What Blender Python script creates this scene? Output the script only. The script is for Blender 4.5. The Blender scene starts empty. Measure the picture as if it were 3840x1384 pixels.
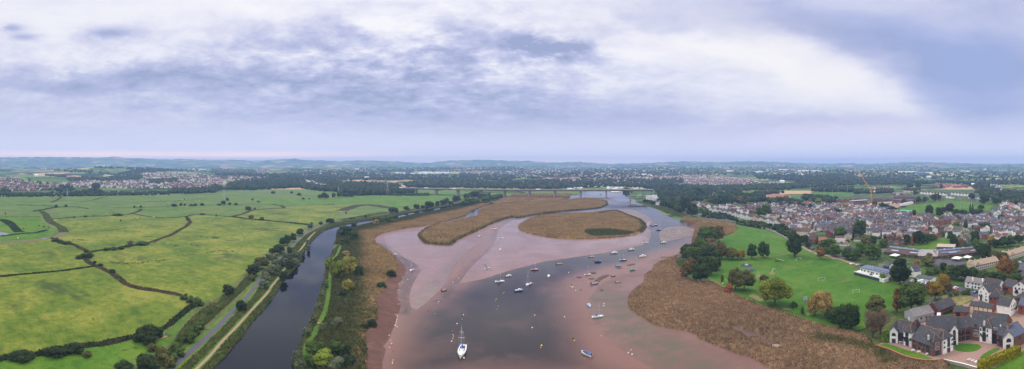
import bpy, bmesh, math, random
import numpy as np
from mathutils import Vector, Matrix
from mathutils.geometry import delaunay_2d_cdt, tessellate_polygon
random.seed(7); RNG = np.random.default_rng(7)
S = bpy.context.scene; COL = S.collection
# ---------------------------------------------------------------- camera (a level cylindrical drone panorama)
CH, FX, V0, U0 = 90.0, 1467.0, 622.0, 1920.0
cd = bpy.data.cameras.new('camera'); cam = bpy.data.objects.new('camera', cd); COL.objects.link(cam)
cd.type = 'PANO'; cd.panorama_type = 'CENTRAL_CYLINDRICAL'
cd.central_cylindrical_range_u_min = -U0/FX; cd.central_cylindrical_range_u_max = U0/FX
cd.central_cylindrical_range_v_min = -(1384-V0)/FX; cd.central_cylindrical_range_v_max = V0/FX
cd.central_cylindrical_radius = 1; cd.clip_start = 0.5; cd.clip_end = 60000
cam.location = (0, 0, CH); cam.rotation_euler = (math.pi/2, 0, 0); S.camera = cam
S.render.engine = 'CYCLES'
S.view_settings.view_transform = 'Standard'; S.view_settings.look = 'None'; S.view_settings.exposure = 0.12; S.view_settings.gamma = 1
try:
    S.cycles.max_bounces = 5; S.cycles.volume_bounces = 2; S.cycles.transparent_max_bounces = 6
    S.cycles.use_denoising = True
except Exception: pass
# ---------------------------------------------------------------- node helper
class NT:
    def __init__(s, nt): s.t = nt; s.n = nt.nodes; s.l = nt.links
    def new(s, k, **kw):
        n = s.n.new(k)
        for a, b in kw.items(): setattr(n, a, b)
        return n
    def put(s, sock, v):
        if isinstance(v, bpy.types.NodeSocket): s.l.new(v, sock)
        elif v is not None:
            if hasattr(sock.default_value, '__len__') and not hasattr(v, '__len__'): v = (v,)*len(sock.default_value)
            if hasattr(sock.default_value, '__len__') and len(sock.default_value) == 4 and len(v) == 3: v = tuple(v)+(1,)
            sock.default_value = v
    def m(s, op, a, b=None, c=None, clamp=False):
        n = s.new('ShaderNodeMath', operation=op); n.use_clamp = clamp
        s.put(n.inputs[0], a); s.put(n.inputs[1], b)
        if c is not None: s.put(n.inputs[2], c)
        return n.outputs[0]
    def vm(s, op, a, b=None, out=0):
        n = s.new('ShaderNodeVectorMath', operation=op); s.put(n.inputs[0], a); s.put(n.inputs[1], b); return n.outputs[out]
    def mix(s, f, a, b, mode='MIX'):
        n = s.new('ShaderNodeMix', data_type='RGBA', blend_type=mode); n.clamp_factor = True
        s.put(n.inputs[0], f); s.put(n.inputs[6], a); s.put(n.inputs[7], b); return n.outputs[2]
    def ss(s, v, lo, hi, a=0.0, b=1.0):
        n = s.new('ShaderNodeMapRange', interpolation_type='SMOOTHSTEP'); s.put(n.inputs[0], v)
        n.inputs[1].default_value = lo; n.inputs[2].default_value = hi; n.inputs[3].default_value = a; n.inputs[4].default_value = b
        return n.outputs[0]
    def noise(s, vec, scale, detail=4, rough=.55, dist=0.0, col=False):
        n = s.new('ShaderNodeTexNoise'); s.put(n.inputs['Vector'], vec); n.inputs['Scale'].default_value = scale
        n.inputs['Detail'].default_value = detail; n.inputs['Roughness'].default_value = rough; n.inputs['Distortion'].default_value = dist
        return n.outputs[1 if col else 0]
    def comb(s, x, y, z=0.0):
        n = s.new('ShaderNodeCombineXYZ'); s.put(n.inputs[0], x); s.put(n.inputs[1], y); s.put(n.inputs[2], z); return n.outputs[0]
# ---------------------------------------------------------------- world: sky light under a mauve evening cloud deck
HAZE = 1.4e-4
SUN_EL, SUN_AZ = 48.0, -18.0     # the sun stands ahead, a little to the left, behind the cloud
W = bpy.data.worlds.new('World'); S.world = W; W.use_nodes = True
N = NT(W.node_tree); N.n.clear()
sky = N.new('ShaderNodeTexSky', sky_type='NISHITA'); sky.sun_disc = False
sky.sun_elevation = math.radians(SUN_EL); sky.sun_rotation = math.radians(SUN_AZ)
geo = N.new('ShaderNodeTexCoord'); D = geo.outputs['Generated']
sp = N.new('ShaderNodeSeparateXYZ'); N.put(sp.inputs[0], D); dx, dy, dz = sp.outputs
az = N.m('ARCTAN2', dx, dy)
el = N.m('DIVIDE', dz, N.m('MAXIMUM', N.m('SQRT', N.m('ADD', N.m('MULTIPLY', dx, dx), N.m('MULTIPLY', dy, dy))), 0.02))
iz = N.m('DIVIDE', 1.0, N.m('ADD', N.m('MAXIMUM', dz, 0.0), 0.13))
P = N.comb(N.m('MULTIPLY', dx, iz), N.m('MULTIPLY', dy, iz), 0.0)
nA = N.noise(P, 2.1, 8, .6, .3)                       # clumps of altocumulus seen in perspective
nB = N.noise(N.comb(N.m('MULTIPLY', az, 1.0), N.m('MULTIPLY', el, 5.5), 3.0), 1.7, 7, .55, .3)     # long flat streaks
nC = N.noise(P, 5.0, 9, .68, .25)
wob = N.noise(N.comb(N.m('MULTIPLY', az, 1.0), N.m('MULTIPLY', el, 2.2), 9.0), 2.6, 5, .6, 0.0, True)
ws = N.new('ShaderNodeSeparateColor'); N.put(ws.inputs[0], wob)
azw = N.m('ADD', az, N.m('MULTIPLY', N.m('SUBTRACT', ws.outputs[0], .5), .34))
elw = N.m('ADD', el, N.m('MULTIPLY', N.m('SUBTRACT', ws.outputs[1], .5), .17))
def blob(x, y, sx, sy, rot=0.0, amp=1.0, A=None, B=None):
    """soft patch centred on a direction (x, y: degrees-free tangents), sx/sy half widths"""
    A = A or azw; B = B or elw
    a = N.m('SUBTRACT', A, (x-1288)/984); b = N.m('SUBTRACT', B, (417-y)/984)
    c, s_ = math.cos(rot), math.sin(rot)
    p = N.m('DIVIDE', N.m('ADD', N.m('MULTIPLY', a, c), N.m('MULTIPLY', b, s_)), sx/984)
    q = N.m('DIVIDE', N.m('SUBTRACT', N.m('MULTIPLY', b, c), N.m('MULTIPLY', a, s_)), sy/984)
    r = N.m('ADD', N.m('MULTIPLY', p, p), N.m('MULTIPLY', q, q))
    return N.m('MULTIPLY', N.m('EXPONENT', N.m('MULTIPLY', r, -1.0)), amp)
def add(*a):
    r = a[0]
    for x in a[1:]: r = N.m('ADD', r, x)
    return r
dark = add(0.30,
    blob(280, 185, 420, 32, 0, .42), blob(120, 195, 200, 26, 0, .15), blob(640, 200, 260, 42, 0, .28), blob(350, 275, 560, 60, 0, .24),
    blob(300, 345, 900, 40, 0, .25), blob(1050, 170, 330, 90, 0, .33), blob(1150, 280, 420, 70, 0, .33), blob(840, 90, 120, 36, 0, .26),
    blob(1210, 105, 90, 40, 0, .30), blob(1500, 330, 520, 50, 0, .30), blob(2000, 318, 480, 22, .05, .25), blob(270, 85, 90, 24, 0, .18),
    blob(650, 118, 90, 22, 0, .28), blob(2450, 240, 260, 190, 0, .40), blob(2250, 110, 420, 55, -.25, .42), blob(2500, 120, 200, 200, 0, .2),
    blob(1830, 60, 380, 40, -.12, .16), blob(600, 20, 700, 55, 0, -.22), blob(1440, 40, 160, 50, 0, .05),
    blob(1560, 115, 200, 26, -.1, -.22), blob(1850, 140, 300, 20, -.30, -.30), blob(2200, 235, 200, 34, -.5, -.26), blob(1850, 240, 400, 60, 0, -.10),
    blob(1080, 40, 180, 40, 0, -.12), blob(50, 70, 300, 60, 0, -.10))
crisp = add(blob(1330, 108, 46, 22, 0, .95, az, el), blob(1442, 119, 66, 19, 0, 1.0, az, el), blob(1400, 148, 100, 12, 0, .5, az, el), blob(30, 70, 34, 10, 0, .6, az, el), blob(60, 92, 40, 10, 0, .5, az, el), blob(275, 84, 70, 16, 0, .5, az, el))
maskc = add(blob(1080, 150, 480, 150, 0, 1.0, az, el), blob(400, 180, 600, 90, 0, .45, az, el), .16)
clump = N.m('MULTIPLY', N.m('SUBTRACT', nA, .5), N.m('MULTIPLY', maskc, 1.5))
fine = N.m('MULTIPLY', N.m('SUBTRACT', nC, .5), N.m('MULTIPLY', maskc, 1.6))
streak = N.m('MULTIPLY', N.m('SUBTRACT', nB, .5), .55)
dk = add(dark, clump, fine, streak, N.m('MULTIPLY', crisp, N.ss(nC, .25, .55)))
rp = N.new('ShaderNodeValToRGB'); N.put(rp.inputs[0], dk); e = rp.color_ramp.elements
e[0].position = 0.0; e[0].color = (.93, .92, .93, 1); e[1].position = 1.0; e[1].color = (.32, .36, .56, 1)
for p, c in ((.22, (.82, .81, .89)), (.42, (.66, .66, .81)), (.65, (.49, .51, .72))):
    q = e.new(p); q.color = c+(1,)
blue = add(blob(2480, 230, 250, 190, 0, .42), blob(2300, 90, 300, 60, -.3, .3), blob(1288, 372, 1700, 48, 0, .35, az, el), blob(300, 350, 700, 24, 0, .2))
cl = N.mix(blue, rp.outputs[0], (.36, .46, .79))
cl = N.mix(N.ss(el, .0, .15, 1.0, 0.0), cl, (.98, .90, 1.02))
glow = N.m('MULTIPLY', blob(280, 391, 560, 10, 0, 1.3, az, el), N.ss(nB, .38, .55, .6, 1.0))
glow = add(glow, blob(1500, 405, 700, 14, 0, .35, az, el), blob(2100, 330, 300, 22, 0, .06))
cream = add(blob(2060, 200, 300, 60, -.4, .55), blob(1700, 120, 260, 40, -.2, .3))
cl = N.mix(cream, cl, (.98, .93, .90))
cl = N.mix(glow, cl, (2.1, 1.35, 1.08))
lp = N.mix(N.ss(dz, -.02, .0), (.16, .17, .2), cl)
zen = N.mix(N.ss(dz, .42, .72), lp, (1.75, 1.68, 1.62))            # unseen overhead sky, brightened to add light on the land
zen = N.mix(N.m('MULTIPLY', N.ss(dy, .0, -.45), N.ss(dz, .02, .2)), zen, (1.5, 1.42, 1.36))   # unseen sky behind the camera, brightened for the same purpose
tot = N.mix(.93, N.mix(1.0, sky.outputs[0], (.10, .10, .10), 'MULTIPLY'), zen)
bg = N.new('ShaderNodeBackground'); N.put(bg.inputs[0], tot); bg.inputs[1].default_value = 1.0
wo = N.new('ShaderNodeOutputWorld'); N.l.new(bg.outputs[0], wo.inputs[0])
try: W.cycles.sampling_method = 'MANUAL'; W.cycles.sample_map_resolution = 512
except Exception: pass
# ---------------------------------------------------------------- sun through cloud
sl = bpy.data.lights.new('sun', 'SUN'); sl.energy = 1.4; sl.angle = math.radians(12); sl.color = (1.0, .93, .86)
so = bpy.data.objects.new('sun', sl); COL.objects.link(so)
sd = Vector((math.sin(math.radians(SUN_AZ))*math.cos(math.radians(SUN_EL)), math.cos(math.radians(SUN_AZ))*math.cos(math.radians(SUN_EL)), math.sin(math.radians(SUN_EL))))
so.rotation_euler = sd.to_track_quat('Z', 'Y').to_euler(); so.location = (0, 0, 400)
# ---------------------------------------------------------------- tagging and mesh helpers
def tag(o, label=None, cat=None, group=None, kind=None):
    if label: o['label'] = label
    if cat: o['category'] = cat
    if group: o['group'] = group
    if kind: o['kind'] = kind
    return o
def link(o, parent=None):
    COL.objects.link(o)
    if parent is not None: o.parent = parent
    return o
def empty(name, loc=(0, 0, 0), rz=0.0):
    o = bpy.data.objects.new(name, None); o.location = loc; o.rotation_euler = (0, 0, rz); o.empty_display_size = .5
    return link(o)
def np_mesh(name, co, faces, mats, mi=None, attrs=None, smooth=False):
    """co (n,3) array; faces: list of (k, array(m,k)) blocks or one array"""
    me = bpy.data.meshes.new(name)
    if isinstance(faces, np.ndarray): faces = [faces]
    nv = len(co); loops = np.concatenate([f.ravel() for f in faces]).astype(np.int32)
    tot_ = np.concatenate([np.full(len(f), f.shape[1], np.int32) for f in faces])
    st = np.concatenate([[0], np.cumsum(tot_)[:-1]]).astype(np.int32)
    me.vertices.add(nv); me.vertices.foreach_set('co', np.asarray(co, np.float32).ravel())
    me.loops.add(len(loops)); me.loops.foreach_set('vertex_index', loops)
    me.polygons.add(len(tot_)); me.polygons.foreach_set('loop_start', st); me.polygons.foreach_set('loop_total', tot_)
    if mi is not None: me.polygons.foreach_set('material_index', np.asarray(mi, np.int32))
    if smooth: me.polygons.foreach_set('use_smooth', np.ones(len(tot_), bool))
    for m in (mats if isinstance(mats, (list, tuple)) else [mats]): me.materials.append(m)
    if attrs:
        for k, v in attrs.items():
            a = me.attributes.new(k, 'FLOAT', 'POINT'); a.data.foreach_set('value', np.asarray(v, np.float32))
    me.update(calc_edges=True); me.validate()
    return me
def mob(name, me, parent=None, **kw):
    o = bpy.data.objects.new(name, me); link(o, parent); tag(o, **kw); return o
class MB:
    """collects shapes for ONE mesh"""
    def __init__(s): s.v = []; s.f = []; s.m = []
    def add(s, vs, fs, m=0):
        b = len(s.v); s.v += [tuple(p) for p in vs]; s.f += [tuple(i+b for i in f) for f in fs]; s.m += [m]*len(fs); return s
    def box(s, x0, x1, y0, y1, z0, z1, m=0):
        return s.add([(x0,y0,z0),(x1,y0,z0),(x1,y1,z0),(x0,y1,z0),(x0,y0,z1),(x1,y0,z1),(x1,y1,z1),(x0,y1,z1)],
                     [(0,3,2,1),(4,5,6,7),(0,1,5,4),(1,2,6,5),(2,3,7,6),(3,0,4,7)], m)
    def prism(s, poly, z0, z1, m=0):
        n = len(poly); a = sum(poly[i][0]*poly[(i+1)%n][1]-poly[(i+1)%n][0]*poly[i][1] for i in range(n))
        if a < 0: poly = poly[::-1]
        vs = [(x, y, z0) for x, y in poly]+[(x, y, z1) for x, y in poly]
        fs = [tuple(range(n-1, -1, -1)), tuple(range(n, 2*n))]+[(i, (i+1)%n, n+(i+1)%n, n+i) for i in range(n)]
        return s.add(vs, fs, m)
    def bar(s, a, b, r, m=0, n=6, r2=None):
        a = Vector(a); b = Vector(b); d = (b-a).normalized(); r2 = r if r2 is None else r2
        u = d.orthogonal().normalized(); w = d.cross(u); vs = []
        for c, rr in ((a, r), (b, r2)):
            for i in range(n):
                t = 2*math.pi*i/n; vs.append(c+u*math.cos(t)*rr+w*math.sin(t)*rr)
        return s.add(vs, [(i, (i+1)%n, n+(i+1)%n, n+i) for i in range(n)]+[tuple(range(n-1, -1, -1)), tuple(range(n, 2*n))], m)
    def lathe(s, prof, n=12, m=0, c=(0, 0, 0)):
        vs = [(c[0]+r*math.cos(2*math.pi*i/n), c[1]+r*math.sin(2*math.pi*i/n), c[2]+z) for r, z in prof for i in range(n)]
        fs = [(k*n+i, k*n+(i+1)%n, (k+1)*n+(i+1)%n, (k+1)*n+i) for k in range(len(prof)-1) for i in range(n)]
        return s.add(vs, fs+[tuple(range(n-1, -1, -1)), tuple(range((len(prof)-1)*n, len(prof)*n))], m)
    def loft(s, secs, m=0, cap=True):
        n = len(secs[0]); vs = [p for q in secs for p in q]
        fs = [(k*n+i, k*n+(i+1)%n, (k+1)*n+(i+1)%n, (k+1)*n+i) for k in range(len(secs)-1) for i in range(n)]
        if cap: fs += [tuple(range(n-1, -1, -1)), tuple(range((len(secs)-1)*n, len(secs)*n))]
        return s.add(vs, fs, m)
    def mesh(s, name, mats):
        me = bpy.data.meshes.new(name); me.from_pydata(s.v, [], s.f)
        for m in (mats if isinstance(mats, (list, tuple)) else [mats]): me.materials.append(m)
        me.polygons.foreach_set('material_index', s.m); me.update()
        bm = bmesh.new(); bm.from_mesh(me); bmesh.ops.recalc_face_normals(bm, faces=bm.faces); bm.to_mesh(me); bm.free()
        return me
    def build(s, name, mats, parent=None, **kw): return mob(name, s.mesh(name, mats), parent, **kw)
def copy_tree(o, parent=None):
    c = o.copy(); COL.objects.link(c); c.parent = parent
    for ch in KIDS.get(o.name, o.children): copy_tree(ch, c)
    return c
KIDS = {}
ORD = 'first second third fourth fifth sixth seventh eighth ninth tenth eleventh twelfth thirteenth fourteenth fifteenth sixteenth seventeenth eighteenth nineteenth twentieth'.split()
def ordn(i):
    if i < 20: return ORD[i]
    t = ['twenty', 'thirty', 'forty', 'fifty', 'sixty', 'seventy', 'eighty', 'ninety'][(i+1)//10-2]
    r = (i+1) % 10
    return t[:-1]+'ieth' if r == 0 else t+'-'+ORD[r-1]
# ---------------------------------------------------------------- terrain height and un-projection from traced photo points to the ground
def sm(x, a, b):
    t = np.clip((x-a)/(b-a), 0, 1); return t*t*(3-2*t)
SKY = [(-200,590),(0,590),(100,589),(180,589),(310,590),(380,591),(420,587.5),(450,589),(466,594),(510,593),(555,595.5),(640,599),(675,595.5),(750,600),(820,601),(890,599),(950,603.5),(1015,600),(1060,597),(1106,594.7),(1150,601),(1215,602),(1280,605),(1340,601),(1460,604),(1570,610),(1605,611),(1680,602),(1808,599),(1920,603),(1980,603),(2080,610),(2164,606.7),(2284,615),(2340,613),(2430,611),(2475,609),(2560,605),(2715,608),(2770,604.5),(2915,606.7),(3000,612),(3115,614),(3200,611),(3245,615),(3340,611),(3400,607),(3490,609),(3600,611),(3690,615),(3780,614),(4040,613)]
_sx = np.array([p[0] for p in SKY]); _sy = np.array([p[1] for p in SKY])
def hills(a, d):
    """rolling noise in world metres: a azimuth, d distance"""
    x = d*np.sin(a); y = d*np.cos(a)
    n = np.sin(x/610+1.3*np.sin(y/830))*np.cos(y/540+1.1*np.sin(x/700+2))+.5*np.sin(x/270+y/330+1)*np.cos(y/240-x/410)
    return n
def terr(x, y):
    x = np.asarray(x, float); y = np.asarray(y, float)
    d = np.hypot(x, y); a = np.arctan2(x, y)
    base = np.interp(d, [0, 1500, 2000, 3000, 4500, 6500, 8200, 12000], [0, 0, 7, 26, 45, 55, 60, 40])
    base = base + hills(a, d)*np.interp(d, [0, 1700, 2600, 4000, 6000, 7500, 9000], [0, 0, 9, 19, 30, 24, 0])
    base = base + 16*np.exp(-((a+1.22)/.12)**2-((d-2300)/380)**2) + 60*np.exp(-((a+1.02)/.17)**2-((d-3600)/620)**2)
    sk = np.interp(a*FX+U0, _sx, _sy); rz = CH+(V0-sk)/FX*9000
    w = sm(d, 7000, 9000)*(1-sm(d, 9050, 11500))
    bump = 5*np.sin(a*190)+3*np.sin(a*431+2)
    return base*(1-w)+(rz+bump)*w
def ray(u, v): 
    a = (u-U0)/FX; return a, -(v-V0)/FX
def G(u, v, z=None):
    """ground point seen at photo pixel (u, v); z gives another height plane"""
    a, t = ray(u, v)
    if z is not None or v > 722:
        z = z or 0.0
        d = (CH-z)/max(-t, 1e-4); return Vector((d*math.sin(a), d*math.cos(a), z))
    ds = np.geomspace(1250, 11000, 700); h = terr(ds*math.sin(a), ds*math.cos(a)); r = CH+t*ds
    k = np.argmax(h >= r)
    if h[k] < r[k]: k = len(ds)-1
    if k > 0:
        g0, g1 = r[k-1]-h[k-1], r[k]-h[k]; f = g0/(g0-g1+1e-9); d = ds[k-1]+(ds[k]-ds[k-1])*f
    else: d = ds[0]
    x, y = d*math.sin(a), d*math.cos(a); return Vector((x, y, float(terr(x, y))))
K = 2.2531
def T(i, *p): return [(640*i+x/K, 560+y/K) for x, y in p]
def B(i, *p): return [(640*i+x/K, 972+y/K) for x, y in p]
def L(i, *p): return [(1280*i+x/1.3414, 692+y/1.3414) for x, y in p]
def FC(*p): return [(x*1.4907, y*1.4914) for x, y in p]
def chain(pts, n=None, closed=False, step=14, smooth=True):
    """Catmull-Rom through traced pixels, then on to the ground"""
    q = []; m = len(pts)
    rng = range(m if closed else m-1)
    for i in rng:
        p0 = pts[(i-1) % m] if closed or i > 0 else pts[0]; p1 = pts[i]; p2 = pts[(i+1) % m]
        p3 = pts[(i+2) % m] if closed or i+2 < m else pts[-1]
        k = max(1, int(math.hypot(p2[0]-p1[0], p2[1]-p1[1])/step))
        for j in range(k):
            t = j/k
            if smooth:
                f = lambda a, b, c, d: .5*(2*b+(c-a)*t+(2*a-5*b+4*c-d)*t*t+(3*b-a-3*c+d)*t**3)
                q.append((f(p0[0], p1[0], p2[0], p3[0]), f(p0[1], p1[1], p2[1], p3[1])))
            else: q.append((p1[0]+(p2[0]-p1[0])*t, p1[1]+(p2[1]-p1[1])*t))
    if not closed: q.append(pts[-1])
    return [G(u, v) for u, v in q]
def inside(px, py, poly):
    P_ = np.array([(p[0], p[1]) for p in poly]); r = np.zeros(px.shape, bool); n = len(P_)
    for i in range(n):
        x0, y0 = P_[i]; x1, y1 = P_[(i+1) % n]
        if y0 == y1: continue
        c = ((y0 > py) != (y1 > py)) & (px < (x1-x0)*(py-y0)/(y1-y0)+x0); r ^= c
    return r
def edist(px, py, poly, closed=True):
    P_ = np.array([(p[0], p[1]) for p in poly]); best = np.full(px.shape, 1e9); n = len(P_)
    for i in range(n if closed else n-1):
        a = P_[i]; b = P_[(i+1) % n]; ab = b-a; L2 = (ab**2).sum()+1e-9
        t = np.clip(((px-a[0])*ab[0]+(py-a[1])*ab[1])/L2, 0, 1)
        best = np.minimum(best, np.hypot(px-a[0]-t*ab[0], py-a[1]-t*ab[1]))
    return best
def vnoise(x, y, s, seed=0):
    """smooth value noise"""
    r = np.random.default_rng(seed+1234).random((64, 64)); x = np.asarray(x)/s; y = np.asarray(y)/s
    xi = np.floor(x).astype(int); yi = np.floor(y).astype(int); fx = x-xi; fy = y-yi
    fx = fx*fx*(3-2*fx); fy = fy*fy*(3-2*fy); g = lambda i, j: r[i & 63, j & 63]
    return (g(xi, yi)*(1-fx)+g(xi+1, yi)*fx)*(1-fy)+(g(xi, yi+1)*(1-fx)+g(xi+1, yi+1)*fx)*fy
def fbm(x, y, s, seed=0, o=4):
    t = 0; a = .5; w = 0
    for k in range(o): t = t+a*vnoise(x, y, s/2**k, seed+k*7); w += a; a *= .55
    return t/w
# ---------------------------------------------------------------- materials
def mat_base(name, rough=.8, spec=.3):
    m = bpy.data.materials.new(name); m.use_nodes = True; n = NT(m.node_tree); b = n.n['Principled BSDF']
    b.inputs['Roughness'].default_value = rough; b.inputs['Specular IOR Level'].default_value = spec
    return m, n, b
def pos(n): return n.new('ShaderNodeNewGeometry').outputs['Position']
def bump(n, b, h, strength=.5, dist=.1):
    q = n.new('ShaderNodeBump'); q.inputs['Strength'].default_value = strength; q.inputs['Distance'].default_value = dist
    n.put(q.inputs['Height'], h); n.l.new(q.outputs[0], b.inputs['Normal'])
def surf(name, col, var=.2, scale=1.0, rough=.8, col2=None, s2=None, bmp=0, tint=False, metal=0.0, spec=.3, objc=False):
    m, n, b = mat_base(name, rough, spec); b.inputs['Metallic'].default_value = metal
    p = n.new('ShaderNodeTexCoord').outputs['Object'] if objc else pos(n)
    a = n.noise(p, scale, 5, .6)
    lo = tuple(c*(1-var) for c in col); hi = tuple(c*(1+var) for c in col)
    c = n.mix(n.ss(a, .3, .7), lo, hi)
    if col2: c = n.mix(n.ss(n.noise(p, s2 or scale*.3, 4, .6), .45, .62), c, col2)
    if tint:
        oi = n.new('ShaderNodeObjectInfo'); c = n.mix(1.0, c, oi.outputs['Color'], 'MULTIPLY')
    n.put(b.inputs['Base Color'], c)
    if bmp: bump(n, b, a, bmp, .3/scale)
    return m
M = {}
# ================================================================ THE SETTING
def grassmat(name, cols, s=.02, fine=1.3, bm=.6, patch=None, ps=.03, tus=.33, tum=.75):
    """cols: dark, mid, light; mottled at three scales in world metres"""
    m, n, b = mat_base(name, .85, .15); p = pos(n)
    fl = n.vm('MULTIPLY', p, (1.0, 1.0, 0.0))
    a = n.noise(fl, s, 5, .6, .3); c = n.noise(fl, s*7, 6, .65, .2); f = n.noise(fl, fine, 5, .7)
    v = n.m('ADD', n.m('ADD', n.m('MULTIPLY', a, .9), n.m('MULTIPLY', c, .75)), n.m('MULTIPLY', f, .95))
    v = n.m('MULTIPLY', v, .385)
    r = n.new('ShaderNodeValToRGB'); n.put(r.inputs[0], v); e = r.color_ramp.elements
    e[0].position = .425; e[0].color = cols[0]+(1,); e[1].position = .575; e[1].color = cols[2]+(1,); q = e.new(.5); q.color = cols[1]+(1,)
    out = r.outputs[0]
    if patch: out = n.mix(n.m('MULTIPLY', n.ss(n.noise(n.vm('MULTIPLY', fl, (1.0, 1.7, 0)), ps, 5, .62, .4), .56, .68), n.ss(f, .3, .6, .4, 1.0)), out, patch)
    tu = n.noise(n.vm('MULTIPLY', fl, (1.0, 1.0, 0)), tus, 3, .6, .6)
    out = n.mix(n.m('MULTIPLY', n.ss(tu, .60, .70), n.ss(a, .4, .6, tum*.3, tum)), out, tuple(x*.42 for x in cols[0]))
    n.put(b.inputs['Base Color'], out); bump(n, b, f, bm, .25)
    return m
M['pasture'] = grassmat('pasture', [(.042,.092,.006), (.112,.158,.012), (.220,.218,.036)], patch=(.045,.068,.014), ps=.017)
M['pasture_far'] = grassmat('pasture_far', [(.045,.100,.015), (.082,.145,.022), (.130,.170,.042)], patch=(.13,.14,.06), ps=.012)
M['lush'] = grassmat('lush', [(.036,.100,.006), (.068,.155,.009), (.115,.185,.018)], s=.03)
M['lawn'] = grassmat('lawn', [(.034,.105,.007), (.055,.145,.010), (.092,.170,.022)], s=.018, fine=.8, bm=.2, patch=(.115,.155,.035), ps=.028, tum=.25)
M['rough_grass'] = grassmat('rough_grass', [(.05,.07,.018), (.085,.11,.028), (.16,.15,.06)], s=.05)
M['dry_grass'] = grassmat('dry_grass', [(.12,.12,.04), (.20,.18,.07), (.26,.23,.10)], s=.05)
M['soil'] = surf('soil', (.30,.15,.10), .25, .5, .9)
M['tarmac'] = surf('tarmac', (.085,.075,.10), .15, 1.5, .8)
M['path'] = surf('path', (.30,.20,.155), .15, 1.2, .9)
M['paving'] = surf('paving', (.30,.19,.16), .15, 2.0, .8)
def far_ground():
    m, n, b = mat_base('land', .95, .05); p = n.vm('MULTIPLY', pos(n), (1.0, 1.0, 0.0))
    w = n.vm('ADD', p, n.vm('MULTIPLY', n.vm('SUBTRACT', n.noise(p, .004, 3, .5, 0, True), (.5, .5, .5)), (90, 90, 0)))
    v = n.new('ShaderNodeTexVoronoi', feature='F1'); n.put(v.inputs['Vector'], w); v.inputs['Scale'].default_value = .0042; v.inputs['Randomness'].default_value = .85
    s_ = n.new('ShaderNodeSeparateColor'); n.put(s_.inputs[0], v.outputs['Color'])
    r = n.new('ShaderNodeValToRGB'); n.put(r.inputs[0], s_.outputs[0]); r.color_ramp.interpolation = 'CONSTANT'
    e = r.color_ramp.elements; e[0].color = (.09,.17,.04,1); e[1].position = .9; e[1].color = (.50,.34,.20,1)
    for q, c in ((.2, (.14,.22,.06)), (.38, (.07,.12,.04)), (.55, (.22,.27,.08)), (.7, (.12,.18,.05)), (.82, (.40,.36,.17))):
        k = e.new(q); k.color = c+(1,)
    v2 = n.new('ShaderNodeTexVoronoi', feature='DISTANCE_TO_EDGE'); n.put(v2.inputs['Vector'], w); v2.inputs['Scale'].default_value = .0042; v2.inputs['Randomness'].default_value = .85
    c = n.mix(n.ss(v2.outputs[0], .02, .045, 1, 0), r.outputs[0], (.018, .035, .015))
    c = n.mix(n.ss(n.noise(p, .0035, 5, .62), .54, .59), c, (.020,.040,.016))
    c = n.mix(n.ss(n.noise(p, .05, 4, .6), .3, .7, .25, 0), c, (.05, .07, .02))
    n.put(b.inputs['Base Color'], c); return m
M['land'] = far_ground()
# --- ground: one sheet to the horizon
na, nd = 420, 230
aa = np.linspace(-math.pi, math.pi, 900, endpoint=False); dd = np.concatenate([[3], np.geomspace(40, 1400, 26), np.geomspace(1450, 11500, 200)])
A_, D_ = np.meshgrid(aa, dd); X_ = D_*np.sin(A_); Y_ = D_*np.cos(A_); Z_ = terr(X_, Y_)-np.interp(D_, [0, 1300, 1500], [.35, .35, 0])
co = np.stack([X_, Y_, Z_], -1).reshape(-1, 3); nA_, nD_ = len(aa), len(dd)
i = np.arange(nD_-1)[:, None]*nA_; j = np.arange(nA_)[None, :]; j2 = (j+1) % nA_
fq = np.stack([i+j, i+j2, i+nA_+j2, i+nA_+j], -1).reshape(-1, 4)[:, ::-1]
co = np.vstack([co, [[0, 0, -.35]]]); ft = np.stack([np.arange(nA_), (np.arange(nA_)+1) % nA_, np.full(nA_, len(co)-1)], -1)[:, ::-1]
mob('ground', np_mesh('ground', co, [fq, ft], M['land'], smooth=True), kind='structure')

def region(name, poly, z=0.0, sp=None, hf=None, mats=None, attrs=None, jit=.3, smooth=True, make=True):
    """sheet over a world polygon; sp = grid spacing inside; hf(x, y, edge distance) -> height"""
    P2 = [(p[0], p[1]) for p in poly]; n = len(P2); pts = list(P2)
    if sp:
        xs = np.array([p[0] for p in P2]); ys = np.array([p[1] for p in P2])
        gx, gy = np.meshgrid(np.arange(xs.min(), xs.max(), sp), np.arange(ys.min(), ys.max(), sp)); gx = gx.ravel(); gy = gy.ravel()
        r = np.random.default_rng(5); gx = gx+r.uniform(-jit, jit, len(gx))*sp; gy = gy+r.uniform(-jit, jit, len(gy))*sp
        k = inside(gx, gy, P2); gx, gy = gx[k], gy[k]; k = edist(gx, gy, P2) > sp*.45; gx, gy = gx[k], gy[k]
        pts += list(zip(gx.tolist(), gy.tolist()))
    vs, es, fs, *_ = delaunay_2d_cdt([Vector(p) for p in pts], [(i, (i+1) % n) for i in range(n)], [], 1, 1e-4)
    V = np.array([(v.x, v.y) for v in vs]); Fa = np.array([f for f in fs if len(f) == 3])
    zz = np.full(len(V), z) if hf is None else z+hf(V[:, 0], V[:, 1], edist(V[:, 0], V[:, 1], P2))
    # wind up
    a, b_, c = V[Fa[:, 0]], V[Fa[:, 1]], V[Fa[:, 2]]; cr = (b_[:, 0]-a[:, 0])*(c[:, 1]-a[:, 1])-(b_[:, 1]-a[:, 1])*(c[:, 0]-a[:, 0])
    Fa[cr < 0] = Fa[cr < 0][:, ::-1]
    co = np.column_stack([V, zz]); at = {k: f(V[:, 0], V[:, 1]) for k, f in (attrs or {}).items()}
    if not make: return co, Fa, at
    me = np_mesh(name, co, Fa, mats, attrs=at, smooth=smooth)
    return mob(name, me, kind='structure')
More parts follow.
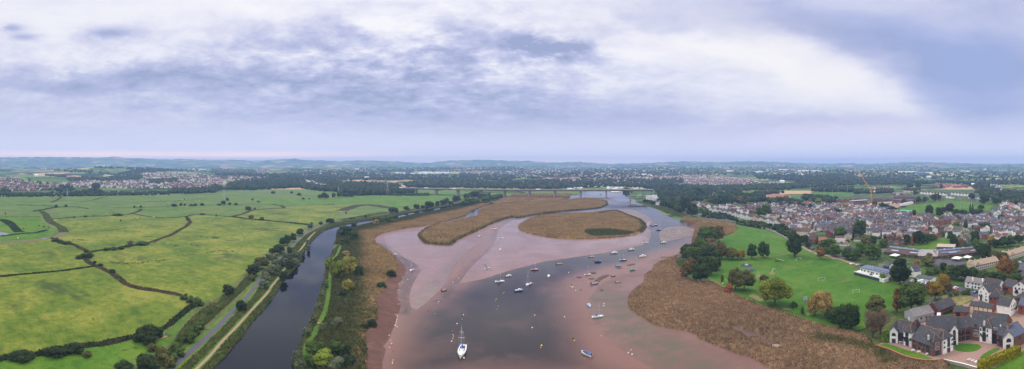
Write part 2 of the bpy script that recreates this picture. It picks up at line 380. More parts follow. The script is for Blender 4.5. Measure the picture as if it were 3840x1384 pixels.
def ribbon(name, pts, w, z, mt, kind='structure', w2=None, **kw):
    vs = []; n = len(pts)
    for k, p in enumerate(pts):
        a = pts[max(0, k-1)]; b = pts[min(n-1, k+1)]; d = Vector((b[0]-a[0], b[1]-a[1])); d = d.normalized() if d.length else Vector((1, 0)); q = Vector((-d.y, d.x))
        ww = w+((w2 if w2 is not None else w)-w)*k/(n-1)
        vs += [(p[0]+q.x*ww/2, p[1]+q.y*ww/2, p[2]+z), (p[0]-q.x*ww/2, p[1]-q.y*ww/2, p[2]+z)]
    me = bpy.data.meshes.new(name); me.from_pydata(vs, [], [(2*k+1, 2*k+3, 2*k+2, 2*k) for k in range(n-1)]); me.materials.append(mt)
    return mob(name, me, kind=kind, **kw)

# --- tracings --------------------------------------------------------------
LEFTBANK = L(1, (135,990),(135,928),(137,850),(130,780),(142,720),(185,685),(190,640),(187,580),(218,540),(240,480),(285,440),(290,410),(268,365),(215,320))+T(2, (290,790),(280,755),(300,730),(350,708),(430,690),(560,664),(700,645),(870,608),(1000,577),(1055,558),(1075,532),(1115,503),(1180,487),(1250,462))
ISL1_S = T(2, (1190,495),(1155,530),(1165,558),(1060,583),(900,622),(760,650),(690,682),(645,722),(660,752),(700,790),(780,801),(860,808),(930,806),(960,780),(1020,745),(1100,710),(1200,665),(1300,618),(1442,572))+T(3, (60,578),(150,560),(350,532),(500,517),(650,505),(760,490),(812,465),(800,443),(730,425),(620,412))
EAST = T(3, (960,372),(985,400),(1030,428),(1100,462),(1200,498),(1300,555),(1390,592))+T(4, (0,600),(80,612),(150,625),(230,640),(300,655),(350,672),(375,692),(350,725),(240,780),(60,850))+B(3, (1442,-45),(1300,5),(1190,60),(1182,100),(1115,140),(1110,200),(1010,280),(975,340),(985,420),(1060,480),(1150,540),(1250,580),(1380,605))+B(4, (0,612),(110,650),(130,680),(260,740),(400,790),(500,830),(620,870),(700,928),(790,990))
def E3(pts, **k): return chain(pts, **k)
left_w = E3(LEFTBANK); isl1_w = E3(ISL1_S); east_w = E3(EAST)
north = [G(*p) for p in T(3, (540,388),(600,372),(590,352),(640,345),(800,350),(930,355))]
river_poly = left_w+[G(*T(2, (1250,455))[0])]+[G(*p) for p in T(2, (1350,440))+T(3, (0,430),(300,400),(500,385))]+north+east_w
DARK = E3(L(1, (255,990),(270,928),(290,800),(335,700),(372,640),(450,592),(520,540),(600,500),(700,440),(1000,370),(1300,310),(1500,230),(1540,120),(1717,150),(1800,260),(1640,345),(1500,385),(1380,412),(1240,440),(1160,470),(1130,520),(1190,600),(1250,700),(1300,800),(1370,928),(1400,990)), closed=True)
LCH = E3(L(1, (180,290),(220,300),(330,370),(395,440),(340,560),(350,640),(300,650),(280,560),(300,470),(320,430),(270,370),(200,320)), closed=True)
CCH = E3(L(1, (480,600),(530,520),(640,400),(740,320),(760,250),(800,210),(850,200),(800,290),(790,330),(720,400),(640,470),(590,505)), closed=True)
def shal(x, y):
    din = np.where(inside(x, y, DARK), edist(x, y, DARK), -edist(x, y, DARK)); nn = (fbm(x, y, 46, 3)-.5)*26+(fbm(x, y, 11, 5)-.5)*8
    d = np.hypot(x, y); s_ = 1-sm(din+nn, -10, 26)
    l = inside(x, y, LCH)*.55; c = inside(x, y, CCH)*.35
    near = s_*(1-sm(d, 560, 760))
    return np.clip(near-l-c, 0, 1)+0*x
m, n, b = mat_base('river_water', .06, .5); b.inputs['IOR'].default_value = 1.33; p = pos(n)
at = n.new('ShaderNodeAttribute', attribute_name='shallow').outputs['Fac']
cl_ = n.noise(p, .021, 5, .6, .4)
base = n.mix(n.ss(cl_, .48, .70, 0, .7), (.022,.014,.011), (.095,.056,.042))  # pinkish cloud reflections painted into the dark water colour
wav = n.noise(n.vm('MULTIPLY', p, (1.0, 3.0, 1.0)), .55, 6, .7, .3)
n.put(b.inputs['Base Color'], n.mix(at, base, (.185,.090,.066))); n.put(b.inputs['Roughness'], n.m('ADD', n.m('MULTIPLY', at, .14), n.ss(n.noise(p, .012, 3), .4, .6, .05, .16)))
bump(n, b, wav, .07, .1); M['river'] = m
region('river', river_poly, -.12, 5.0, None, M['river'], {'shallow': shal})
def mudmat(name, dry=(.18,.082,.058), wet=(.235,.122,.095), dark=(.085,.043,.033), rill=(2.0, .35), r0=.07, algae=True, sp=.85):
    m, n, b = mat_base(name, r0, sp); p = pos(n)
    a = n.noise(p, .03, 5, .6, .5); q = n.noise(n.vm('MULTIPLY', p, (rill[1]*.35, rill[0]*.30, 1)), 1.0, 5, .62, 1.3); f = n.noise(p, 1.6, 5, .7)
    c = n.mix(n.ss(a, .35, .65), wet, dry); c = n.mix(n.ss(q, .56, .66, 0, .55), c, dark)
    ga = n.new('ShaderNodeAttribute', attribute_name='gully').outputs['Fac']
    c = n.mix(n.m('MULTIPLY', ga, n.ss(q, .36, .56, .35, .98)), c, dark)
    if algae:
        al = n.new('ShaderNodeAttribute', attribute_name='algae').outputs['Fac']
        c = n.mix(n.m('MULTIPLY', al, n.ss(n.noise(p, .09, 6, .65, .5), .30, .62)), c, (.085,.062,.026))
    n.put(b.inputs['Base Color'], c); n.put(b.inputs['Roughness'], n.m('ADD', n.ss(f, .3, .7, .0, .07), n.m('ADD', n.ss(a, .3, .7, r0, r0+.14), n.m('MULTIPLY', ga, .12))))
    bump(n, b, n.m('ADD', n.m('MULTIPLY', q, 1.0), n.m('MULTIPLY', f, .3)), .2, .4)
    return m
M['mud'] = mudmat('mud'); M['mud_bank'] = mudmat('mud_bank', (.150,.064,.045), (.185,.086,.062), r0=.55, sp=.15); M['mud_near'] = mudmat('mud_near', (.130,.055,.038), (.170,.080,.058), r0=.24, sp=.45); M['mud_dark'] = mudmat('mud_dark', (.10,.062,.055), (.14,.09,.08), (.05,.035,.03), r0=.4)
def gul(line, w):
    def f(x, y): return np.clip(1-edist(x, y, line, False)/w, 0, 1)
    return f
zero = lambda x, y: 0*x
mudL = E3(L(1, (215,268),(230,250),(300,238),(420,232),(520,205)))+E3(T(2, (800,640),(700,675),(640,715),(655,755),(700,795),(790,806),(930,812),(975,782),(1010,760)))+E3(L(1, (690,300),(640,330),(600,370),(560,420),(530,480),(500,530),(450,575),(410,610),(362,637),(346,600),(345,545),(372,480),(402,432),(380,405),(330,375),(262,345),(225,305)))
gl = E3(L(1, (222,300),(262,345),(330,375),(402,425))); gl2 = E3(L(1, (640,335),(560,410),(490,480),(420,560),(365,632)))
def bank(e, h=.35, w=5): return h*sm(e, 0, w)
def bhf(line, w, amp):
    def f(x, y, e):
        g = np.clip(1-edist(x, y, line, False)/w, 0, 1); return .3*sm(e, 0, 4)+amp*g*(fbm(x, y*1.0, 7, 9)-.5)*2
    return f
region('mudflat', mudL, -.05, 4.0, lambda x, y, e: .4*sm(e, 0, 6)+.6*(fbm(x, y, 9, 4)-.5)*np.clip(1-edist(x, y, gl2, False)/14, 0, 1), M['mud'], {'gully': lambda x, y: np.maximum(gul(gl2, 11)(x, y), gul(gl, 7)(x, y)), 'algae': zero})
mudR = E3(L(1, (592,500),(640,430),(690,380),(745,330),(770,290),(790,225)))+E3(T(3, (0,600),(100,585),(300,560),(500,532),(700,520),(800,512),(880,512),(960,505),(1050,518),(1150,568),(1184,600),(1160,640),(1140,665),(1176,692),(1172,740),(1150,792),(1080,818),(900,856),(700,888),(500,916)))+E3(L(1, (1020,388),(850,432),(720,474)))
region('mudflat', mudR, -.05, 5.0, lambda x, y, e: .45*sm(e, 0, 6), M['mud'], {'gully': gul(E3(T(3, (1176,692),(1172,740),(1150,792),(1080,818),(900,856))), 12), 'algae': zero})
barE = E3(T(3, (890,513),(960,506),(1050,518),(1150,568),(1184,600),(1140,640),(1110,615),(1040,580),(950,540)), closed=True)
region('mud_bar', barE, .0, 6, lambda x, y, e: .8*sm(e, 0, 8), M['mud_dark'], {'gully': zero, 'algae': zero})
barF = E3(T(3, (1245,700),(1300,662),(1442,650))+T(4, (80,665),(140,690),(150,705),(120,725),(0,755))+T(3, (1300,778),(1255,772),(1243,735)), closed=True)
region('mud_bar', barF, .0, 5, lambda x, y, e: .8*sm(e, 0, 8), M['mud_dark'], {'gully': zero, 'algae': zero})
region('mud_bar', E3(T(3, (640,402),(760,400),(850,418),(886,438),(860,447),(800,432),(700,416)), closed=True), .02, 8, lambda x, y, e: .5*sm(e, 0, 8), M['mud_dark'], {'gully': zero, 'algae': zero})
mudW = E3(L(1, (120,990),(120,928),(120,850),(115,780),(130,715),(172,680),(176,640),(172,580),(200,535),(225,475),(270,440),(275,405),(255,368),(268,362),(300,395),(330,437),(302,480),(288,540),(300,600),(275,690),(245,760),(218,850),(205,928),(200,990)), closed=True)
region('mudbank', mudW, -.12, 1.5, lambda x, y, e: 1.5*np.clip(edist(x, y, E3(L(1, (330,437),(302,480),(288,540),(300,600),(275,690),(245,760),(218,850),(200,990))), False)/16, 0, 1)+.75*(fbm(x*.22, y*1.5, 5, 2)-.5), M['mud_bank'], {'gully': lambda x, y: np.full(len(x), .95), 'algae': zero})
mudE = E3(B(3, (1442,-60),(1300,-5),(1200,0),(1080,60),(940,100),(860,150),(740,215),(700,280),(650,330),(640,400),(650,480),(700,560),(790,650),(880,730),(1000,810),(1120,880),(1210,928),(1300,990)))+E3(B(4, (900,1000),(800,970),(720,920),(640,860),(520,820),(420,780),(280,730),(140,665),(120,640),(10,602))+B(3, (1385,595),(1260,570),(1160,530),(1075,470),(1000,415),(990,340),(1025,285),(1125,205),(1130,145),(1200,105),(1205,65),(1310,20),(1442,-20)))
ALG = E3(B(3, (760,290),(830,340),(880,430),(960,540),(1080,640),(1200,720),(1330,790),(1442,860))+B(4, (100,930)))
region('mudbank', mudE, -.112, 3.2, lambda x, y, e: sm(e, 0, 9)*(.14+.15*(fbm(x, y, 12, 8)-.5))+.9*np.exp(-(edist(x, y, east_w, False)/6)**2), M['mud_near'], {'gully': gul(E3(B(3, (990,340),(800,350),(700,340))), 7), 'algae': lambda x, y: np.clip(1.5-edist(x, y, ALG, False)/13, 0, 1)})

# --- canal ---
CAN_L = B(1, (300,990),(355,928),(480,800),(560,700),(615,650),(640,590),(740,475),(800,412),(870,320),(920,240),(955,185),(1000,130),(1060,70),(1110,5))+T(1, (1112,905),(1140,850),(1185,790),(1250,720),(1330,672),(1442,641))+T(2, (80,625),(160,609),(250,598),(460,563),(580,535),(740,508),(860,485),(980,460),(1010,452))
CAN_R = B(1, (1060,990),(1052,928),(1022,860),(1060,800),(1100,700),(1150,590),(1200,470),(1250,330),(1265,260),(1300,150),(1308,80),(1312,0))+T(1, (1335,925),(1370,850),(1395,760),(1402,705),(1442,665))+T(2, (80,662),(160,647),(250,625),(470,587),(600,555),(740,530),(870,505),(985,477),(1010,468))
canL = chain(CAN_L); canR = chain(CAN_R)
m, n, b = mat_base('canal_water', .03, .4); b.inputs['IOR'].default_value = 1.27; p = pos(n)
n.put(b.inputs['Base Color'], n.mix(n.ss(n.noise(p, .5, 5, .7), .66, .72, 0, .5), (.006,.008,.012), (.10,.10,.05))); bump(n, b, n.noise(p, 1.1, 4, .6), .035, .1); M['canal'] = m
region('canal', canL+canR[::-1], -.05, None, None, M['canal'])
# --- park lawn and the town's ground
PARKL = T(4, (455,635),(420,700),(350,760),(330,820),(300,900))+B(4, (300,-20),(230,80),(215,190),(345,240),(440,290),(560,350),(700,405),(800,430),(930,475),(1060,520),(1200,560),(1330,590),(1442,612))+B(5, (60,600),(150,560),(250,500),(330,440),(400,400),(350,300),(420,230),(300,205),(230,190),(120,155),(10,110),(-20,20))+T(4, (1300,928),(1140,890),(1110,880),(1030,845),(1010,825),(900,770),(840,740),(760,700),(700,685),(600,660),(520,640))
lawn = chain(PARKL, closed=True)
region('park_lawn', lawn, .05, 8, lambda x, y, e: .15*fbm(x, y, 30), M['lawn'])
town = chain(T(4, (-400,420),(0,430),(300,415),(700,400),(1000,400),(1442,380))+T(5, (400,300),(1000,300),(1600,330),(1600,990))+B(5, (1700,300),(1700,990),(200,1000),(150,600),(-40,300),(-40,30))+T(4, (1300,930),(1030,850),(900,775),(700,690),(450,640),(300,610),(150,590),(0,560),(-300,480)), closed=True, step=25)
m, n, b = mat_base('town_ground', .9, .1); p = pos(n)
c = n.mix(n.ss(n.noise(p, .035, 5, .6), .42, .56), (.035,.065,.018), (.075,.12,.025)); c = n.mix(n.ss(n.noise(p, .06, 4, .65), .56, .62), c, (.15,.135,.13))
n.put(b.inputs['Base Color'], c); M['town'] = m
region('town_ground', town, -.02, None, None, M['town'])
# --- left bank land: water meadows
mead = chain(T(0, (-700,385),(0,398),(700,395),(1442,385))+T(1, (370,365),(540,352),(870,335),(1100,325),(1442,360))+T(2, (0,400),(500,390),(620,385),(1100,380),(1200,400)), step=25)+chain([T(2, (1100,420))[0]], step=25)
mead = mead+canL[::-1]+[G(*B(1, (-300,1100))[0]), G(-900, 1384), G(-900, 900), G(-500, 760)]
region('meadow', mead, .0, None, None, M['pasture_far'])
def field(pts, mt, z=.03, name='field'): return region(name, chain(pts, closed=True, smooth=False, step=30), z, None, None, M[mt])
field(B(0, (-200,160),(0,148),(450,108),(800,62),(930,110),(1080,215),(1200,252),(1442,292))+B(1, (60,315),(180,385),(90,470),(0,530))+B(0, (1350,600),(1100,665),(700,745),(300,810),(0,850),(-300,880)), 'pasture')
field(T(0, (800,862),(1080,822),(1270,788),(1350,758),(1442,727))+T(1, (60,692),(130,652),(165,620),(150,580),(240,550),(380,562),(520,575),(800,605),(1150,642),(1080,700),(930,740),(860,830),(790,890),(700,928))+B(1, (640,110),(580,170),(430,290),(400,350),(300,345),(180,335),(80,300),(0,285))+B(0, (1200,248),(1080,210),(930,105),(790,45)), 'pasture')
field(T(0, (-200,800),(0,798),(420,750),(610,802),(690,842),(760,870),(700,928))+B(0, (700,0),(790,52),(450,103),(0,143),(-200,158)), 'pasture')
field(T(0, (450,605),(720,572),(1110,552),(1300,578),(1442,583))+T(1, (0,583),(140,568),(150,600),(120,645),(0,715))+T(0, (1350,748),(1250,780),(1080,815),(860,850),(760,865),(690,838),(530,770),(480,740),(550,700),(540,660)), 'pasture')
field(B(0, (-300,900),(0,855),(300,822),(700,758),(1100,700),(1350,680),(1442,640))+B(1, (60,560),(0,700))+B(0, (1300,750),(1100,850),(950,990),(-300,990)), 'lush', .04)
field(T(0, (-300,580),(340,576),(380,640),(470,690),(450,720),(300,755),(0,775),(-300,790)), 'lush', .02)
field(T(1, (560,570),(700,520),(980,490),(1442,470),)+T(2, (0,478),(130,470),(60,500),)+T(1, (1442,530),(1350,580),(1170,636),(950,612),(700,592)), 'pasture', .02)
field(T(1, (1442,415))+T(2, (120,395),(300,388),(1000,388),(1010,395),(860,425),(700,450),(500,490),(120,465),(0,462))+T(1, (1442,462),(1200,470),(760,468),(750,425)), 'lush', .02)
field(T(2, (620,345),(1000,352),(1080,378),(700,385),(610,382)), 'lush', .02)
# --- pond and muddy tracks
M['puddle'] = surf('puddle', (.12,.12,.14), .1, 1, .03, spec=.6)
region('pond', chain(T(0, (-10,700),(40,702),(90,718),(60,728),(20,738),(-10,725)), closed=True), .06, None, None, M['puddle'])
for q in ([(350,752),(395,748),(390,756),(352,757)], [(425,748),(445,747),(440,752)], [(265,711),(295,710),(285,715)]):
    region('puddle', chain(T(0, *q), closed=True), .07, None, None, M['puddle'])
M['track'] = surf('track', (.14,.10,.06), .35, .4, .9)
ribbon('farm_track', chain(T(0, (-200,800),(0,795),(150,782),(300,766),(420,748),(490,735),(545,705))), 9, .05, M['track'])
ribbon('gateway_soil', chain(T(0, (436,604),(480,592))), 7, .06, M['soil'])
region('gateway_soil', chain(B(0, (1195,695),(1290,680),(1330,650),(1380,643),(1430,650),(1380,668),(1290,690),(1220,705)), closed=True), .10, None, None, M['soil'])
# --- canal side verge, tarmac lane, towpath
verge = chain(B(1, (-260,990),(-60,760),(0,700),(150,500),(240,375),(330,360),(430,310),(560,180),(640,120),(760,20),(820,-20)), )+chain(T(1, (900,800),(1060,700),(1160,650),(1330,610),(1442,590))+T(2, (0,610),(150,590),(300,560),(450,540),(600,505),(740,480),(900,450),(1000,430)))
region('canal_verge', verge+canL[::-1], .06, None, None, M['rough_grass'])
road_c = chain(B(1, (-50,970),(10,915),(130,815),(270,692),(410,560),(530,432),(630,342),(700,252),(750,175),(790,110),(880,35),(920,0))+T(1, (930,910),(970,862),(1020,820),(1070,772),(1110,735),(1180,692),(1260,655),(1340,625)))
ribbon('road', road_c, 3.4, .14, M['tarmac'])
ribbon('road_verge', road_c, 7.5, .10, M['lush'])
tow_c = chain(B(1, (160,990),(220,928),(330,820),(430,702),(540,590),(640,480),(740,370),(800,308),(860,222),(915,155),(960,88),(985,50))+T(1, (1040,920),(1085,865),(1135,800),(1170,752),(1220,702),(1270,672),(1350,640),(1442,618)))
ribbon('towpath', tow_c, 1.45, .16, M['path'])
ribbon('towpath_verge', tow_c, 4.2, .12, M['lush'])
# --- streets, car parks, paving on the right
ribbon('road', chain(T(4, (1000,820),(1080,865),(1130,885),(1230,900),(1300,930))+B(4, (1330,0),(1442,40))+B(5, (80,60))), 5, .10, M['path'])
ribbon('road', chain(B(5, (430,190),(560,205),(700,225),(880,245),(960,275),(1050,310),(1230,330),(1442,345)), ), 8, .12, M['tarmac'])
ribbon('road', chain(B(5, (1060,330),(1000,380),(930,395))), 5, .12, M['paving'])
region('car_park', chain(T(4, (1150,480),(1442,470))+T(5, (100,460),(470,462),(440,490),(200,500),(0,500)), closed=True, smooth=False), .08, None, None, M['path'])
region('playground_tarmac', chain(B(5, (640,30),(700,10),(900,5),(960,40),(800,75),(690,65)), closed=True, smooth=False), .10, None, None, M['tarmac'])
region('cul_de_sac', chain(B(5, (1442,20),(1400,50),(1400,90),(1442,140),(1700,200),(1700,0)), closed=True), .12, None, None, M['tarmac'])
region('rugby_pitch', chain(T(5, (380,490),(480,472),(600,455),(760,436),(900,440),(1050,455),(1130,458),(1180,475),(1150,505),(1080,520),(600,545),(480,530)), closed=True), .08, None, None, M['lush'])
region('playing_field', chain(T(4, (490,358),(600,345),(760,345),(860,352),(760,372),(620,376)), closed=True), .1, None, None, M['lush'])
region('playing_field', chain(T(4, (800,345),(900,335),(1040,325),(1200,308),(1300,308),(1220,320),(1120,345),(960,350)), closed=True), .1, None, None, M['lush'])
region('playing_field', chain(T(4, (1080,362),(1200,360),(1442,368),(1442,392),(1300,400),(1180,395)), closed=True), .1, None, None, M['lawn'])
region('cleared_soil', chain(T(4, (700,385),(780,375),(880,385),(920,400),(860,425),(740,410),(600,398)), closed=True), .12, None, None, M['soil'])
region('school_field', chain(T(5, (470,815),(560,800),(640,780),(720,760),(800,750),(815,800),(760,830),(660,850),(560,840),(480,830)), closed=True), .12, None, None, M['lush'])
region('waste_ground', chain(B(5, (740,320),(860,290),(1000,300),(1030,330),(990,350),(900,390),(830,380)), closed=True), .10, None, None, M['dry_grass'])
region('construction_ground', chain(T(5, (620,320),(700,300),(760,288),(960,300),(960,330),(700,335)), closed=True), .5, None, None, M['soil'])
region('construction_ground', chain(T(4, (1360,462),(1442,455))+T(5, (140,440),(100,470),(0,478))+T(4, (1380,480)), closed=True), .12, None, None, M['soil'])

M['weed'] = surf('weed', (.075,.045,.035), .4, .6, .7)
for q in ([(695,187),(708,170),(722,168),(726,156),(748,150),(755,142),(780,137),(800,131),(826,133),(815,143),(800,146),(795,156),(772,160),(760,172),(748,174),(742,190),(720,183)], [(655,112),(705,107),(712,118),(665,123)], [(545,150),(590,147),(590,154),(548,156)], [(738,255),(760,252),(775,271),(755,269)], [(648,163),(698,160),(696,167),(652,169)], [(572,257),(590,256),(588,261),(574,262)], [(965,50),(1040,36),(1042,42),(990,54)], [(885,75),(930,69),(925,76),(890,80)]):
    region('weed_patch', chain(B(3, *q), closed=True, step=6), .10, None, None, M['weed'])
for q, w in ([(690,350),(780,322),(860,310),(960,306)], .7), ([(740,362),(870,352),(975,346)], .8), ([(820,420),(900,410),(985,402)], .6), ([(1000,140),(1080,110),(1180,60),(1280,20)], 1.2), ([(640,540),(700,545),(750,530)], .5), ([(880,235),(930,270),(920,280)], .6), ([(770,612),(830,605),(790,630)], .4), ([(1200,560),(1300,580),(1400,640)], .4):
    ribbon('mud_creek', chain(B(3, *q), step=6), w*.5, .10, M['mud_dark'])
for q, w in ([(300,245),(330,228),(420,225),(500,222)], .7), ([(640,435),(690,437),(740,433),(770,438)], .8), ([(700,370),(730,420)], .6), ([(1100,180),(1400,200)], 1), ([(880,250),(960,280),(1100,290)], .8), ([(240,310),(290,350),(330,380)], .8):
    ribbon('mud_creek', chain(L(1, *q), step=6), w*.6, .40, M['mud_dark'])

for q in ([(562,312),(600,292),(650,320),(690,345),(660,362),(600,338)], [(1168,186),(1200,183),(1207,188),(1175,191)], [(835,418),(900,419),(925,430),(850,430)], [(240,175),(290,195),(345,238),(320,236),(250,205)], [(1040,460),(1070,455),(1075,480),(1050,482)]):
    region('worn_grass', chain(B(4, *q), closed=True, step=6), .26, None, None, M['dry_grass'])
ribbon('footpath', chain(B(4, (200,178),(345,240),(440,288),(560,348),(700,403),(800,430),(930,473),(1060,519),(1200,560),(1330,592),(1442,612))), 1.3, .27, M['dry_grass'])
ribbon('footpath', chain(T(4, (530,912),(700,908),(800,900),(880,888),(1010,884),(1110,870))), 1.3, .27, M['dry_grass'])
ribbon('trodden_line', chain(T(1, (300,618),(460,655),(560,690),(615,730),(620,790),(580,850),(500,925)), step=10), 1.6, .05, M['pasture_far'])

region('bank_ground', chain(B(5, (-60,640),(60,606),(150,566),(250,506),(330,446),(420,560),(330,640),(190,736),(80,640),(0,660)), closed=True, smooth=False), .0, None, None, M['rough_grass'])
# ================================================================ REED BEDS, SCRUB, HEDGE BOTTOMS (nobody could count their stems)
def covmat(name, a, b_, c, green, s=.03):
    m, n, b = mat_base(name, .9, .08); p = n.vm('MULTIPLY', pos(n), (1.0, 1.0, 0.0))
    q = n.noise(p, s, 5, .62, .4); f = n.noise(p, s*9, 5, .65)
    t = n.new('ShaderNodeAttribute', attribute_name='tint').outputs['Fac']; g = n.new('ShaderNodeAttribute', attribute_name='green').outputs['Fac']
    v = n.m('ADD', n.m('ADD', n.m('MULTIPLY', q, .85), n.m('MULTIPLY', f, .5)), n.m('MULTIPLY', t, .45))
    r = n.new('ShaderNodeValToRGB'); n.put(r.inputs[0], n.m('MULTIPLY', v, .556)); e = r.color_ramp.elements
    e[0].position = .30; e[0].color = a+(1,); e[1].position = .70; e[1].color = c+(1,); k = e.new(.5); k.color = b_+(1,)
    gg = n.mix(n.ss(n.m('ADD', n.m('MULTIPLY', f, .6), n.m('MULTIPLY', t, .4)), .3, .7), tuple(x*.55 for x in green), tuple(x*1.5 for x in green))
    low = n.ss(t, .0, .3, .50, 1.0)  # under-layer darkened: shade down among the stems painted into the colour
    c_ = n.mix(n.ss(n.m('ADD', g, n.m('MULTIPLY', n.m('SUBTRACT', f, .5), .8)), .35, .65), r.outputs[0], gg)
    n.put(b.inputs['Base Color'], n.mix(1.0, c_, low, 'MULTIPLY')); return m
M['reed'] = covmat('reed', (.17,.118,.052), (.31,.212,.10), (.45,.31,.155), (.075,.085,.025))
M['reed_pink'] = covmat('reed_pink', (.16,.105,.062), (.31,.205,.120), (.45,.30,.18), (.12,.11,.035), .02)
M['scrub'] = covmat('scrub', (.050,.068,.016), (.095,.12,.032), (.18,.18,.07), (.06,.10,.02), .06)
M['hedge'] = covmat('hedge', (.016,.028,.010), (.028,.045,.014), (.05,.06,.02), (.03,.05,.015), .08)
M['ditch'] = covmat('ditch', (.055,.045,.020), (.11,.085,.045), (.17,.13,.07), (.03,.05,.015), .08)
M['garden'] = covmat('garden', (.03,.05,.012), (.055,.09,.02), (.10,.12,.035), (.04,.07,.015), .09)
def cover(name, label, poly, mt, h=1.8, sp=3.0, dens=.6, bw=.35, bh=.8, lump=.35, ls=7, edge=1.5, hole=None, green=None, z0=0.0, leafy=False, maxn=60000, lean=.35, thin=0):
    r = np.random.default_rng(len(name)*17+int(abs(poly[0][0])*10)%999)
    def hf(x, y, e):
        q = h*sm(e, -.1, edge)*(1-lump+lump*1.6*fbm(x, y, ls, 6)) * .72
        if hole is not None: q = q*sm(np.where(inside(x, y, hole), -1.0, edist(x, y, hole)), .2, 1.5)
        return q+.02
    co, Fa, _ = region(name, poly, z0, sp, hf, make=False)
    P2 = [(p[0], p[1]) for p in poly]; mn = co[:, :2].min(0); mx = co[:, :2].max(0)
    box = (mx-mn).prod(); k = int(min(box*dens, maxn*8)); x = r.uniform(mn[0], mx[0], k); y = r.uniform(mn[1], mx[1], k)
    w = inside(x, y, P2); x, y = x[w][:maxn], y[w][:maxn]
    if hole is not None: w = ~inside(x, y, hole); x, y = x[w], y[w]
    if thin: w = fbm(x, y, 5, 21) > thin; x, y = x[w], y[w]
    e = edist(x, y, P2); z = z0+hf(x, y, e); n = len(x)
    kb = 3; X = np.repeat(x, kb)+r.normal(0, bw*1.1, n*kb); Y = np.repeat(y, kb)+r.normal(0, bw*1.1, n*kb); Z = np.repeat(z, kb)
    hh = bh*r.uniform(.5, 1.2, n*kb); th = r.uniform(0, 2*np.pi, n*kb); bwv = bw*r.uniform(.5, 1.2, n*kb)
    ux, uy = np.cos(th)*bwv, np.sin(th)*bwv; lx, ly = r.normal(0, lean, n*kb)*hh, r.normal(0, lean, n*kb)*hh
    base = np.stack([X-ux, Y-uy, Z-.35*hh], -1); b2 = np.stack([X+ux, Y+uy, Z-.35*hh], -1); t1 = np.stack([X+lx+ux*.35, Y+ly+uy*.35, Z+hh*.65], -1); t2 = np.stack([X+lx-ux*.35, Y+ly-uy*.35, Z+hh*.6], -1)
    tv = np.stack([base, b2, t1, t2], 1).reshape(-1, 3); tf = np.arange(len(tv)).reshape(-1, 4)+len(co)
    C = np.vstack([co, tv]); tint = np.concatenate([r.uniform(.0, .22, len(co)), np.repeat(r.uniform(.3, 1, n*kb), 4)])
    gr = green(C[:, 0], C[:, 1]) if green else np.zeros(len(C))
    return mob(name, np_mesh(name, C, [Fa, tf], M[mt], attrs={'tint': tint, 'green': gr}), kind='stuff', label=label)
def strip(pts, w, w2=None, off=0.0):
    a_, b_ = [], []; n = len(pts)
    for k, p in enumerate(pts):
        a = pts[max(0, k-1)]; b = pts[min(n-1, k+1)]; d = Vector((b[0]-a[0], b[1]-a[1])); d = d.normalized() if d.length else Vector((1, 0)); q = Vector((-d.y, d.x))
        ww = (w+((w2 if w2 is not None else w)-w)*k/(n-1))*(.8+.4*vnoise(p[0], p[1], 9, 3))
        a_.append((p[0]+q.x*(off+ww/2), p[1]+q.y*(off+ww/2))); b_.append((p[0]+q.x*(off-ww/2), p[1]+q.y*(off-ww/2)))
    return a_+b_[::-1]
def clean(poly, mind=.6):
    r = [poly[0]]
    for p in poly[1:]:
        if math.hypot(p[0]-r[-1][0], p[1]-r[-1][1]) > mind: r.append(p)
    return r
# west bank between canal and estuary
gpath = chain(B(1, (1200,1000),(1175,928),(1150,850),(1145,740),(1200,650),(1245,560),(1310,420),(1345,180),(1350,100),(1352,20))+T(1, (1400,900),(1430,830),(1442,800)))
ribbon('grass_path', gpath, 2.4, .08, M['lush'])
canR_near = [p for p in canR if math.hypot(p[0], p[1]) < 470]
gl_near = [p for p in gpath]
def toward(pts, line, d):
    """shift pts a distance d along the left normal"""
    return strip(pts, .01, None, d)[:len(pts)]
pathL = strip(gpath, 3.4)[:len(gpath)]; pathR = strip(gpath, 3.4)[len(gpath):][::-1]
k = [i for i, p in enumerate(canR) if p[1] > 0]
cR = [(p[0], p[1]) for p in canR]
cover('bank_scrub', 'grey green scrub fringing the east side of the canal', clean(cR[:len([p for p in cR if math.hypot(*p) < 420])]+pathL[::-1], .8), 'scrub', h=1.7, sp=2.0, dens=1.6, bw=.28, bh=.7, lump=.6, ls=5)
greenL = lambda x, y: np.maximum(np.clip(1.15-edist(x, y, canR, False)/(48+8*fbm(x, y, 20, 2)), 0, 1)*.95, (1-sm(np.hypot(x, y), 215, 300))*(.25+.75*fbm(x, y, 26, 12)))
lw = [(p[0], p[1]) for p in left_w]
near_can = [p for p in cR if math.hypot(*p) >= 420]
cover('reed_bed', 'brown reed bed between the canal path and the muddy west shore', clean(pathR+near_can+[tuple(G(*T(2, (1150,455))[0])[:2])]+lw[::-1], .8), 'reed', h=2.3, sp=2.6, dens=1.1, bw=.3, bh=1.1, lump=.5, ls=9, edge=1.2, green=greenL, maxn=46000)
region('marsh_ground', clean(cR+lw[::-1], .8), -.02, None, None, M['rough_grass'])
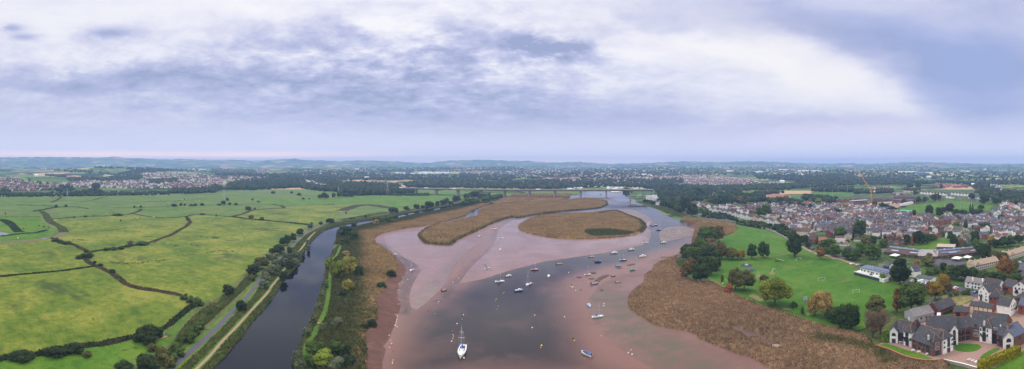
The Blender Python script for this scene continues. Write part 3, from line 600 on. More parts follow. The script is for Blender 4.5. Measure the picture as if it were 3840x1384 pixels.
# reed islands
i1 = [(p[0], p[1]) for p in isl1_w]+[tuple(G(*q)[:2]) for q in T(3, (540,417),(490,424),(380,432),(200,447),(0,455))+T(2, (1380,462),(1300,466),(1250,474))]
cover('reed_bed', 'long brown reed island with grassy edge darkened by painted bank shade', i1, 'reed', h=2.4, sp=5, dens=.35, bw=.75, bh=1.2, lump=.3, ls=24, edge=2.0, green=lambda x, y: .58*np.exp(-(edist(x, y, [(p[0], p[1]) for p in isl1_w][12:], False)/9)**2), maxn=30000)  # edge tint mixes dark green growth with painted shadow of the mud bank
i2 = chain(T(3, (50,668),(60,640),(110,607),(200,572),(400,546),(600,541),(720,531),(800,521),(880,517),(930,532),(1000,561),(1080,591),(1130,626),(1138,660),(1120,690),(1060,718),(960,738),(800,752),(600,760),(400,755),(250,736),(130,708),(70,690)), closed=True)
gp = chain(T(3, (610,694),(700,682),(850,682),(980,700),(1045,710),(950,733),(700,742),(620,715)), closed=True)
ge = chain(T(3, (740,545),(880,525),(1000,565),(1100,610),(1130,660),(1080,700)))
cover('reed_bed', 'oval brown reed island with a green patch by the middle channel', i2, 'reed', h=2.6, sp=4, dens=.5, bw=.6, bh=1.1, lump=.3, ls=18, edge=1.8,
      green=lambda x, y: np.maximum(np.where(inside(x, y, gp), 1.0, 0.0), .6*np.exp(-(edist(x, y, ge, False)/12)**2)), maxn=30000)
i3 = chain(T(2, (1270,452),(1340,420),(1420,402))+T(3, (0,396),(200,392),(400,388),(490,396),(486,410),(400,424),(200,438),(0,445))+T(2, (1380,450)), closed=True, step=20)
cover('reed_bed', 'far reed bed beside the bridge piers', i3, 'reed', h=2.4, sp=8, dens=.1, bw=1.2, bh=1.2, lump=.3, ls=24, edge=3)
i4 = chain(T(3, (0,394),(0,378),(300,374),(500,374),(510,386),(400,392)), closed=True, step=20)
cover('reed_bed', 'thin reed bed under the bridge deck', i4, 'reed', h=2.2, sp=9, dens=.08, bw=1.3, bh=1.2, ls=24, edge=3)
# east bank
cover('bank_grass', 'grassy flood bank below the white villa', chain(T(3, (1060,440),(1100,447),(1200,474),(1300,486),(1442,532))+T(4, (30,560),(30,578))+T(3, (1442,578),(1300,538),(1200,490),(1100,458)), closed=True, step=18), 'scrub', h=1.5, sp=4, dens=.3, bw=.7, bh=.8, edge=2, green=None)
cover('reed_bed', 'brown reeds on the shore by the top of the playing field', chain(T(4, (0,568),(200,602),(330,612),(445,640),(466,672),(420,712),(345,732),(350,715),(382,692),(352,668),(300,650),(230,634),(150,620),(0,596)), closed=True, step=16), 'reed', h=2.1, sp=3, dens=.6, bw=.45, bh=1.0, edge=1.5)
M['pool_mud'] = surf('pool_mud', (.10,.055,.04), .2, .5, .3)
pool = chain(B(4, (405,560),(440,555),(520,590),(600,612),(650,625),(700,660),(770,700),(860,720),(870,745),(800,760),(740,735),(690,690),(640,672),(560,668),(500,630),(430,600)), closed=True)
EB = [(p[0], p[1]) for p in east_w if p[0] > 20]
pe = chain(B(4, (215,190),(345,245),(440,296),(560,357),(700,412),(800,438),(930,482),(1060,528),(1200,570),(1330,602),(1442,624))+B(5, (80,650),(150,680),(185,742),(300,796),(450,857),(640,882),(780,872),(870,990)))
sub = [p for p in EB if -(90-0)*FX/max(1, math.hypot(*p)) < -210]   # near part of the shore
pu = chain(T(4, (60,850))+B(4, (-60,10),(20,140),(60,175),(150,200),(215,190)))
cover('reed_bed', 'wide pinkish brown reed bed between the east mud and the park', clean(sub+[tuple(G(*B(4, (900,1100))[0])[:2]), tuple(G(*B(5, (870,1100))[0])[:2])]+[(p[0], p[1]) for p in pe][::-1]+[(p[0], p[1]) for p in pu][::-1][1:], .8), 'reed_pink', h=2.4, sp=2.2, dens=1.5, bw=.26, bh=1.1, lump=.62, ls=8, edge=1.6, hole=pool,
      green=lambda x, y: np.maximum(.62*np.exp(-(edist(x, y, chain(B(4, (1150,680),(1442,730))+B(5, (150,780),(300,860))), False)/9)**2), .8*np.exp(-(edist(x, y, pe, False)/2.5)**2)), maxn=62000)
region('mud_pool', pool, .06, None, None, M['pool_mud'])
# verges along the canal lane and towpath
rl = strip(road_c, 3.6); tl = strip(tow_c, 2.2); nr = len(road_c); nt_ = len(tow_c)
R_r = rl[nr:][::-1]; R_l = rl[:nr]; T_r = tl[nt_:][::-1]; T_l = tl[:nt_]
def nearp(ps, d): return [p for p in ps if math.hypot(p[0], p[1]) < d]
cover('verge_grass', 'tussocky green brown verge between lane and towpath', clean(strip(road_c, 6.5)[nr:][::-1][:]+strip(tow_c, 3.8)[:nt_][::-1], .8), 'scrub', h=.9, sp=1.8, dens=1.8, bw=.25, bh=.6, lump=.7, ls=4, edge=.8, z0=.1, maxn=26000)
cover('verge_scrub', 'dense bank scrub between towpath and canal water', clean(strip(tow_c, 3.6)[nt_:][::-1]+[(p[0], p[1]) for p in canL][::-1], .8), 'scrub', h=1.5, sp=1.8, dens=1.8, bw=.28, bh=.7, lump=.7, ls=4, edge=.8, z0=.05, maxn=26000)
wl = chain(B(1, (-200,990),(0,745),(60,640),(160,520),(250,440),(330,392),(400,372),(440,310),(540,260),(620,170),(660,150),(720,130)))
cover('verge_scrub', 'dark green scrub west of the tarmac lane', clean([(p[0], p[1]) for p in wl]+[p for p in strip(road_c, 7.5)[:nr] if p[0] < wl[-1][0]+9 and p[1] < wl[-1][1]+6][::-1], .8), 'scrub', h=1.6, sp=1.8, dens=1.6, bw=.3, bh=.75, lump=.8, ls=5, edge=1.0, z0=.05, green=lambda x, y: .75*fbm(x, y, 22, 5), maxn=24000)
# ditches and hedge bottoms across the meadows
def ditch(label, pts, w=5, h=1.0, mt='ditch', w2=None, sp=3, dens=.5, name='ditch_reeds', **k):
    c = chain(pts, step=12); cover(name, label, clean(strip(c, w, w2), .5), mt, h=h, sp=sp, dens=dens, bw=.4, bh=.7, lump=.9, ls=6, edge=w*.3, **k)
ditch('brown ditch running diagonally between the two nearest fields', T(0, (430,748),(520,778),(610,800),(690,840),(750,868),(770,900))+B(0, (720,0),(790,50),(850,75),(930,112),(1000,160),(1080,217),(1200,250),(1300,263),(1442,290))+B(1, (90,305)), 5.5, 1.0, dens=1.2, sp=2, green=lambda x, y: .25+.5*(fbm(x, y, 14, 3)-.5))
ditch('brown reedy ditch curving up between two meadows', T(0, (1280,788),(1350,758),(1442,726))+T(1, (60,690),(130,652),(165,618),(150,590),(130,570)), 5.5, 1.1, dens=.7)
ditch('low hedge crossing the middle of the meadows', T(0, (765,868),(870,852),(1080,822),(1170,805),(1270,788)), 4, 1.6, 'hedge', dens=.9, name='hedge_bottom')
ditch('dark wet ditch along the top of the nearest field', B(0, (-200,150),(0,147),(200,127),(450,106),(650,82),(800,60)), 3.5, .8, 'hedge', dens=1.2, sp=2)
ditch('winding overgrown stream by the gateway', T(0, (540,700),(520,660),(440,622),(405,590),(385,550),(350,525),(290,522)), 13, 1.1, 'scrub', dens=.4, sp=4)
ditch('winding overgrown stream by the gateway, its far end', T(0, (280,526),(360,510),(470,492),(545,485)), 8, 1.4, 'hedge', dens=.3, sp=4, name='hedge_bottom')
ditch('thin hedge under the grazing cattle', T(0, (440,590),(620,575),(720,568),(900,565),(1040,555),(1110,546)), 4, 1.5, 'hedge', dens=.4, sp=4, name='hedge_bottom')
ditch('thin ditch under the grazing cattle', T(0, (1110,546),(1180,520),(1190,505)), 8, 1.0, dens=.3, sp=4)
ditch('thin ditch above the big green meadow', T(0, (1130,548),(1300,575),(1442,580))+T(1, (140,566),(200,550),(240,548),(380,560),(500,570)), 3.5, .8, 'hedge', dens=.3, sp=4)
ditch('straight dark hedge running towards the canal', T(1, (520,572),(650,588),(800,602),(950,616),(1080,629),(1170,640)), 5, 1.8, 'hedge', dens=.6, sp=3, name='hedge_bottom')
ditch('dark hedge line left of the stream', T(0, (140,472),(350,476),(470,484)), 5, 1.6, 'hedge', dens=.2, sp=5, name='hedge_bottom')
ditch('dark hedge line right of the stream', T(0, (560,484),(660,489),(750,503)), 5, 1.6, 'hedge', dens=.2, sp=5, name='hedge_bottom')
ditch('brown reedy bend in the far ditch', T(1, (500,571),(600,550),(650,530),(690,514),(850,502),(960,496),(940,478),(860,467)), 9, 1.2, dens=.25, sp=5)
ditch('far thin ditch across the meadows', T(1, (860,466),(600,465),(400,470)), 4, 1.0, 'hedge', dens=.15, sp=6)
ditch('thin ditch by the waterlogged pasture', T(0, (-200,574),(0,573),(340,572)), 3, .8, 'hedge', dens=.25, sp=5)
ditch('dark rushes in the waterlogged pasture', T(0, (10,592),(60,610),(110,650),(150,690),(170,700)), 16, .9, 'hedge', dens=.25, sp=4)
ditch('dark rushes around the pond', T(0, (0,735),(80,725),(200,710),(300,705),(400,680)), 7, .6, 'hedge', dens=.3, sp=4)
ditch('muddy ditch near the far hedge', T(0, (430,450),(480,430),(520,400)), 9, .8, dens=.12, sp=6)
ditch('second muddy ditch near the far hedge', T(0, (620,447),(760,435),(870,405),(920,395)), 6, .8, dens=.12, sp=6)
ditch('long thin far ditch', T(0, (800,450),(1100,445),(1442,440))+T(1, (200,425),(400,420)), 4, .8, dens=.1, sp=6)
ditch('dark hedge with gaps left of the pylon', T(0, (950,496),(1140,495),(1300,488),(1442,486)), 4, 1.4, 'hedge', dens=.2, sp=5, name='hedge_bottom')
ditch('wide overgrown hedge bottom below the nearest field', B(0, (-200,880),(0,845),(120,815),(300,808),(400,780),(700,735),(900,710),(1100,662),(1250,635),(1350,598),(1442,548))+B(1, (20,525),(90,465),(180,398),(240,366)), 4.5, 1.2, 'ditch', dens=1.6, sp=1.8, name='hedge_bottom', green=lambda x, y: .55+.7*(fbm(x, y, 16, 8)-.5))
ditch('rough brown bank by the wood', T(2, (0,520),(120,480),(240,470),(380,490),(450,500)), 26, 1.0, 'ditch', dens=.12, sp=6)
ditch('rough bank north of the canal', T(2, (0,600),(150,575),(300,545),(400,535)), 22, .8, 'scrub', dens=.15, sp=6)
ditch('dark bank beyond the canal', T(1, (1250,700),(1330,640),(1442,612))+T(2, (100,600),(300,570),(450,545),(600,510),(740,488),(900,455),(1000,430),(1200,410)), 12, 1.8, 'scrub', dens=.2, sp=4)

for q, i, w in ([(240,735),(340,745),(440,755)], 1, 15), ([(150,800),(220,812),(270,820)], 1, 7), ([(50,900),(250,882),(400,860),(540,862)], 1, 8), ([(740,688),(820,685),(900,668)], 1, 8), ([(590,770),(680,765),(740,772)], 0, 14), ([(850,690),(960,680),(1090,665)], 0, 7), ([(1050,690),(1220,700)], 0, 7), ([(1220,738),(1290,738)], 0, 10), ([(1150,470),(1300,466),(1442,468)], 1, 16), ([(0,815),(50,818)], 1, 14), ([(120,575),(180,570)], 2, 14):
    cover('rush_patch', 'dark rushes spreading through the grazed meadow', clean(strip(chain(T(i, *q), step=6), w*.3, w), .5), 'scrub', h=.2, sp=3, dens=.9, bw=.35, bh=.9, lump=.5, ls=4, edge=3, z0=-.2, thin=.52)
cover('rush_patch', 'dark rushes along the top of the large near meadow', clean(strip(chain(B(0, (920,25),(1050,38),(1200,30),(1442,8)), step=6), 5, 12), .5), 'scrub', h=.2, sp=3, dens=.9, bw=.35, bh=.9, lump=.5, ls=4, edge=3, z0=-.2, thin=.52)
# ================================================================ TREES AND BUSHES
def leafmat(name, tone=1.0):
    m, n, b = mat_base(name, .8, .12); oi = n.new('ShaderNodeObjectInfo').outputs['Color']
    t = n.new('ShaderNodeAttribute', attribute_name='tint').outputs['Fac']
    p = n.new('ShaderNodeTexCoord').outputs['Object']
    q = n.noise(p, 5.0, 4, .6)
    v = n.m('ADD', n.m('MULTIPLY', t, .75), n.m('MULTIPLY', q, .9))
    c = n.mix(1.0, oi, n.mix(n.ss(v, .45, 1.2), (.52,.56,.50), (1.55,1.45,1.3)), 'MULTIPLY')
    n.put(b.inputs['Base Color'], c)
    return m
M['leaf'] = leafmat('leaf'); M['bark'] = surf('bark', (.10,.075,.055), .3, 3); M['bark_pale'] = surf('bark_pale', (.42,.38,.33), .2, 3)
def ico(sub):
    bm = bmesh.new(); bmesh.ops.create_icosphere(bm, subdivisions=sub, radius=1); v = np.array([q.co for q in bm.verts]); f = np.array([[w.index for w in q.verts] for q in bm.faces]); bm.free(); return v, f
ICO1, ICO2 = ico(1), ico(2)
def crown_mesh(name, kind, nq, size, seed):
    """unit crown: width 1, height 1, base at z=0: leaf clumps over overlapping lobes, with gaps between them"""
    r = np.random.default_rng(seed); lobes = []
    if kind == 'round':
        for k in range(30):
            t = r.uniform(0, 2*np.pi); h = r.uniform(.16, .92); R = .5*math.sin(math.pi*min(1, max(.12, (h*.86+.12))))**.6
            rr = R*r.uniform(.35, .72); lobes.append((rr*math.cos(t), rr*math.sin(t), h*.88, r.uniform(.11, .21)))
        lobes.append((0, 0, .5, .33))
    elif kind == 'spread':
        for k in range(34):
            t = r.uniform(0, 2*np.pi); h = r.uniform(.12, .85); R = .5*(1-.35*h)
            rr = R*r.uniform(.3, .82); lobes.append((rr*math.cos(t), rr*math.sin(t), h*.8, r.uniform(.10, .19)))
        lobes += [(0, 0, .42, .3), (.15, .1, .35, .25), (-.15, -.05, .4, .25)]
    elif kind == 'tall':
        for k in range(28):
            t = r.uniform(0, 2*np.pi); h = r.uniform(.1, .93); R = .5*(math.sin(math.pi*(h*.75+.2)))
            rr = R*r.uniform(.2, .68); lobes.append((rr*math.cos(t), rr*math.sin(t), h*.9, r.uniform(.12, .2)*(1.1-.4*h)))
        lobes.append((0, 0, .45, .28))
    elif kind == 'poplar':
        for k in range(26):
            h = k/26; t = r.uniform(0, 6.28); rr = .16*(1-h)+.05; lobes.append((rr*math.cos(t), rr*math.sin(t), .08+h*.84, .24*(1-.62*h)+.04))
    elif kind == 'conifer':
        for k in range(34):
            h = k/34; t = k*2.4; rr = .34*(1-h); lobes.append((rr*math.cos(t), rr*math.sin(t), .06+h*.86, .16*(1-h)+.05))
    elif kind == 'bush':
        for k in range(22):
            t = r.uniform(0, 2*np.pi); h = r.uniform(.05, .75); rr = .5*r.uniform(.1, .75)*math.cos(h*.9); lobes.append((rr*math.cos(t), rr*math.sin(t), h*.85, r.uniform(.13, .24)))
        lobes.append((0, 0, .3, .34))
    L_ = np.array(lobes); n = len(L_); w = L_[:, 3]**2; idx = r.choice(n, nq, p=w/w.sum())
    d = r.normal(size=(nq, 3)); d[:, 2] = np.abs(d[:, 2])*1.0-.25*np.abs(r.normal(size=nq)); d /= np.linalg.norm(d, axis=1)[:, None]
    zs = 1.0
    c = L_[idx, :3]+d*(L_[idx, 3]*r.uniform(.78, 1.12, nq))[:, None]
    out = r.random(nq) < .06; c[out] += d[out]*r.uniform(.01, .06, out.sum())[:, None]
    nrm = d+r.normal(0, .45, (nq, 3)); nrm /= np.linalg.norm(nrm, axis=1)[:, None]
    u = np.cross(nrm, r.normal(size=(nq, 3))); u /= np.linalg.norm(u, axis=1)[:, None]; v = np.cross(nrm, u)
    s = size*r.uniform(.55, 1.3, nq)[:, None]
    q = np.stack([c-u*s-v*s*.6, c+u*s-v*s*.7, c+u*s*.7+v*s, c-u*s*.8+v*s*.7], 1).reshape(-1, 3)
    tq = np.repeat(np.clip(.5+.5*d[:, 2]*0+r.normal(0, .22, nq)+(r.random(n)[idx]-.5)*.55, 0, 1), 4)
    V, F_ = ICO1; cores = []; cf = []; base = len(q)
    for (x, y, z, rr) in L_:
        vv = V*rr*.86*(1+.12*r.normal(size=(len(V), 1)))+(x, y, z); cores.append(vv); cf.append(F_+base); base += len(V)
    co = np.vstack([q]+cores); co[:, 2] = np.maximum(co[:, 2], -.02)
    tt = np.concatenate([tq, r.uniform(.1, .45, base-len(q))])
    mx = np.percentile(co[:, 2], 99.7); co[:, 2] /= mx
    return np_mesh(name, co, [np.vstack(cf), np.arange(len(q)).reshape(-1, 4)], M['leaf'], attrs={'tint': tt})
def bare_mesh(name, seed, mt):
    """a twiggy, nearly leafless crown"""
    r = random.Random(seed); mb = MB()
    def grow(p, d, ln, rad, lev):
        q = p+d*ln; mb.bar(p, q, rad, 0, 4, rad*.6)
        if lev == 0: return
        for k in range(3 if lev > 2 else 4):
            nd = (d+Vector((r.uniform(-1, 1), r.uniform(-1, 1), r.uniform(-.25, .7)))*.62).normalized(); grow(q, nd, ln*r.uniform(.62, .82), rad*.55, lev-1)
    for k in range(7):
        t = k*.9+r.random()*.5; grow(Vector((0, 0, 0)), Vector((math.cos(t)*.9, math.sin(t)*.9, r.uniform(.5, 1.3))).normalized(), .25, .016, 5)
    return mb.mesh(name, mt)
def trunk_mesh(name, seed, mt, pale=False):
    r = random.Random(seed); mb = MB(); mb.bar((0, 0, -.05), (0, 0, .5), .04, 0, 8, .028)
    for k in range(5):
        t = k*1.3+r.random(); z = r.uniform(.25, .5); mb.bar((0, 0, z), (math.cos(t)*.26, math.sin(t)*.26, z+.3), .018, 0, 5, .008)
    return mb.mesh(name, mt)
CR = {}
def crown(kind, lod, var):
    key = (kind, lod, var)
    if key not in CR:
        nq, sz = {0: (15000, .0130), 1: (4600, .023), 2: (1300, .042), 3: (420, .07)}[lod]
        CR[key] = crown_mesh('crown', kind, nq, sz, 100+var*7+lod+hash_(kind))
    return CR[key]
def hash_(s): return sum(ord(c)*(i+3) for i, c in enumerate(s))
TRK = trunk_mesh('trunk', 3, M['bark']); BARE = {}
COLS = {'dark green': (.038,.068,.020), 'very dark': (.032,.052,.019), 'green': (.065,.110,.026), 'bright green': (.12,.21,.025), 'yellow green': (.16,.21,.030), 'golden': (.23,.165,.03),
        'orange brown': (.23,.12,.04), 'rusty': (.24,.10,.035), 'olive': (.10,.105,.032), 'tan': (.27,.21,.075), 'brown': (.12,.09,.045), 'silver': (.36,.37,.34), 'purple': (.045,.025,.033), 'grey green': (.11,.14,.08), 'yellow': (.20,.19,.04)}
WORD = {'very dark': 'very dark green', 'golden': 'golden autumn', 'orange brown': 'orange brown autumn', 'tan': 'tan leaved', 'silver': 'silvery grey', 'purple': 'dark purple', 'olive': 'olive green'}
TREES = []     # (u, v, width px, height px, colour, kind, where)
def tr(i, crop, where, col, kind, *rows):
    for x, y, w, h in rows:
        (u, v), = (T if crop == 'T' else B if crop == 'B' else L)(i, (x, y)); k = K if crop in 'TB' else 1.3414
        TREES.append((u, v, w/k, h/k, col, kind, where))
W1 = 'in the meadows west of the canal'; W2 = 'along the canal lane and towpath'; W3 = 'between the canal and the estuary'; W4 = 'on the far canal bank near the bridge'
tr(0,'T',W1,'dark green','bush',(475,490,34,22),(558,486,28,18),(1135,491,20,16),(1190,491,26,18),(1020,606,20,10),(1000,561,84,16),(960,558,30,9),(725,872,34,22),(700,918,64,38),(755,918,60,38),(665,926,60,32),(1210,806,120,24),(900,855,60,22),(960,850,70,22),(1020,843,70,22),(1075,826,50,20),(625,578,20,12),(720,572,36,12),(560,800,90,24),(470,776,80,24),(515,790,70,24),(660,835,20,14),(45,548,14,14))
tr(0,'T',W1,'brown','bare',(1098,818,72,56))
tr(1,'T',W1,'dark green','bush',(30,481,60,20),(88,477,32,24),(118,476,28,18),(175,479,50,15),(208,477,38,18),(265,474,50,18),(115,426,12,10),(410,472,44,12),(500,470,32,20),(552,470,40,18),(712,507,18,14),(385,567,16,16),(692,432,18,16),(735,447,18,14),(750,449,14,12),(865,374,54,20),(1022,371,28,15),(1085,389,42,22),(1120,422,34,12),(1170,422,20,9),(270,553,55,12),(135,578,22,16),(140,600,24,18))
tr(1,'T',W1,'dark green','round',(445,471,42,36),(478,436,32,26),(655,516,64,34),(1262,419,48,36),(1300,420,60,54),(1326,416,30,32),(1378,412,36,42),(1425,408,50,54))
tr(1,'T',W1,'olive','round',(680,590,54,34),(772,600,42,27))
tr(1,'T',W2,'dark green','round',(1350,627,78,44),(1268,636,36,24),(1180,674,50,36),(1093,729,76,58),(1035,780,68,70),(985,808,76,84),(945,812,70,66),(1003,890,60,66),(900,893,90,88),(940,882,60,68),(855,893,56,56))
tr(1,'T',W2,'grey green','bush',(1190,642,38,28),(1160,806,44,44),(1165,858,40,54),(968,928,60,64),(1060,930,90,66),(845,930,90,46),(1110,905,60,50),(1010,932,60,50))
tr(1,'B',W2,'very dark','round',(700,137,138,90),(488,304,108,88),(598,441,112,88),(950,186,82,84),(1005,88,92,80))
tr(1,'B',W2,'olive','round',(765,82,142,96),(690,180,70,44))
tr(1,'B',W2,'grey green','round',(880,135,130,90),(812,192,74,50),(790,252,104,76),(800,160,80,50),(1050,62,66,70),(960,60,90,70),(895,62,110,60),(850,100,80,50))
tr(1,'B',W2,'green','bush',(165,360,80,44),(230,392,100,60),(115,338,64,44),(170,690,110,100),(60,800,130,80),(210,640,80,60),(330,480,70,46),(250,590,90,60),(90,700,80,60),(20,860,90,60))
tr(0,'B',W1,'very dark','bush',(1240,936,240,140),(1050,945,170,80),(470,806,180,76),(390,808,100,50),(640,780,160,72),(560,795,110,60),(200,846,190,66),(120,850,110,50),(1240,684,230,120),(1330,650,120,74),(1170,690,90,50),(950,117,62,30),(850,62,50,24),(800,40,40,26))
tr(0,'B',W1,'olive','bush',(1380,840,150,90),(1290,770,100,50),(740,820,90,40),(1420,900,120,90))
tr(1,'B',W3,'yellow green','round',(1335,82,80,92),(1400,165,140,150),(1290,905,200,130))
tr(1,'B',W3,'green','round',(1200,802,150,110),(1385,812,150,120),(1270,770,90,70),(1180,905,120,90))
tr(1,'B',W3,'grey green','bush',(1070,870,100,90),(1100,928,110,80),(1150,640,90,60),(1200,545,80,60),(1250,430,80,60),(1280,330,70,60),(1310,240,66,60),(1380,930,180,90),(1290,600,90,60),(1400,560,120,60))
tr(2,'B',W3,'yellow','round',(60,100,150,120),(10,150,110,110),(110,130,90,80),(60,268,126,92))
tr(2,'B',W3,'very dark','bush',(20,850,120,110),(60,900,130,90),(10,320,80,50),(260,575,90,60),(200,600,80,50),(340,250,90,50),(420,150,90,60),(150,150,80,90))
tr(2,'T',W3,'dark green','bush',(20,735,110,86),(95,762,110,62),(10,700,80,50),(60,700,80,44),(20,808,90,50))
tr(2,'T',W3,'green','bush',(300,612,80,44),(400,616,112,54),(345,612,60,36),(110,640,60,30))
tr(2,'T',W3,'tan','bush',(290,636,60,42),(40,900,90,40))
tr(2,'T',W4,'dark green','round',(205,576,26,22),(440,538,98,48),(550,518,52,38),(635,502,72,38),(690,500,40,28),(745,492,92,52),(860,467,84,42),(890,447,46,36),(970,442,84,50),(1060,422,90,48),(1130,402,112,50),(1190,425,90,52),(725,512,32,32),(925,470,50,34),(810,497,44,60),(80,590,30,14),(110,588,20,12),(40,545,20,14))
tr(2,'T',W4,'green','round',(1030,484,70,46),(1085,472,120,66),(1140,462,80,46),(1215,446,90,54),(1290,432,90,48),(1330,408,80,34),(1240,420,60,50))
tr(2,'T',W4,'tan','round',(1160,455,60,34),(980,416,36,30))
tr(2,'T',W1,'dark green','round',(41,403,48,38),(86,401,44,28),(15,398,30,30))
tr(2,'T','beside the wood near the motorway','dark green','bush',(165,388,70,24),(470,388,120,20),(580,388,120,18),(690,390,90,14))
P1 = 'on the west side of the park'; P2_ = 'around the park'; P3 = 'by the pavilion and barns'; P4 = 'among the town houses'; P5 = 'around the school'
tr(4,'T',P1,'green','round',(190,800,170,120),(150,860,130,110),(60,935,120,110),(290,930,90,90),(215,790,200,140),(125,930,180,100),(70,905,110,80))
tr(4,'T',P1,'dark green','round',(155,830,130,80),(205,930,170,116),(50,862,110,62),(20,905,100,80),(40,935,110,90),(585,926,98,122),(685,918,112,134))
tr(4,'T',P1,'brown','round',(305,775,100,126),(225,820,130,70),(250,885,130,96),(330,925,116,134),(120,845,110,60))
tr(4,'T',P1,'olive','round',(415,932,110,96),(385,900,70,66))
tr(4,'T',P1,'golden','round',(490,928,92,80))
tr(4,'T',P2_,'very dark','round',(945,905,152,192),(1000,800,70,70))
tr(4,'T',P2_,'orange brown','tall',(1167,930,108,100))
tr(4,'T',P4,'green','round',(705,572,112,104),(645,566,70,74),(900,740,90,60),(1200,840,110,80),(1280,905,120,96),(1330,760,112,104),(1240,800,60,40),(1220,880,80,50))
tr(4,'T',P4,'dark green','round',(80,572,122,116),(20,520,110,110),(840,676,52,48),(940,790,80,60),(1030,800,70,76),(1060,835,60,50),(1400,930,120,90),(1160,880,70,60),(960,620,50,32),(830,462,64,60),(765,455,40,44),(680,432,50,48),(1080,505,50,46),(980,490,56,46),(1310,545,70,44),(1260,545,40,40),(540,470,70,50),(360,460,80,70),(280,470,90,60),(140,410,110,90),(620,470,60,50),(900,480,50,50),(1020,500,50,44))
tr(4,'T',P4,'orange brown','round',(490,455,66,54),(872,436,52,46),(1075,462,52,44),(745,440,40,32))
tr(4,'T',P4,'yellow green','round',(1145,462,66,50),(195,450,56,28),(430,560,40,30),(1275,790,50,30))
tr(4,'B',P1,'brown','round',(30,165,110,150),(60,100,120,110))
tr(4,'B',P1,'dark green','round',(150,202,180,166),(240,135,130,150),(180,80,150,100),(280,90,110,100))
tr(4,'B',P2_,'olive','round',(520,265,200,160))
tr(4,'B',P2_,'olive','round',(445,255,140,172),(690,195,92,60))
tr(4,'B',P2_,'rusty','bush',(385,287,90,72))
tr(4,'B',P2_,'yellow green','spread',(780,392,330,232))
tr(4,'B',P2_,'tan','round',(1115,475,140,180),(1200,485,170,214))
tr(4,'B',P2_,'dark green','round',(1330,575,210,180),(1410,590,150,190),(1260,530,100,120))
tr(4,'B',P2_,'green','bush',(1010,462,32,64),(335,200,28,60),(940,405,70,50))
tr(5,'B',P2_,'dark green','round',(-10,592,150,210))
tr(5,'B',P2_,'olive','round',(190,450,190,130))
tr(5,'B',P2_,'tan','bare',(165,660,190,290),(230,630,170,250))
tr(5,'B',P2_,'green','round',(490,452,280,256))
tr(5,'B',P2_,'orange brown','tall',(368,445,112,190),(640,300,90,110))
tr(5,'B',P3,'golden','round',(690,345,142,158),(765,285,140,160))
tr(5,'B',P3,'brown','bare',(810,292,90,110))
tr(5,'B',P3,'very dark','tall',(395,212,206,216),(310,150,40,70))
tr(5,'B',P3,'bright green','bush',(275,692,84,90),(250,182,80,62),(112,138,52,34),(530,660,40,70))
tr(5,'B',P3,'green','round',(820,165,112,112),(150,158,44,34),(525,205,34,46),(700,120,90,60),(640,135,90,56),(180,172,36,26),(930,300,50,34),(970,300,60,50),(870,310,50,40),(820,320,40,30))
tr(5,'B',P3,'dark green','round',(910,182,150,130),(1000,172,120,100),(760,110,80,80),(1090,180,120,80),(1170,195,120,90),(1250,200,110,90),(1370,200,130,70))
tr(5,'B',P3,'orange brown','round',(1290,150,170,165),(540,60,60,50))
tr(5,'B',P3,'olive','round',(1350,110,120,110),(630,55,120,80),(1440,200,120,60))
tr(5,'T',P5,'very dark','round',(452,802,58,84),(560,806,90,116),(520,790,70,90))
tr(5,'T',P5,'rusty','poplar',(498,812,34,84))
tr(5,'T',P5,'green','round',(620,795,90,84),(660,775,80,62),(60,900,110,110),(140,925,120,130),(20,940,110,100),(820,770,70,80),(250,830,90,60),(200,928,90,100),(1030,870,90,110),(780,740,60,50))
tr(5,'T',P5,'olive','round',(640,935,80,56),(100,830,110,90),(1180,935,120,80),(1260,940,110,70))
tr(5,'T',P5,'dark green','round',(850,835,84,104),(1025,800,100,112),(1120,935,120,140),(1090,870,90,80),(1080,910,100,110),(1270,830,110,90),(1200,830,90,70),(1330,820,100,90),(170,810,70,80),(1400,790,90,70))
tr(5,'T',P5,'orange brown','round',(895,830,60,78),(690,765,60,50))
tr(5,'T',P5,'silver','round',(945,815,112,146))
tr(5,'T',P5,'golden','round',(1165,808,86,82))
tr(5,'T',P4,'dark green','round',(60,735,134,136),(643,558,78,88),(725,575,80,84),(770,548,70,60),(870,555,70,50),(930,560,80,50),(1000,560,70,50),(1060,550,80,50),(1080,508,70,38),(430,467,38,46),(545,458,64,58),(610,445,60,46),(690,440,90,66),(515,575,36,62),(1130,690,90,70),(1080,680,70,54),(640,690,60,36),(240,500,60,50),(330,520,70,40),(280,500,60,40),(180,485,50,44),(355,530,60,36),(1250,600,70,50),(1100,460,110,80),(1000,420,70,50),(1200,470,60,60),(1230,430,60,60),(1290,530,50,40),(740,330,36,34),(480,330,60,50),(550,330,60,60),(520,390,40,44))
tr(5,'T',P4,'purple','round',(815,545,92,86))
tr(5,'T',P4,'dark green','poplar',(988,532,26,68),(1008,530,24,66))
tr(5,'T',P4,'dark green','conifer',(950,664,44,78),(990,652,38,54),(1128,575,14,30))
tr(5,'T',P4,'yellow green','round',(715,600,50,40),(870,640,60,30),(1210,790,50,30),(330,270,30,12))
tr(5,'T',P4,'rusty','round',(735,420,40,34))
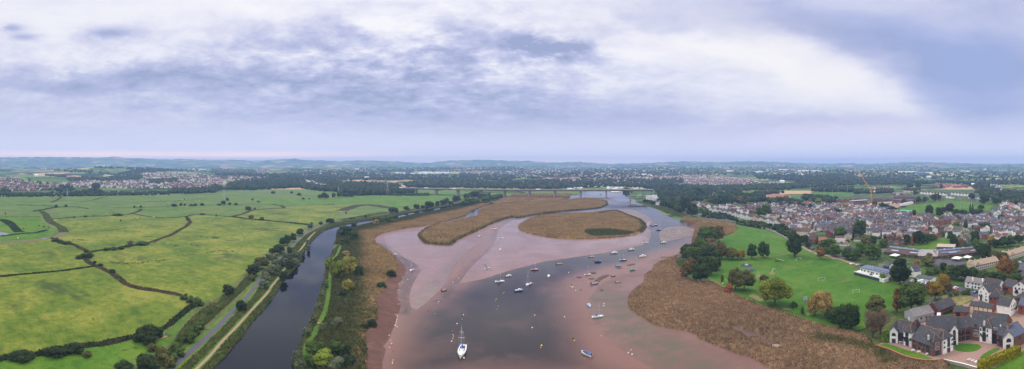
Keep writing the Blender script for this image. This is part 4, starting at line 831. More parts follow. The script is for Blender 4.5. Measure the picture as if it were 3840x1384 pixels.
# one object per tree
cnt = {}
def plant(u, v, wp, hp, col, kind, where, z=None):
    p = G(u, v); D_ = math.hypot(p.x, p.y); w = wp/FX*D_; h = hp/FX*D_; px = wp*1024/3840
    lod = 0 if px > 34 else 1 if px > 16 else 2 if px > 7 else 3
    var = random.randrange(3 if lod < 3 else 4); c = COLS[col]; j = random.uniform(.85, 1.18); c = (c[0]*j*random.uniform(.94, 1.06), c[1]*j, c[2]*j, 1)
    nm = {'bush': 'bush', 'bare': 'bare_tree', 'poplar': 'poplar', 'conifer': 'conifer'}.get(kind, 'tree')
    if kind == 'bush' or px < 5:
        o = mob(nm, crown('bush' if kind == 'bush' else kind if kind != 'bare' else 'round', lod, var)); o.location = p; o.scale = (w, w*random.uniform(.9, 1.1), h*1.05); o.rotation_euler[2] = random.uniform(0, 6.28); o.color = c
        return o
    root = empty(nm, p, random.uniform(0, 6.28))
    lift = .12*h if kind not in ('poplar', 'conifer') else .05*h
    t = mob('trunk', TRK, root); t.scale = (h*.85 if kind != 'poplar' else h*.5,)*2+(h*.95,)
    if kind == 'bare':
        kx = (col, var)
        if kx not in BARE: BARE[kx] = bare_mesh('crown', 31+var, surf('twig', (.20,.16,.12) if col == 'tan' else (.12,.09,.075), .2, 2))
        cr = mob('crown', BARE[kx], root); cr.location = (0, 0, .1*h); cr.scale = (w*.85, w*.85, h*.98)
        c2 = mob('sparse_leaves', crown('round', max(1, lod), var), root); c2.location = (0, 0, .12*h); c2.scale = (w*.66, w*.66, h*.66); c2.color = (.16, .12, .07, 1)
        return root
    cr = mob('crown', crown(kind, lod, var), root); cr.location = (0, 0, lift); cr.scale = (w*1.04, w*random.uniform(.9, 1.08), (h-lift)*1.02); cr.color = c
    return root
def plant_all(lst):
    lst = sorted(lst, key=lambda t: t[0]); cn = {}
    for t in lst:
        u, v, wp, hp, col, kind, where = t; o = plant(*t)
        kn = {'bush': 'bush', 'bare': 'leafless twiggy tree', 'poplar': 'narrow upright tree', 'conifer': 'pointed conifer'}.get(kind, 'tree')
        key = (col, kn, where); k = cn.get(key, 0); cn[key] = k+1
        lb = f"{WORD.get(col, col)} {kn}, {ordn(k)} from left {where}"
        lb = lb if len(lb.split()) <= 16 else lb.replace(' from left', '')
        tag(o, lb, 'bush' if kind == 'bush' else 'tree', f"trees and bushes {where}")
plant_all(TREES)
# ---- masses of trees far off: one lumpy low crown each, thousands to a wood
def low_crowns(name, label, pts, mt):
    """pts: rows of x, y, z, width, height"""
    V, F_ = ICO1; r = np.random.default_rng(len(pts)); n = len(pts); P_ = np.array(pts)
    nz = 1+.22*r.normal(size=(n, len(V), 1)); vv = V[None]*nz; vv = vv*np.stack([P_[:, 3]/2, P_[:, 3]/2, P_[:, 4]*.55], -1)[:, None, :]
    co = (vv+np.stack([P_[:, 0], P_[:, 1], P_[:, 2]+P_[:, 4]*.45], -1)[:, None, :]).reshape(-1, 3)
    fs = (F_[None]+(np.arange(n)*len(V))[:, None, None]).reshape(-1, 3)
    tint = np.repeat(r.random(n), len(V))*.75+.25*r.random(n*len(V))
    return mob(name, np_mesh(name, co, fs, mt, attrs={'tint': tint}), kind='stuff', label=label)
def woodmat(name, a, b_, c):
    m, n, b = mat_base(name, .9, .05); t = n.new('ShaderNodeAttribute', attribute_name='tint').outputs['Fac']
    r = n.new('ShaderNodeValToRGB'); n.put(r.inputs[0], t); e = r.color_ramp.elements; e[0].position = .1; e[0].color = a+(1,); e[1].position = .93; e[1].color = c+(1,); k = e.new(.6); k.color = b_+(1,)
    n.put(b.inputs['Base Color'], r.outputs[0]); return m
M['wood'] = woodmat('wood', (.012,.026,.010), (.026,.046,.016), (.06,.07,.022)); M['wood2'] = woodmat('wood2', (.014,.030,.012), (.028,.050,.016), (.09,.075,.03))
def scat(poly, n, w, h, seed=1):
    """n trees spread evenly over a traced photo area"""
    r = random.Random(seed); us = [p[0] for p in poly]; vs = [p[1] for p in poly]; out = []
    P_ = [(p[0], p[1]) for p in poly]; tries = 0
    while len(out) < n and tries < n*20:
        tries += 1; u = r.uniform(min(us), max(us)); v = r.uniform(min(vs), max(vs))
        if not inside(np.array([u]), np.array([v]), P_)[0]: continue
        if v < 612: continue
        p = G(u, v); s = r.uniform(.7, 1.3); out.append((p.x, p.y, p.z, w*s*r.uniform(.9, 1.3), h*s))
    return out
# ================================================================ WOODS AND FAR TREES
def wood(name, label, specs, mt='wood'):
    pts = []
    for s, (poly, n, w, h) in enumerate(specs): pts += scat(poly, n, w, h, s+len(label))
    return low_crowns(name, label, pts, M[mt])
wood('woodland', 'dark woodland hiding the motorway embankment', [(T(2, (-10,300),(100,295),(300,300),(480,318),(520,345),(600,378),(610,388),(300,388),(120,386),(100,380),(-10,392)), 900, 11, 15), (T(1, (1100,318),(1180,300),(1300,295),(1442,300),(1442,362),(1300,358),(1100,332)), 420, 11, 14)])
wood('woodland', 'wooded slope beyond the west meadows', [(T(1, (470,345),(480,300),(620,270),(800,255),(980,245),(1090,240),(1130,290),(1125,322),(1000,330),(870,335),(700,345)), 1000, 11, 14), (T(1, (0,352),(0,375),(370,368),(400,350),(470,340),(360,300),(330,330)), 330, 9, 9)])
wood('hedgerow_trees', 'long belt of hedgerow trees along the far edge of the meadows', [(T(0, (-60,372),(0,370),(300,378),(600,376),(900,370),(1200,368),(1442,362),(1442,384),(900,394),(0,404),(-60,404)), 560, 8, 7), (T(0, (480,360),(520,310),(600,318),(640,350),(560,360)), 60, 10, 11), (T(0, (0,360),(0,340),(90,352),(80,372)), 50, 9, 9), (T(0, (640,372),(840,352),(860,384),(640,392)), 60, 11, 12), (T(0, (790,336),(835,336),(835,330),(790,330)), 8, 16, 22)])
wood('far_trees', 'far trees scattered through the western suburbs and hills', [(T(0, (0,245),(480,290),(480,350),(0,352)), 150, 10, 8), (T(0, (380,212),(560,222),(560,240),(380,225)), 110, 11, 10), (T(0, (560,250),(760,235),(900,240),(1100,215),(1200,205),(1200,250),(1000,275),(800,262),(600,280)), 480, 11, 10), (T(0, (1000,205),(1200,170),(1442,165),(1442,180),(1250,195),(1000,218)), 220, 12, 10), (T(0, (1240,262),(1442,255),(1442,290),(1260,295)), 130, 11, 10), (T(1, (0,250),(60,250),(60,290),(0,290)), 50, 11, 10), (T(1, (0,150),(500,160),(700,170),(700,225),(400,225),(320,190),(0,185)), 500, 12, 10), (T(1, (600,215),(1000,200),(1200,190),(1442,200),(1442,290),(1200,290),(1080,235),(900,240),(700,255)), 750, 12, 11), (T(1, (1000,165),(1442,180),(1442,200),(1180,190),(1000,180)), 120, 12, 10), (T(0, (0,178),(90,180),(90,190),(0,190)), 40, 14, 14), (T(0, (500,122),(590,122),(590,131),(500,131)), 50, 16, 14), (T(0, (800,150),(1250,160),(1442,170),(1442,180),(1200,172),(800,158)), 160, 14, 10), (T(0, (200,150),(600,165),(1000,215),(980,222),(560,190),(200,165)), 130, 13, 10)], 'wood2')
wood('far_trees', 'far trees filling the valley beyond the motorway bridge', [(T(2, (530,300),(700,262),(1000,262),(1442,285),(1442,334),(900,325),(560,322)), 900, 12, 12), (T(2, (0,200),(400,195),(760,215),(1442,200),(1442,270),(1000,258),(560,262),(0,262)), 1100, 13, 11), (T(2, (0,150),(1442,150),(1442,190),(0,190)), 700, 15, 10), (T(3, (0,280),(330,262),(700,262),(1442,250),(1442,300),(1150,335),(900,316),(500,330),(200,334),(0,334)), 1000, 12, 12), (T(3, (0,190),(1442,160),(1442,225),(900,250),(0,250)), 1100, 13, 10), (T(3, (0,140),(1442,130),(1442,160),(0,185)), 600, 15, 9), (T(2, (500,200),(900,205),(900,216),(500,214)), 10, 14, 12), (T(2, (560,382),(740,378),(740,392),(560,392)), 60, 6, 5), (T(3, (0,380),(60,345),(160,340),(180,385)), 0, 8, 8)], 'wood2')
wood('woodland', 'dense garden trees around the white villa and boatyard', [(T(3, (1100,300),(1442,290),(1442,545),(1340,500),(1250,470),(1240,440),(1240,380),(1190,345)), 420, 10, 11), (T(3, (920,345),(1010,345),(1010,392),(960,380)), 36, 8, 9), (T(3, (1100,435),(1160,442),(1230,462),(1210,470),(1120,450)), 30, 7, 6)])
wood('woodland', 'dark garden trees behind the riverside town', [(T(4, (0,330),(150,340),(330,350),(520,380),(700,400),(700,440),(520,460),(330,468),(150,440),(0,440)), 560, 10, 11), (T(4, (700,430),(860,425),(1000,450),(1100,470),(900,478),(740,462)), 110, 8, 8), (T(4, (1000,395),(1190,400),(1300,420),(1300,450),(1160,460),(1000,420)), 150, 9, 8), (T(4, (430,610),(640,620),(760,650),(860,640),(930,690),(960,740),(880,745),(760,690),(560,655)), 150, 5, 4), (T(4, (150,510),(300,530),(440,580),(460,610),(300,590),(160,575)), 110, 5, 4)])
wood('far_trees', 'far trees across the plain behind the town', [(T(4, (0,310),(300,315),(620,305),(900,300),(1000,300),(900,345),(600,345),(480,355),(150,340),(0,335)), 650, 11, 10), (T(4, (950,290),(1442,290),(1442,305),(1240,308),(1080,322),(900,330)), 300, 11, 10), (T(4, (1090,345),(1240,325),(1442,330),(1442,362),(1300,360),(1100,358)), 260, 11, 11), (T(4, (600,222),(1442,210),(1442,285),(960,280),(940,262),(640,255)), 750, 12, 11), (T(4, (0,150),(1442,150),(1442,215),(600,215),(0,220)), 850, 13, 10), (T(4, (650,360),(760,355),(860,370),(700,385),(600,385)), 90, 8, 8), (T(5, (0,240),(200,240),(560,265),(1000,280),(1442,270),(1442,300),(1000,300),(700,290),(400,300),(160,300),(0,300)), 900, 12, 10), (T(5, (0,130),(1442,130),(1442,270),(1000,265),(500,250),(180,235),(0,235)), 1000, 13, 10), (T(5, (0,345),(160,350),(340,345),(330,370),(260,372),(80,375),(0,380)), 230, 9, 8), (T(5, (980,300),(1140,300),(1240,350),(1442,370),(1442,480),(1300,470),(1200,440),(1060,380)), 480, 10, 10), (T(5, (420,345),(560,340),(560,372),(520,380)), 50, 8, 8)], 'wood2')
# ================================================================ HOUSES
def tintmat(name, var, scale, rough=.8, bmp=0, s2=None, spots=None, spec=.3):
    m, n, b = mat_base(name, rough, spec); p = pos(n); oi = n.new('ShaderNodeObjectInfo').outputs['Color']
    a = n.noise(p, scale, 5, .6); c = n.mix(1.0, oi, n.mix(n.ss(a, .3, .7), (1-var,)*3, (1+var,)*3), 'MULTIPLY')
    if spots: c = n.mix(n.ss(n.noise(p, spots[1], 5, .7), spots[2], spots[2]+.12), c, spots[0])
    n.put(b.inputs['Base Color'], c)
    if bmp: bump(n, b, a, bmp, .05)
    return m
M['wall'] = tintmat('wall', .12, .8); M['roof'] = tintmat('roof', .22, 1.4, .75, .2, spots=((.20,.12,.06), .5, .60))
M['frame'] = surf('frame', (.80,.80,.78), .03, 1, .5); M['glass'] = surf('glass', (.035,.045,.06), .3, .5, .08, spec=.7); M['brick'] = surf('brick', (.22,.085,.06), .2, 1.5)
M['door'] = tintmat('door', .05, 1); M['skylight'] = surf('skylight', (.5,.55,.62), .1, 1, .15, spec=.7); M['dark'] = surf('dark', (.02,.02,.022), .2, 1)
WALLC = {'white': (.80,.79,.77), 'cream': (.74,.66,.50), 'pink': (.74,.48,.47), 'red brick': (.26,.085,.058), 'brown brick': (.15,.075,.058), 'orange brick': (.42,.14,.06), 'salmon': (.55,.30,.24), 'grey': (.33,.33,.36), 'beige': (.52,.46,.38)}
ROOFC = {'slate': (.075,.080,.105), 'dark slate': (.045,.048,.060), 'blue slate': (.075,.095,.15), 'brown': (.085,.052,.048), 'red': (.17,.075,.06), 'tan': (.36,.26,.19), 'grey': (.19,.18,.19), 'rust': (.25,.12,.07)}
def roof_part(w, d, he, hr, kind, ov=.35, th=.18):
    mb = MB(); x, y = w/2+ov*(.3 if kind == 'gx' else 1), d/2+ov
    if kind == 'gx':
        zo = he-(hr-he)*ov/(d/2)
        sec = lambda X: [(X, -y, zo), (X, 0, hr), (X, y, zo), (X, y, zo-th), (X, 0, hr-th*1.3), (X, -y, zo-th)]
        mb.loft([sec(-x), sec(x)])
    elif kind == 'gy':
        zo = he-(hr-he)*ov/(w/2); sec = lambda Y: [(-w/2-ov, Y, zo), (0, Y, hr), (w/2+ov, Y, zo), (w/2+ov, Y, zo-th), (0, Y, hr-th*1.3), (-w/2-ov, Y, zo-th)]
        mb.loft([sec(-y), sec(y)])
    else:
        r = max(.1, (w-d)/2) if w > d else .1; q = max(.1, (d-w)/2) if d > w else 0
        x = w/2+ov; mb.add([(-x,-y,he),(x,-y,he),(x,y,he),(-x,y,he),(-r,-q,hr),(r,-q,hr),(r,q,hr),(-r,q,hr),(-x,-y,he-th),(x,-y,he-th),(x,y,he-th),(-x,y,he-th)],
                           [(0,1,5,4),(1,2,6,5),(2,3,7,6),(3,0,4,7),(4,5,6,7),(8,9,1,0),(9,10,2,1),(10,11,3,2),(11,8,0,3),(11,10,9,8)])
    return mb
def wall_part(w, d, he, hr, kind):
    mb = MB(); x, y = w/2, d/2; z = hr-.22
    if kind == 'gx': mb.loft([[(X, -y, -.3), (X, -y, he-.05), (X, 0, z), (X, y, he-.05), (X, y, -.3)] for X in (-x, x)])
    elif kind == 'gy': mb.loft([[(-x, Y, -.3), (-x, Y, he-.05), (0, Y, z), (x, Y, he-.05), (x, Y, -.3)] for Y in (-y, y)])
    else: mb.box(-x, x, -y, y, -.3, he-.1)
    return mb
def window_mb(w=1.1, h=1.2, bars=1):
    mb = MB(); mb.box(-w/2, w/2, -.06, .04, 0, h, 0); k = bars+1
    for i in range(k): mb.box(-w/2+.09+i*(w-.09)/k, -w/2+(i+1)*(w-.09)/k, -.085, -.05, .09, h-.09, 1)
    return mb
WIN = window_mb().mesh('window', [M['frame'], M['glass']]); WIN2 = window_mb(1.7, 1.25, 2).mesh('window', [M['frame'], M['glass']]); DOORM = MB().box(-.45, .45, -.07, .05, 0, 2.05).mesh('door', [M['door']])
CHM = MB().box(-.45, .45, -.3, .3, -1.2, 1.0).box(-.52, .52, -.37, .37, .8, .95).lathe([(.11, 1.0), (.09, 1.35)], 6, c=(-.2, 0, 0)).lathe([(.11, 1.0), (.09, 1.35)], 6, c=(.2, 0, 0)).mesh('chimney', [M['wall']])
SKYL = MB().box(-.4, .4, -.6, .6, 0, .08).mesh('skylight', [M['skylight']])
def dormer_mesh():
    mb = MB(); mb.box(-.8, .8, -.9, 1.2, -.3, 1.1, 0); mb.box(-.92, .92, -1.05, 1.3, 1.1, 1.22, 2); mb.box(-.6, .6, -.93, -.88, .1, .95, 1); return mb.mesh('dormer', [M['frame'], M['glass'], M['dark']])
DORM = dormer_mesh()
def bay_mesh(h):
    mb = MB(); pts = [(-1.1, .1), (-.8, -.65), (.8, -.65), (1.1, .1)]; mb.prism(pts, 0, h, 0)
    for z in ([.8] if h < 3.5 else [.8, 3.3]): mb.box(-.7, .7, -.68, -.64, z, z+1.25, 1)
    mb.prism([(-1.25, .15), (-.9, -.8), (.9, -.8), (1.25, .15)], h, h+.12, 2); return mb.mesh('bay_window', [M['frame'], M['glass'], M['dark']])
BAY = bay_mesh(5.0); BAY1 = bay_mesh(2.7)
PROTO = {}
def P_(me, parent, name, loc, rz=0, col=None, rx=0, sc=None):
    o = mob(name, me, parent); o.location = loc; o.rotation_euler = (rx, 0, rz)
    if col: o.color = tuple(col)+(1,)
    if sc: o.scale = sc
    return o
SPEC = {'terrace': (5.6, 8.6, 5.2, 7.9, 'gx'), 'semi': (8.2, 8.6, 5.1, 8.0, 'gx'), 'gable': (7.4, 9.5, 5.1, 8.3, 'gy'), 'hip': (9.5, 8.5, 5.0, 7.9, 'hip'), 'bungalow': (11, 9, 2.7, 5.3, 'hip'), 'bungab': (8.5, 10, 2.6, 5.6, 'gy'), 'dormer': (9.5, 8.5, 4.8, 7.8, 'hip'), 'town': (6.5, 9, 7.2, 10.4, 'gx')}
MESHES = {}
def house(kind, loc, rz, wall, roof, sc=(1, 1, 1), label=None, group=None, cat='house', detail=True, name=None):
    w, d, he, hr, rk = SPEC[kind]
    if kind not in MESHES:
        MESHES[kind] = (wall_part(w, d, he, hr, rk).mesh('wall', [M['wall']]), roof_part(w, d, he, hr, rk).mesh('roof', [M['roof']]))
    wm, rm = MESHES[kind]
    root = empty(name or {'terrace': 'terraced_house', 'bungalow': 'bungalow', 'bungab': 'bungalow'}.get(kind, 'house'), loc, rz); root.scale = sc
    wc = WALLC[wall]; rc = ROOFC[roof]; j = random.uniform(.85, 1.15); rc = tuple(c*j for c in rc)
    P_(wm, root, 'wall', (0, 0, 0), 0, wc); r = P_(rm, root, 'roof', (0, 0, 0), 0, rc)
    cc = WALLC['brown brick' if 'brick' in wall or random.random() < .5 else 'white']
    if kind in ('terrace', 'semi', 'town'): P_(CHM, r, 'chimney', (w/2-.5, 0, hr), 0, cc)
    elif kind in ('hip', 'dormer'): P_(CHM, r, 'chimney', (random.choice((-1, 1))*w*.12, 0, hr-.2), 0, cc)
    elif kind == 'gable': P_(CHM, r, 'chimney', (0, d*.3, hr), 1.57, cc)
    elif random.random() < .6: P_(CHM, r, 'chimney', (w*.1, .5, hr-.3), 0, cc)
    if detail:
        f = -d/2
        if kind == 'terrace':
            P_(BAY, root, 'bay_window', (-1.2, f, 0)); P_(WIN, root, 'window', (1.6, f, 3.2)); P_(DOORM, root, 'door', (1.6, f, 0), 0, random.choice(((.1,.12,.2), (.3,.05,.05), (.6,.6,.6))))
            P_(WIN, root, 'window', (-1.3, -f, 3.2), math.pi); P_(WIN, root, 'window', (1.5, -f, .9), math.pi)
            if random.random() < .45: P_(SKYL, r, 'skylight', (random.uniform(-1, 1), f*.5, he+(hr-he)*.5+.05), rx=math.atan2(hr-he, d/2))
        elif kind in ('bungalow', 'bungab'):
            P_(WIN2, root, 'window', (-w*.25, f, 1.0)); P_(WIN2, root, 'window', (w*.25, f, 1.0)); P_(DOORM, root, 'door', (0, f, 0), 0, (.5,.5,.5)); P_(WIN2, root, 'window', (0, -f, 1.0), math.pi)
            if random.random() < .4 and kind == 'bungab': P_(SKYL, r, 'skylight', (w*.25, 0, he+(hr-he)*.5), math.pi/2, rx=0)
        else:
            z2 = 3.1
            for x in (-w*.27, w*.27): P_(WIN, root, 'window', (x, f, z2))
            P_(WIN2, root, 'window', (-w*.25, f, .9)); P_(DOORM, root, 'door', (w*.2, f, 0), 0, random.choice(((.1,.12,.2), (.3,.05,.05), (.7,.7,.7))))
            if kind == 'gable': P_(WIN, root, 'window', (0, f, he+.6), sc=(.7, 1, .7))
            if kind == 'town':
                for x in (-w*.27, w*.27): P_(WIN, root, 'window', (x, f, 5.4))
            P_(WIN, root, 'window', (w/2, 0, z2), math.pi/2); P_(WIN, root, 'window', (-w/2, 0, z2), -math.pi/2); P_(WIN, root, 'window', (0, -f, z2), math.pi)
            if kind == 'dormer':
                for x in (-w*.2, w*.22): P_(DORM, r, 'dormer', (x, f*.62, he+(hr-he)*.32))
    return tag(root, label, cat, group)
NH = [0]; HP = []
def row(i, x0, y0, x1, y1, n, kind, walls, roofs, where, gap=1.0, turn=0, crop='T', zs=1.0):
    (a, b_) = (T if crop == 'T' else B)(i, (x0, y0), (x1, y1)); A_ = G(*a); B_ = G(*b_); L_ = (B_-A_); L_.z = 0; ln = L_.length; dr = L_.normalized(); nr = Vector((-dr.y, dr.x, 0)); rz = math.atan2(dr.y, dr.x)
    walls = walls.split(','); roofs = roofs.split(','); w, d = SPEC[kind][:2]; s = ln/n; dist = A_.length
    for k in range(n):
        p = A_+L_*((k+.5)/n); sx = min(1.45, max(.6, s/w*gap)); wa = walls[k % len(walls)]; ro = roofs[k % len(roofs)]
        p = p+nr*d/2*1.0; p.z = float(terr(p.x, p.y)); q = rz+turn+(random.uniform(-.06, .06) if kind != 'terrace' else 0)
        kn = {'terrace': 'terraced house', 'bungalow': 'bungalow', 'bungab': 'bungalow'}.get(kind, 'house')
        lb = f"{wa} {kn}, {ro} roof, {ordn(k)} from left in {where}"; lb = lb if len(lb.split()) <= 16 else lb.replace(f', {ro} roof', '')
        house(kind, p, q, wa, ro, (sx, 1, zs*random.uniform(.97, 1.05)) if kind == 'terrace' else (sx, min(1.1, sx*1.05), zs*random.uniform(.95, 1.08)*min(1.05, max(.85, sx))), lb, 'houses of the town beyond the park', detail=dist < 950)
        NH[0] += 1; HP.append((p.x, p.y))
row(4,95,478,215,500,3,'semi','white,cream','brown,slate','the row below the wooded bank',.9)
row(4,215,522,565,598,8,'gable','white,white,white','slate,brown,slate','the white riverside row',.82,math.pi/2*0+.35)
row(4,570,600,625,608,1,'gable','pink','brown','the pink and cream pair',.8,.4)
row(4,625,612,680,622,1,'gable','cream','brown','the pink and cream pair beside the field',.8,.4)
row(4,684,625,815,652,2,'gable','white','slate,brown','the pair above the playing field wall',.85,.4)
row(4,820,655,905,675,2,'semi','salmon,white','brown','the pair behind the garden hedges',.8)
row(4,415,500,500,508,2,'dormer','brown brick,white','brown','the hipped pair behind the riverside houses',.9)
row(4,505,530,625,546,3,'dormer','brown brick','brown','the brown roofed row by the tall tree',.95)
row(4,520,490,640,502,3,'hip','brown brick','brown','the second brown row by the tall tree',.95)
row(4,645,486,745,495,3,'dormer','brown brick','brown','the brown terrace nearest the soil heap',1)
row(4,755,505,850,522,3,'dormer','brown brick','brown','the brown terrace right of the tall tree',1)
row(4,850,500,935,518,2,'dormer','red brick','brown','the short brown terrace behind',1)
row(4,758,572,850,572,3,'hip','red brick','brown','the brick row beside the tall tree',.95)
row(4,765,540,860,545,3,'dormer','red brick','brown','the dormer row behind the brick row',.95)
row(4,870,555,965,562,3,'hip','red brick','brown','the middle brick row',.95)
row(4,935,530,1040,548,3,'dormer','red brick','brown','the blue panelled brown row',.95)
row(4,948,590,1070,588,3,'hip','red brick,brown brick','brown','the large brown roofed row',.95)
row(4,1040,552,1110,556,2,'dormer','white','brown','the white walled dormer pair',.95)
row(4,1115,550,1240,562,3,'dormer','brown brick','brown','the long brown dormer terrace',1)
row(4,862,598,945,604,2,'hip','brown brick','dark slate','the dark pair near the gardens',.9)
row(4,978,625,1085,622,2,'hip','white','red','the salmon roofed pair',.95)
row(4,1078,606,1175,602,2,'hip','cream','red','the red hipped pair',.95)
row(4,1180,606,1335,600,3,'gable','cream','brown,red','the cream gabled row',.9,math.pi/2)
row(4,1110,628,1180,625,1,'semi','white','brown','the lane behind the brick terrace',.9)
row(4,1022,668,1100,660,2,'hip','brown brick','brown','the pair left of the brick terrace',.95)
row(4,1100,690,1230,692,4,'terrace','red brick,white,red brick','slate','the front brick terrace left half',1)
row(4,1235,690,1442,664,6,'terrace','red brick','slate','the front brick terrace right half',1)
row(4,1110,655,1442,630,8,'terrace','brown brick,white,brown brick','slate,blue slate','the back slate terrace left half',1)
row(4,908,694,960,704,2,'semi','brown brick','brown','the brown brick pair beside the gardens',.9)
row(4,962,735,1075,752,3,'town','cream','brown','the tall cream block by the gardens',1)
row(4,1035,765,1090,775,1,'gable','white','brown','the white gabled house facing the field',.9)
row(4,1045,800,1130,806,1,'semi','brown brick','brown','the brown brick house above the gate',.85)
row(4,1140,806,1225,808,1,'semi','orange brick','rust','the orange brick house above the gate',.85)
row(4,1310,818,1400,822,2,'bungalow','white','brown,rust','the bungalows beside the dark tree',.9)
row(4,1362,858,1442,858,1,'bungalow','brown brick','dark slate','the bungalow with a conservatory',.9)
row(4,1300,446,1442,440,3,'gable','red brick','slate','the new brick gabled row left of the crane',.85)
row(4,1100,510,1442,515,7,'hip','white,white,cream','slate,brown','the white row near the building site',.85)
row(4,1340,590,1442,585,2,'gable','white','slate,brown','the white gabled pair behind the red tent',.9)
row(4,1350,552,1442,548,2,'hip','white','brown','the brown hipped pair near the building site',.9)
row(4,1020,476,1060,480,1,'gable','orange brick','rust','the trees below the soil heap',.9)
row(4,52,398,112,402,2,'semi','white','slate','the white pair in the far woods',.9)
row(4,190,392,285,388,3,'gable','white','slate','the white trio in the woods',.9)
row(4,0,462,112,470,4,'hip','salmon,brown brick','brown','the roofs behind the shore trees',.9)
row(4,1370,735,1442,738,1,'semi','brown brick','dark slate','the dark roofed house by the round tree',.9)
row(5,15,522,110,524,2,'hip','white','slate,brown','the white pair near the car park',.9)
row(5,112,522,195,524,2,'gable','white','dark slate,slate','the dark gabled pair near the car park',.9,.3)
row(5,258,548,345,550,2,'hip','brown brick','slate','the brick pair near the green shed',.95)
row(5,348,552,445,556,3,'hip','white','slate','the white row near the green shed',.95)
row(5,0,578,100,576,2,'gable','white','red','the big red roofed white houses',.95,math.pi/2)
row(5,92,574,230,574,3,'gable','white,red brick','red,brown','the red roofed gabled row',.9,math.pi/2)
row(5,0,616,240,600,7,'terrace','brown brick,white','slate,dark slate,grey','the back slate terrace middle part',1)
row(5,245,598,500,588,8,'terrace','brown brick,red brick','slate,dark slate','the back slate terrace right part',1)
row(5,90,640,190,638,3,'terrace','red brick','slate','the brick terrace with a white dormer',1)
row(5,190,640,320,625,5,'terrace','red brick','slate','the long brick terrace in the centre',1)
row(5,325,622,500,600,6,'terrace','red brick,cream','slate,dark slate','the right end of the long brick terrace',1)
row(5,118,722,275,704,5,'terrace','white,red brick','slate','the near bay windowed terrace left end',1)
row(5,278,694,452,676,6,'terrace','red brick,white','slate','the near bay windowed terrace middle',1)
row(5,455,668,615,652,6,'terrace','red brick,white','slate','the near bay windowed terrace right end',1)
row(5,618,640,700,618,3,'terrace','red brick','slate,blue slate','the far end of the bay windowed terrace',1)
row(5,535,580,655,586,3,'semi','orange brick','slate','the orange brick row below the rugby pitch',.95)
row(5,662,644,720,644,1,'gable','red brick','brown','the three red gabled houses, nearest',.8,.5)
row(5,722,638,775,638,1,'gable','red brick','brown','the three red gabled houses, middle',.8,.5)
row(5,778,632,830,630,1,'gable','red brick','brown','the three red gabled houses, farthest',.8,.5)
row(5,755,574,835,566,2,'gable','cream','slate','the cream pair beside the purple tree',.85)
row(5,765,612,855,616,2,'gable','white','slate','the white gables behind the red houses',.95,math.pi/2)
row(5,862,640,1030,646,5,'terrace','red brick','brown','the brown roofed brick terrace',1)
row(5,920,606,1060,618,5,'terrace','white','blue slate','the white terrace with skylights',1)
row(5,1062,622,1112,620,2,'hip','white','slate','the white pair in the old town',.9)
row(5,1112,614,1200,606,2,'semi','white','red,slate','the red roofed pair in the old town',.9)
row(5,1170,638,1275,628,2,'semi','white','blue slate','the blue slate pair in the old town',.9)
row(5,1240,600,1330,600,3,'hip','white,brown brick','brown','the mixed row in the old town',.9)
row(5,1320,572,1405,590,2,'gable','white','slate','the white gables at the upper right',.9)
row(5,1345,606,1442,612,2,'semi','red brick','slate,brown','the brick pair at the upper right',.9)
row(5,1395,650,1460,655,1,'semi','white','brown','the white house at the far right',.9)
row(5,1100,565,1170,565,2,'semi','white','slate','the white pair below the rugby trees',.9)
row(5,1165,540,1250,538,1,'semi','grey','blue slate','the grey hall beyond the rugby pitch',1.2,0)
row(5,1268,468,1312,470,1,'gable','white','slate','the lone house near the chapel spire',.9)
row(5,240,748,330,752,2,'bungalow','white,brown brick','brown','the bungalows left of the red tent',.95)
row(5,350,738,480,728,3,'bungalow','brown brick','brown,rust','the bungalows behind the red tent',.95)
row(5,280,800,430,812,3,'bungalow','brown brick,salmon','brown','the bungalows behind the school',.95)
row(5,370,770,440,772,2,'bungab','white','brown','the gabled bungalows beside the red tent',.9)
row(5,605,694,690,698,2,'bungalow','red brick','brown','the bungalows below the red gabled houses',.9)
row(5,700,706,830,704,3,'bungalow','brown brick','brown','the big brown roofed bungalows',.95)
row(5,600,722,660,724,1,'bungab','white','brown','the gable facing the school trees',.8)
row(5,660,742,760,738,2,'bungab','white,red brick','brown','the gabled bungalows above the school field',.9)
row(5,835,710,930,704,2,'bungab','red brick,white','brown','the bungalows behind the conifers',.9)
row(5,945,740,1085,748,4,'town','white,salmon','slate','the long slate roofed terrace behind the silver tree',1,zs=.85)
row(5,1088,752,1142,754,1,'semi','red brick','slate','the red brick house with small dormers',1)
row(5,1145,758,1215,765,1,'gable','white','blue slate','the blue roofed white gable by the golden tree',.9)
row(5,1215,778,1330,770,2,'gable','white','red','the large red roofed white houses',.9,.3)
row(5,1160,690,1262,692,2,'semi','grey,brown brick','blue slate','the teal roofed pair',.95)
row(5,1215,660,1330,656,3,'hip','white,grey','slate,brown','the middle row of the old town',.95)
row(5,1235,712,1330,706,2,'hip','white,red brick','brown','the lower row of the old town',.95)
row(5,1322,704,1405,698,2,'gable','white','grey','the white gables with pale roofs',.9,.8)
row(5,1340,652,1400,648,2,'hip','red brick','brown','the red row of the old town',.9)
row(5,1405,712,1470,716,1,'semi','white','slate','the white house above the brown roofs',.9)
row(5,1355,772,1480,776,2,'bungalow','beige','grey','the grey roofed pair above the gardens',1)
row(5,0,780,105,784,2,'bungalow','white','brown','the bungalows above the big garden trees',.9)
row(5,0,432,150,436,4,'gable','red brick','blue slate,slate','the new brick estate left of the crane',.95,math.pi/2)
row(5,165,440,330,442,6,'semi','red brick','brown,slate','the new brick estate right of the crane',1)
row(5,335,452,530,455,5,'town','red brick','blue slate','the long blue roofed brick block',1,zs=.85)
row(5,340,418,520,418,5,'gable','red brick','slate','the second row of the brick estate',.95,math.pi/2)
row(5,330,388,420,386,3,'semi','red brick,cream','grey','the pale roofed row of the estate',.95)
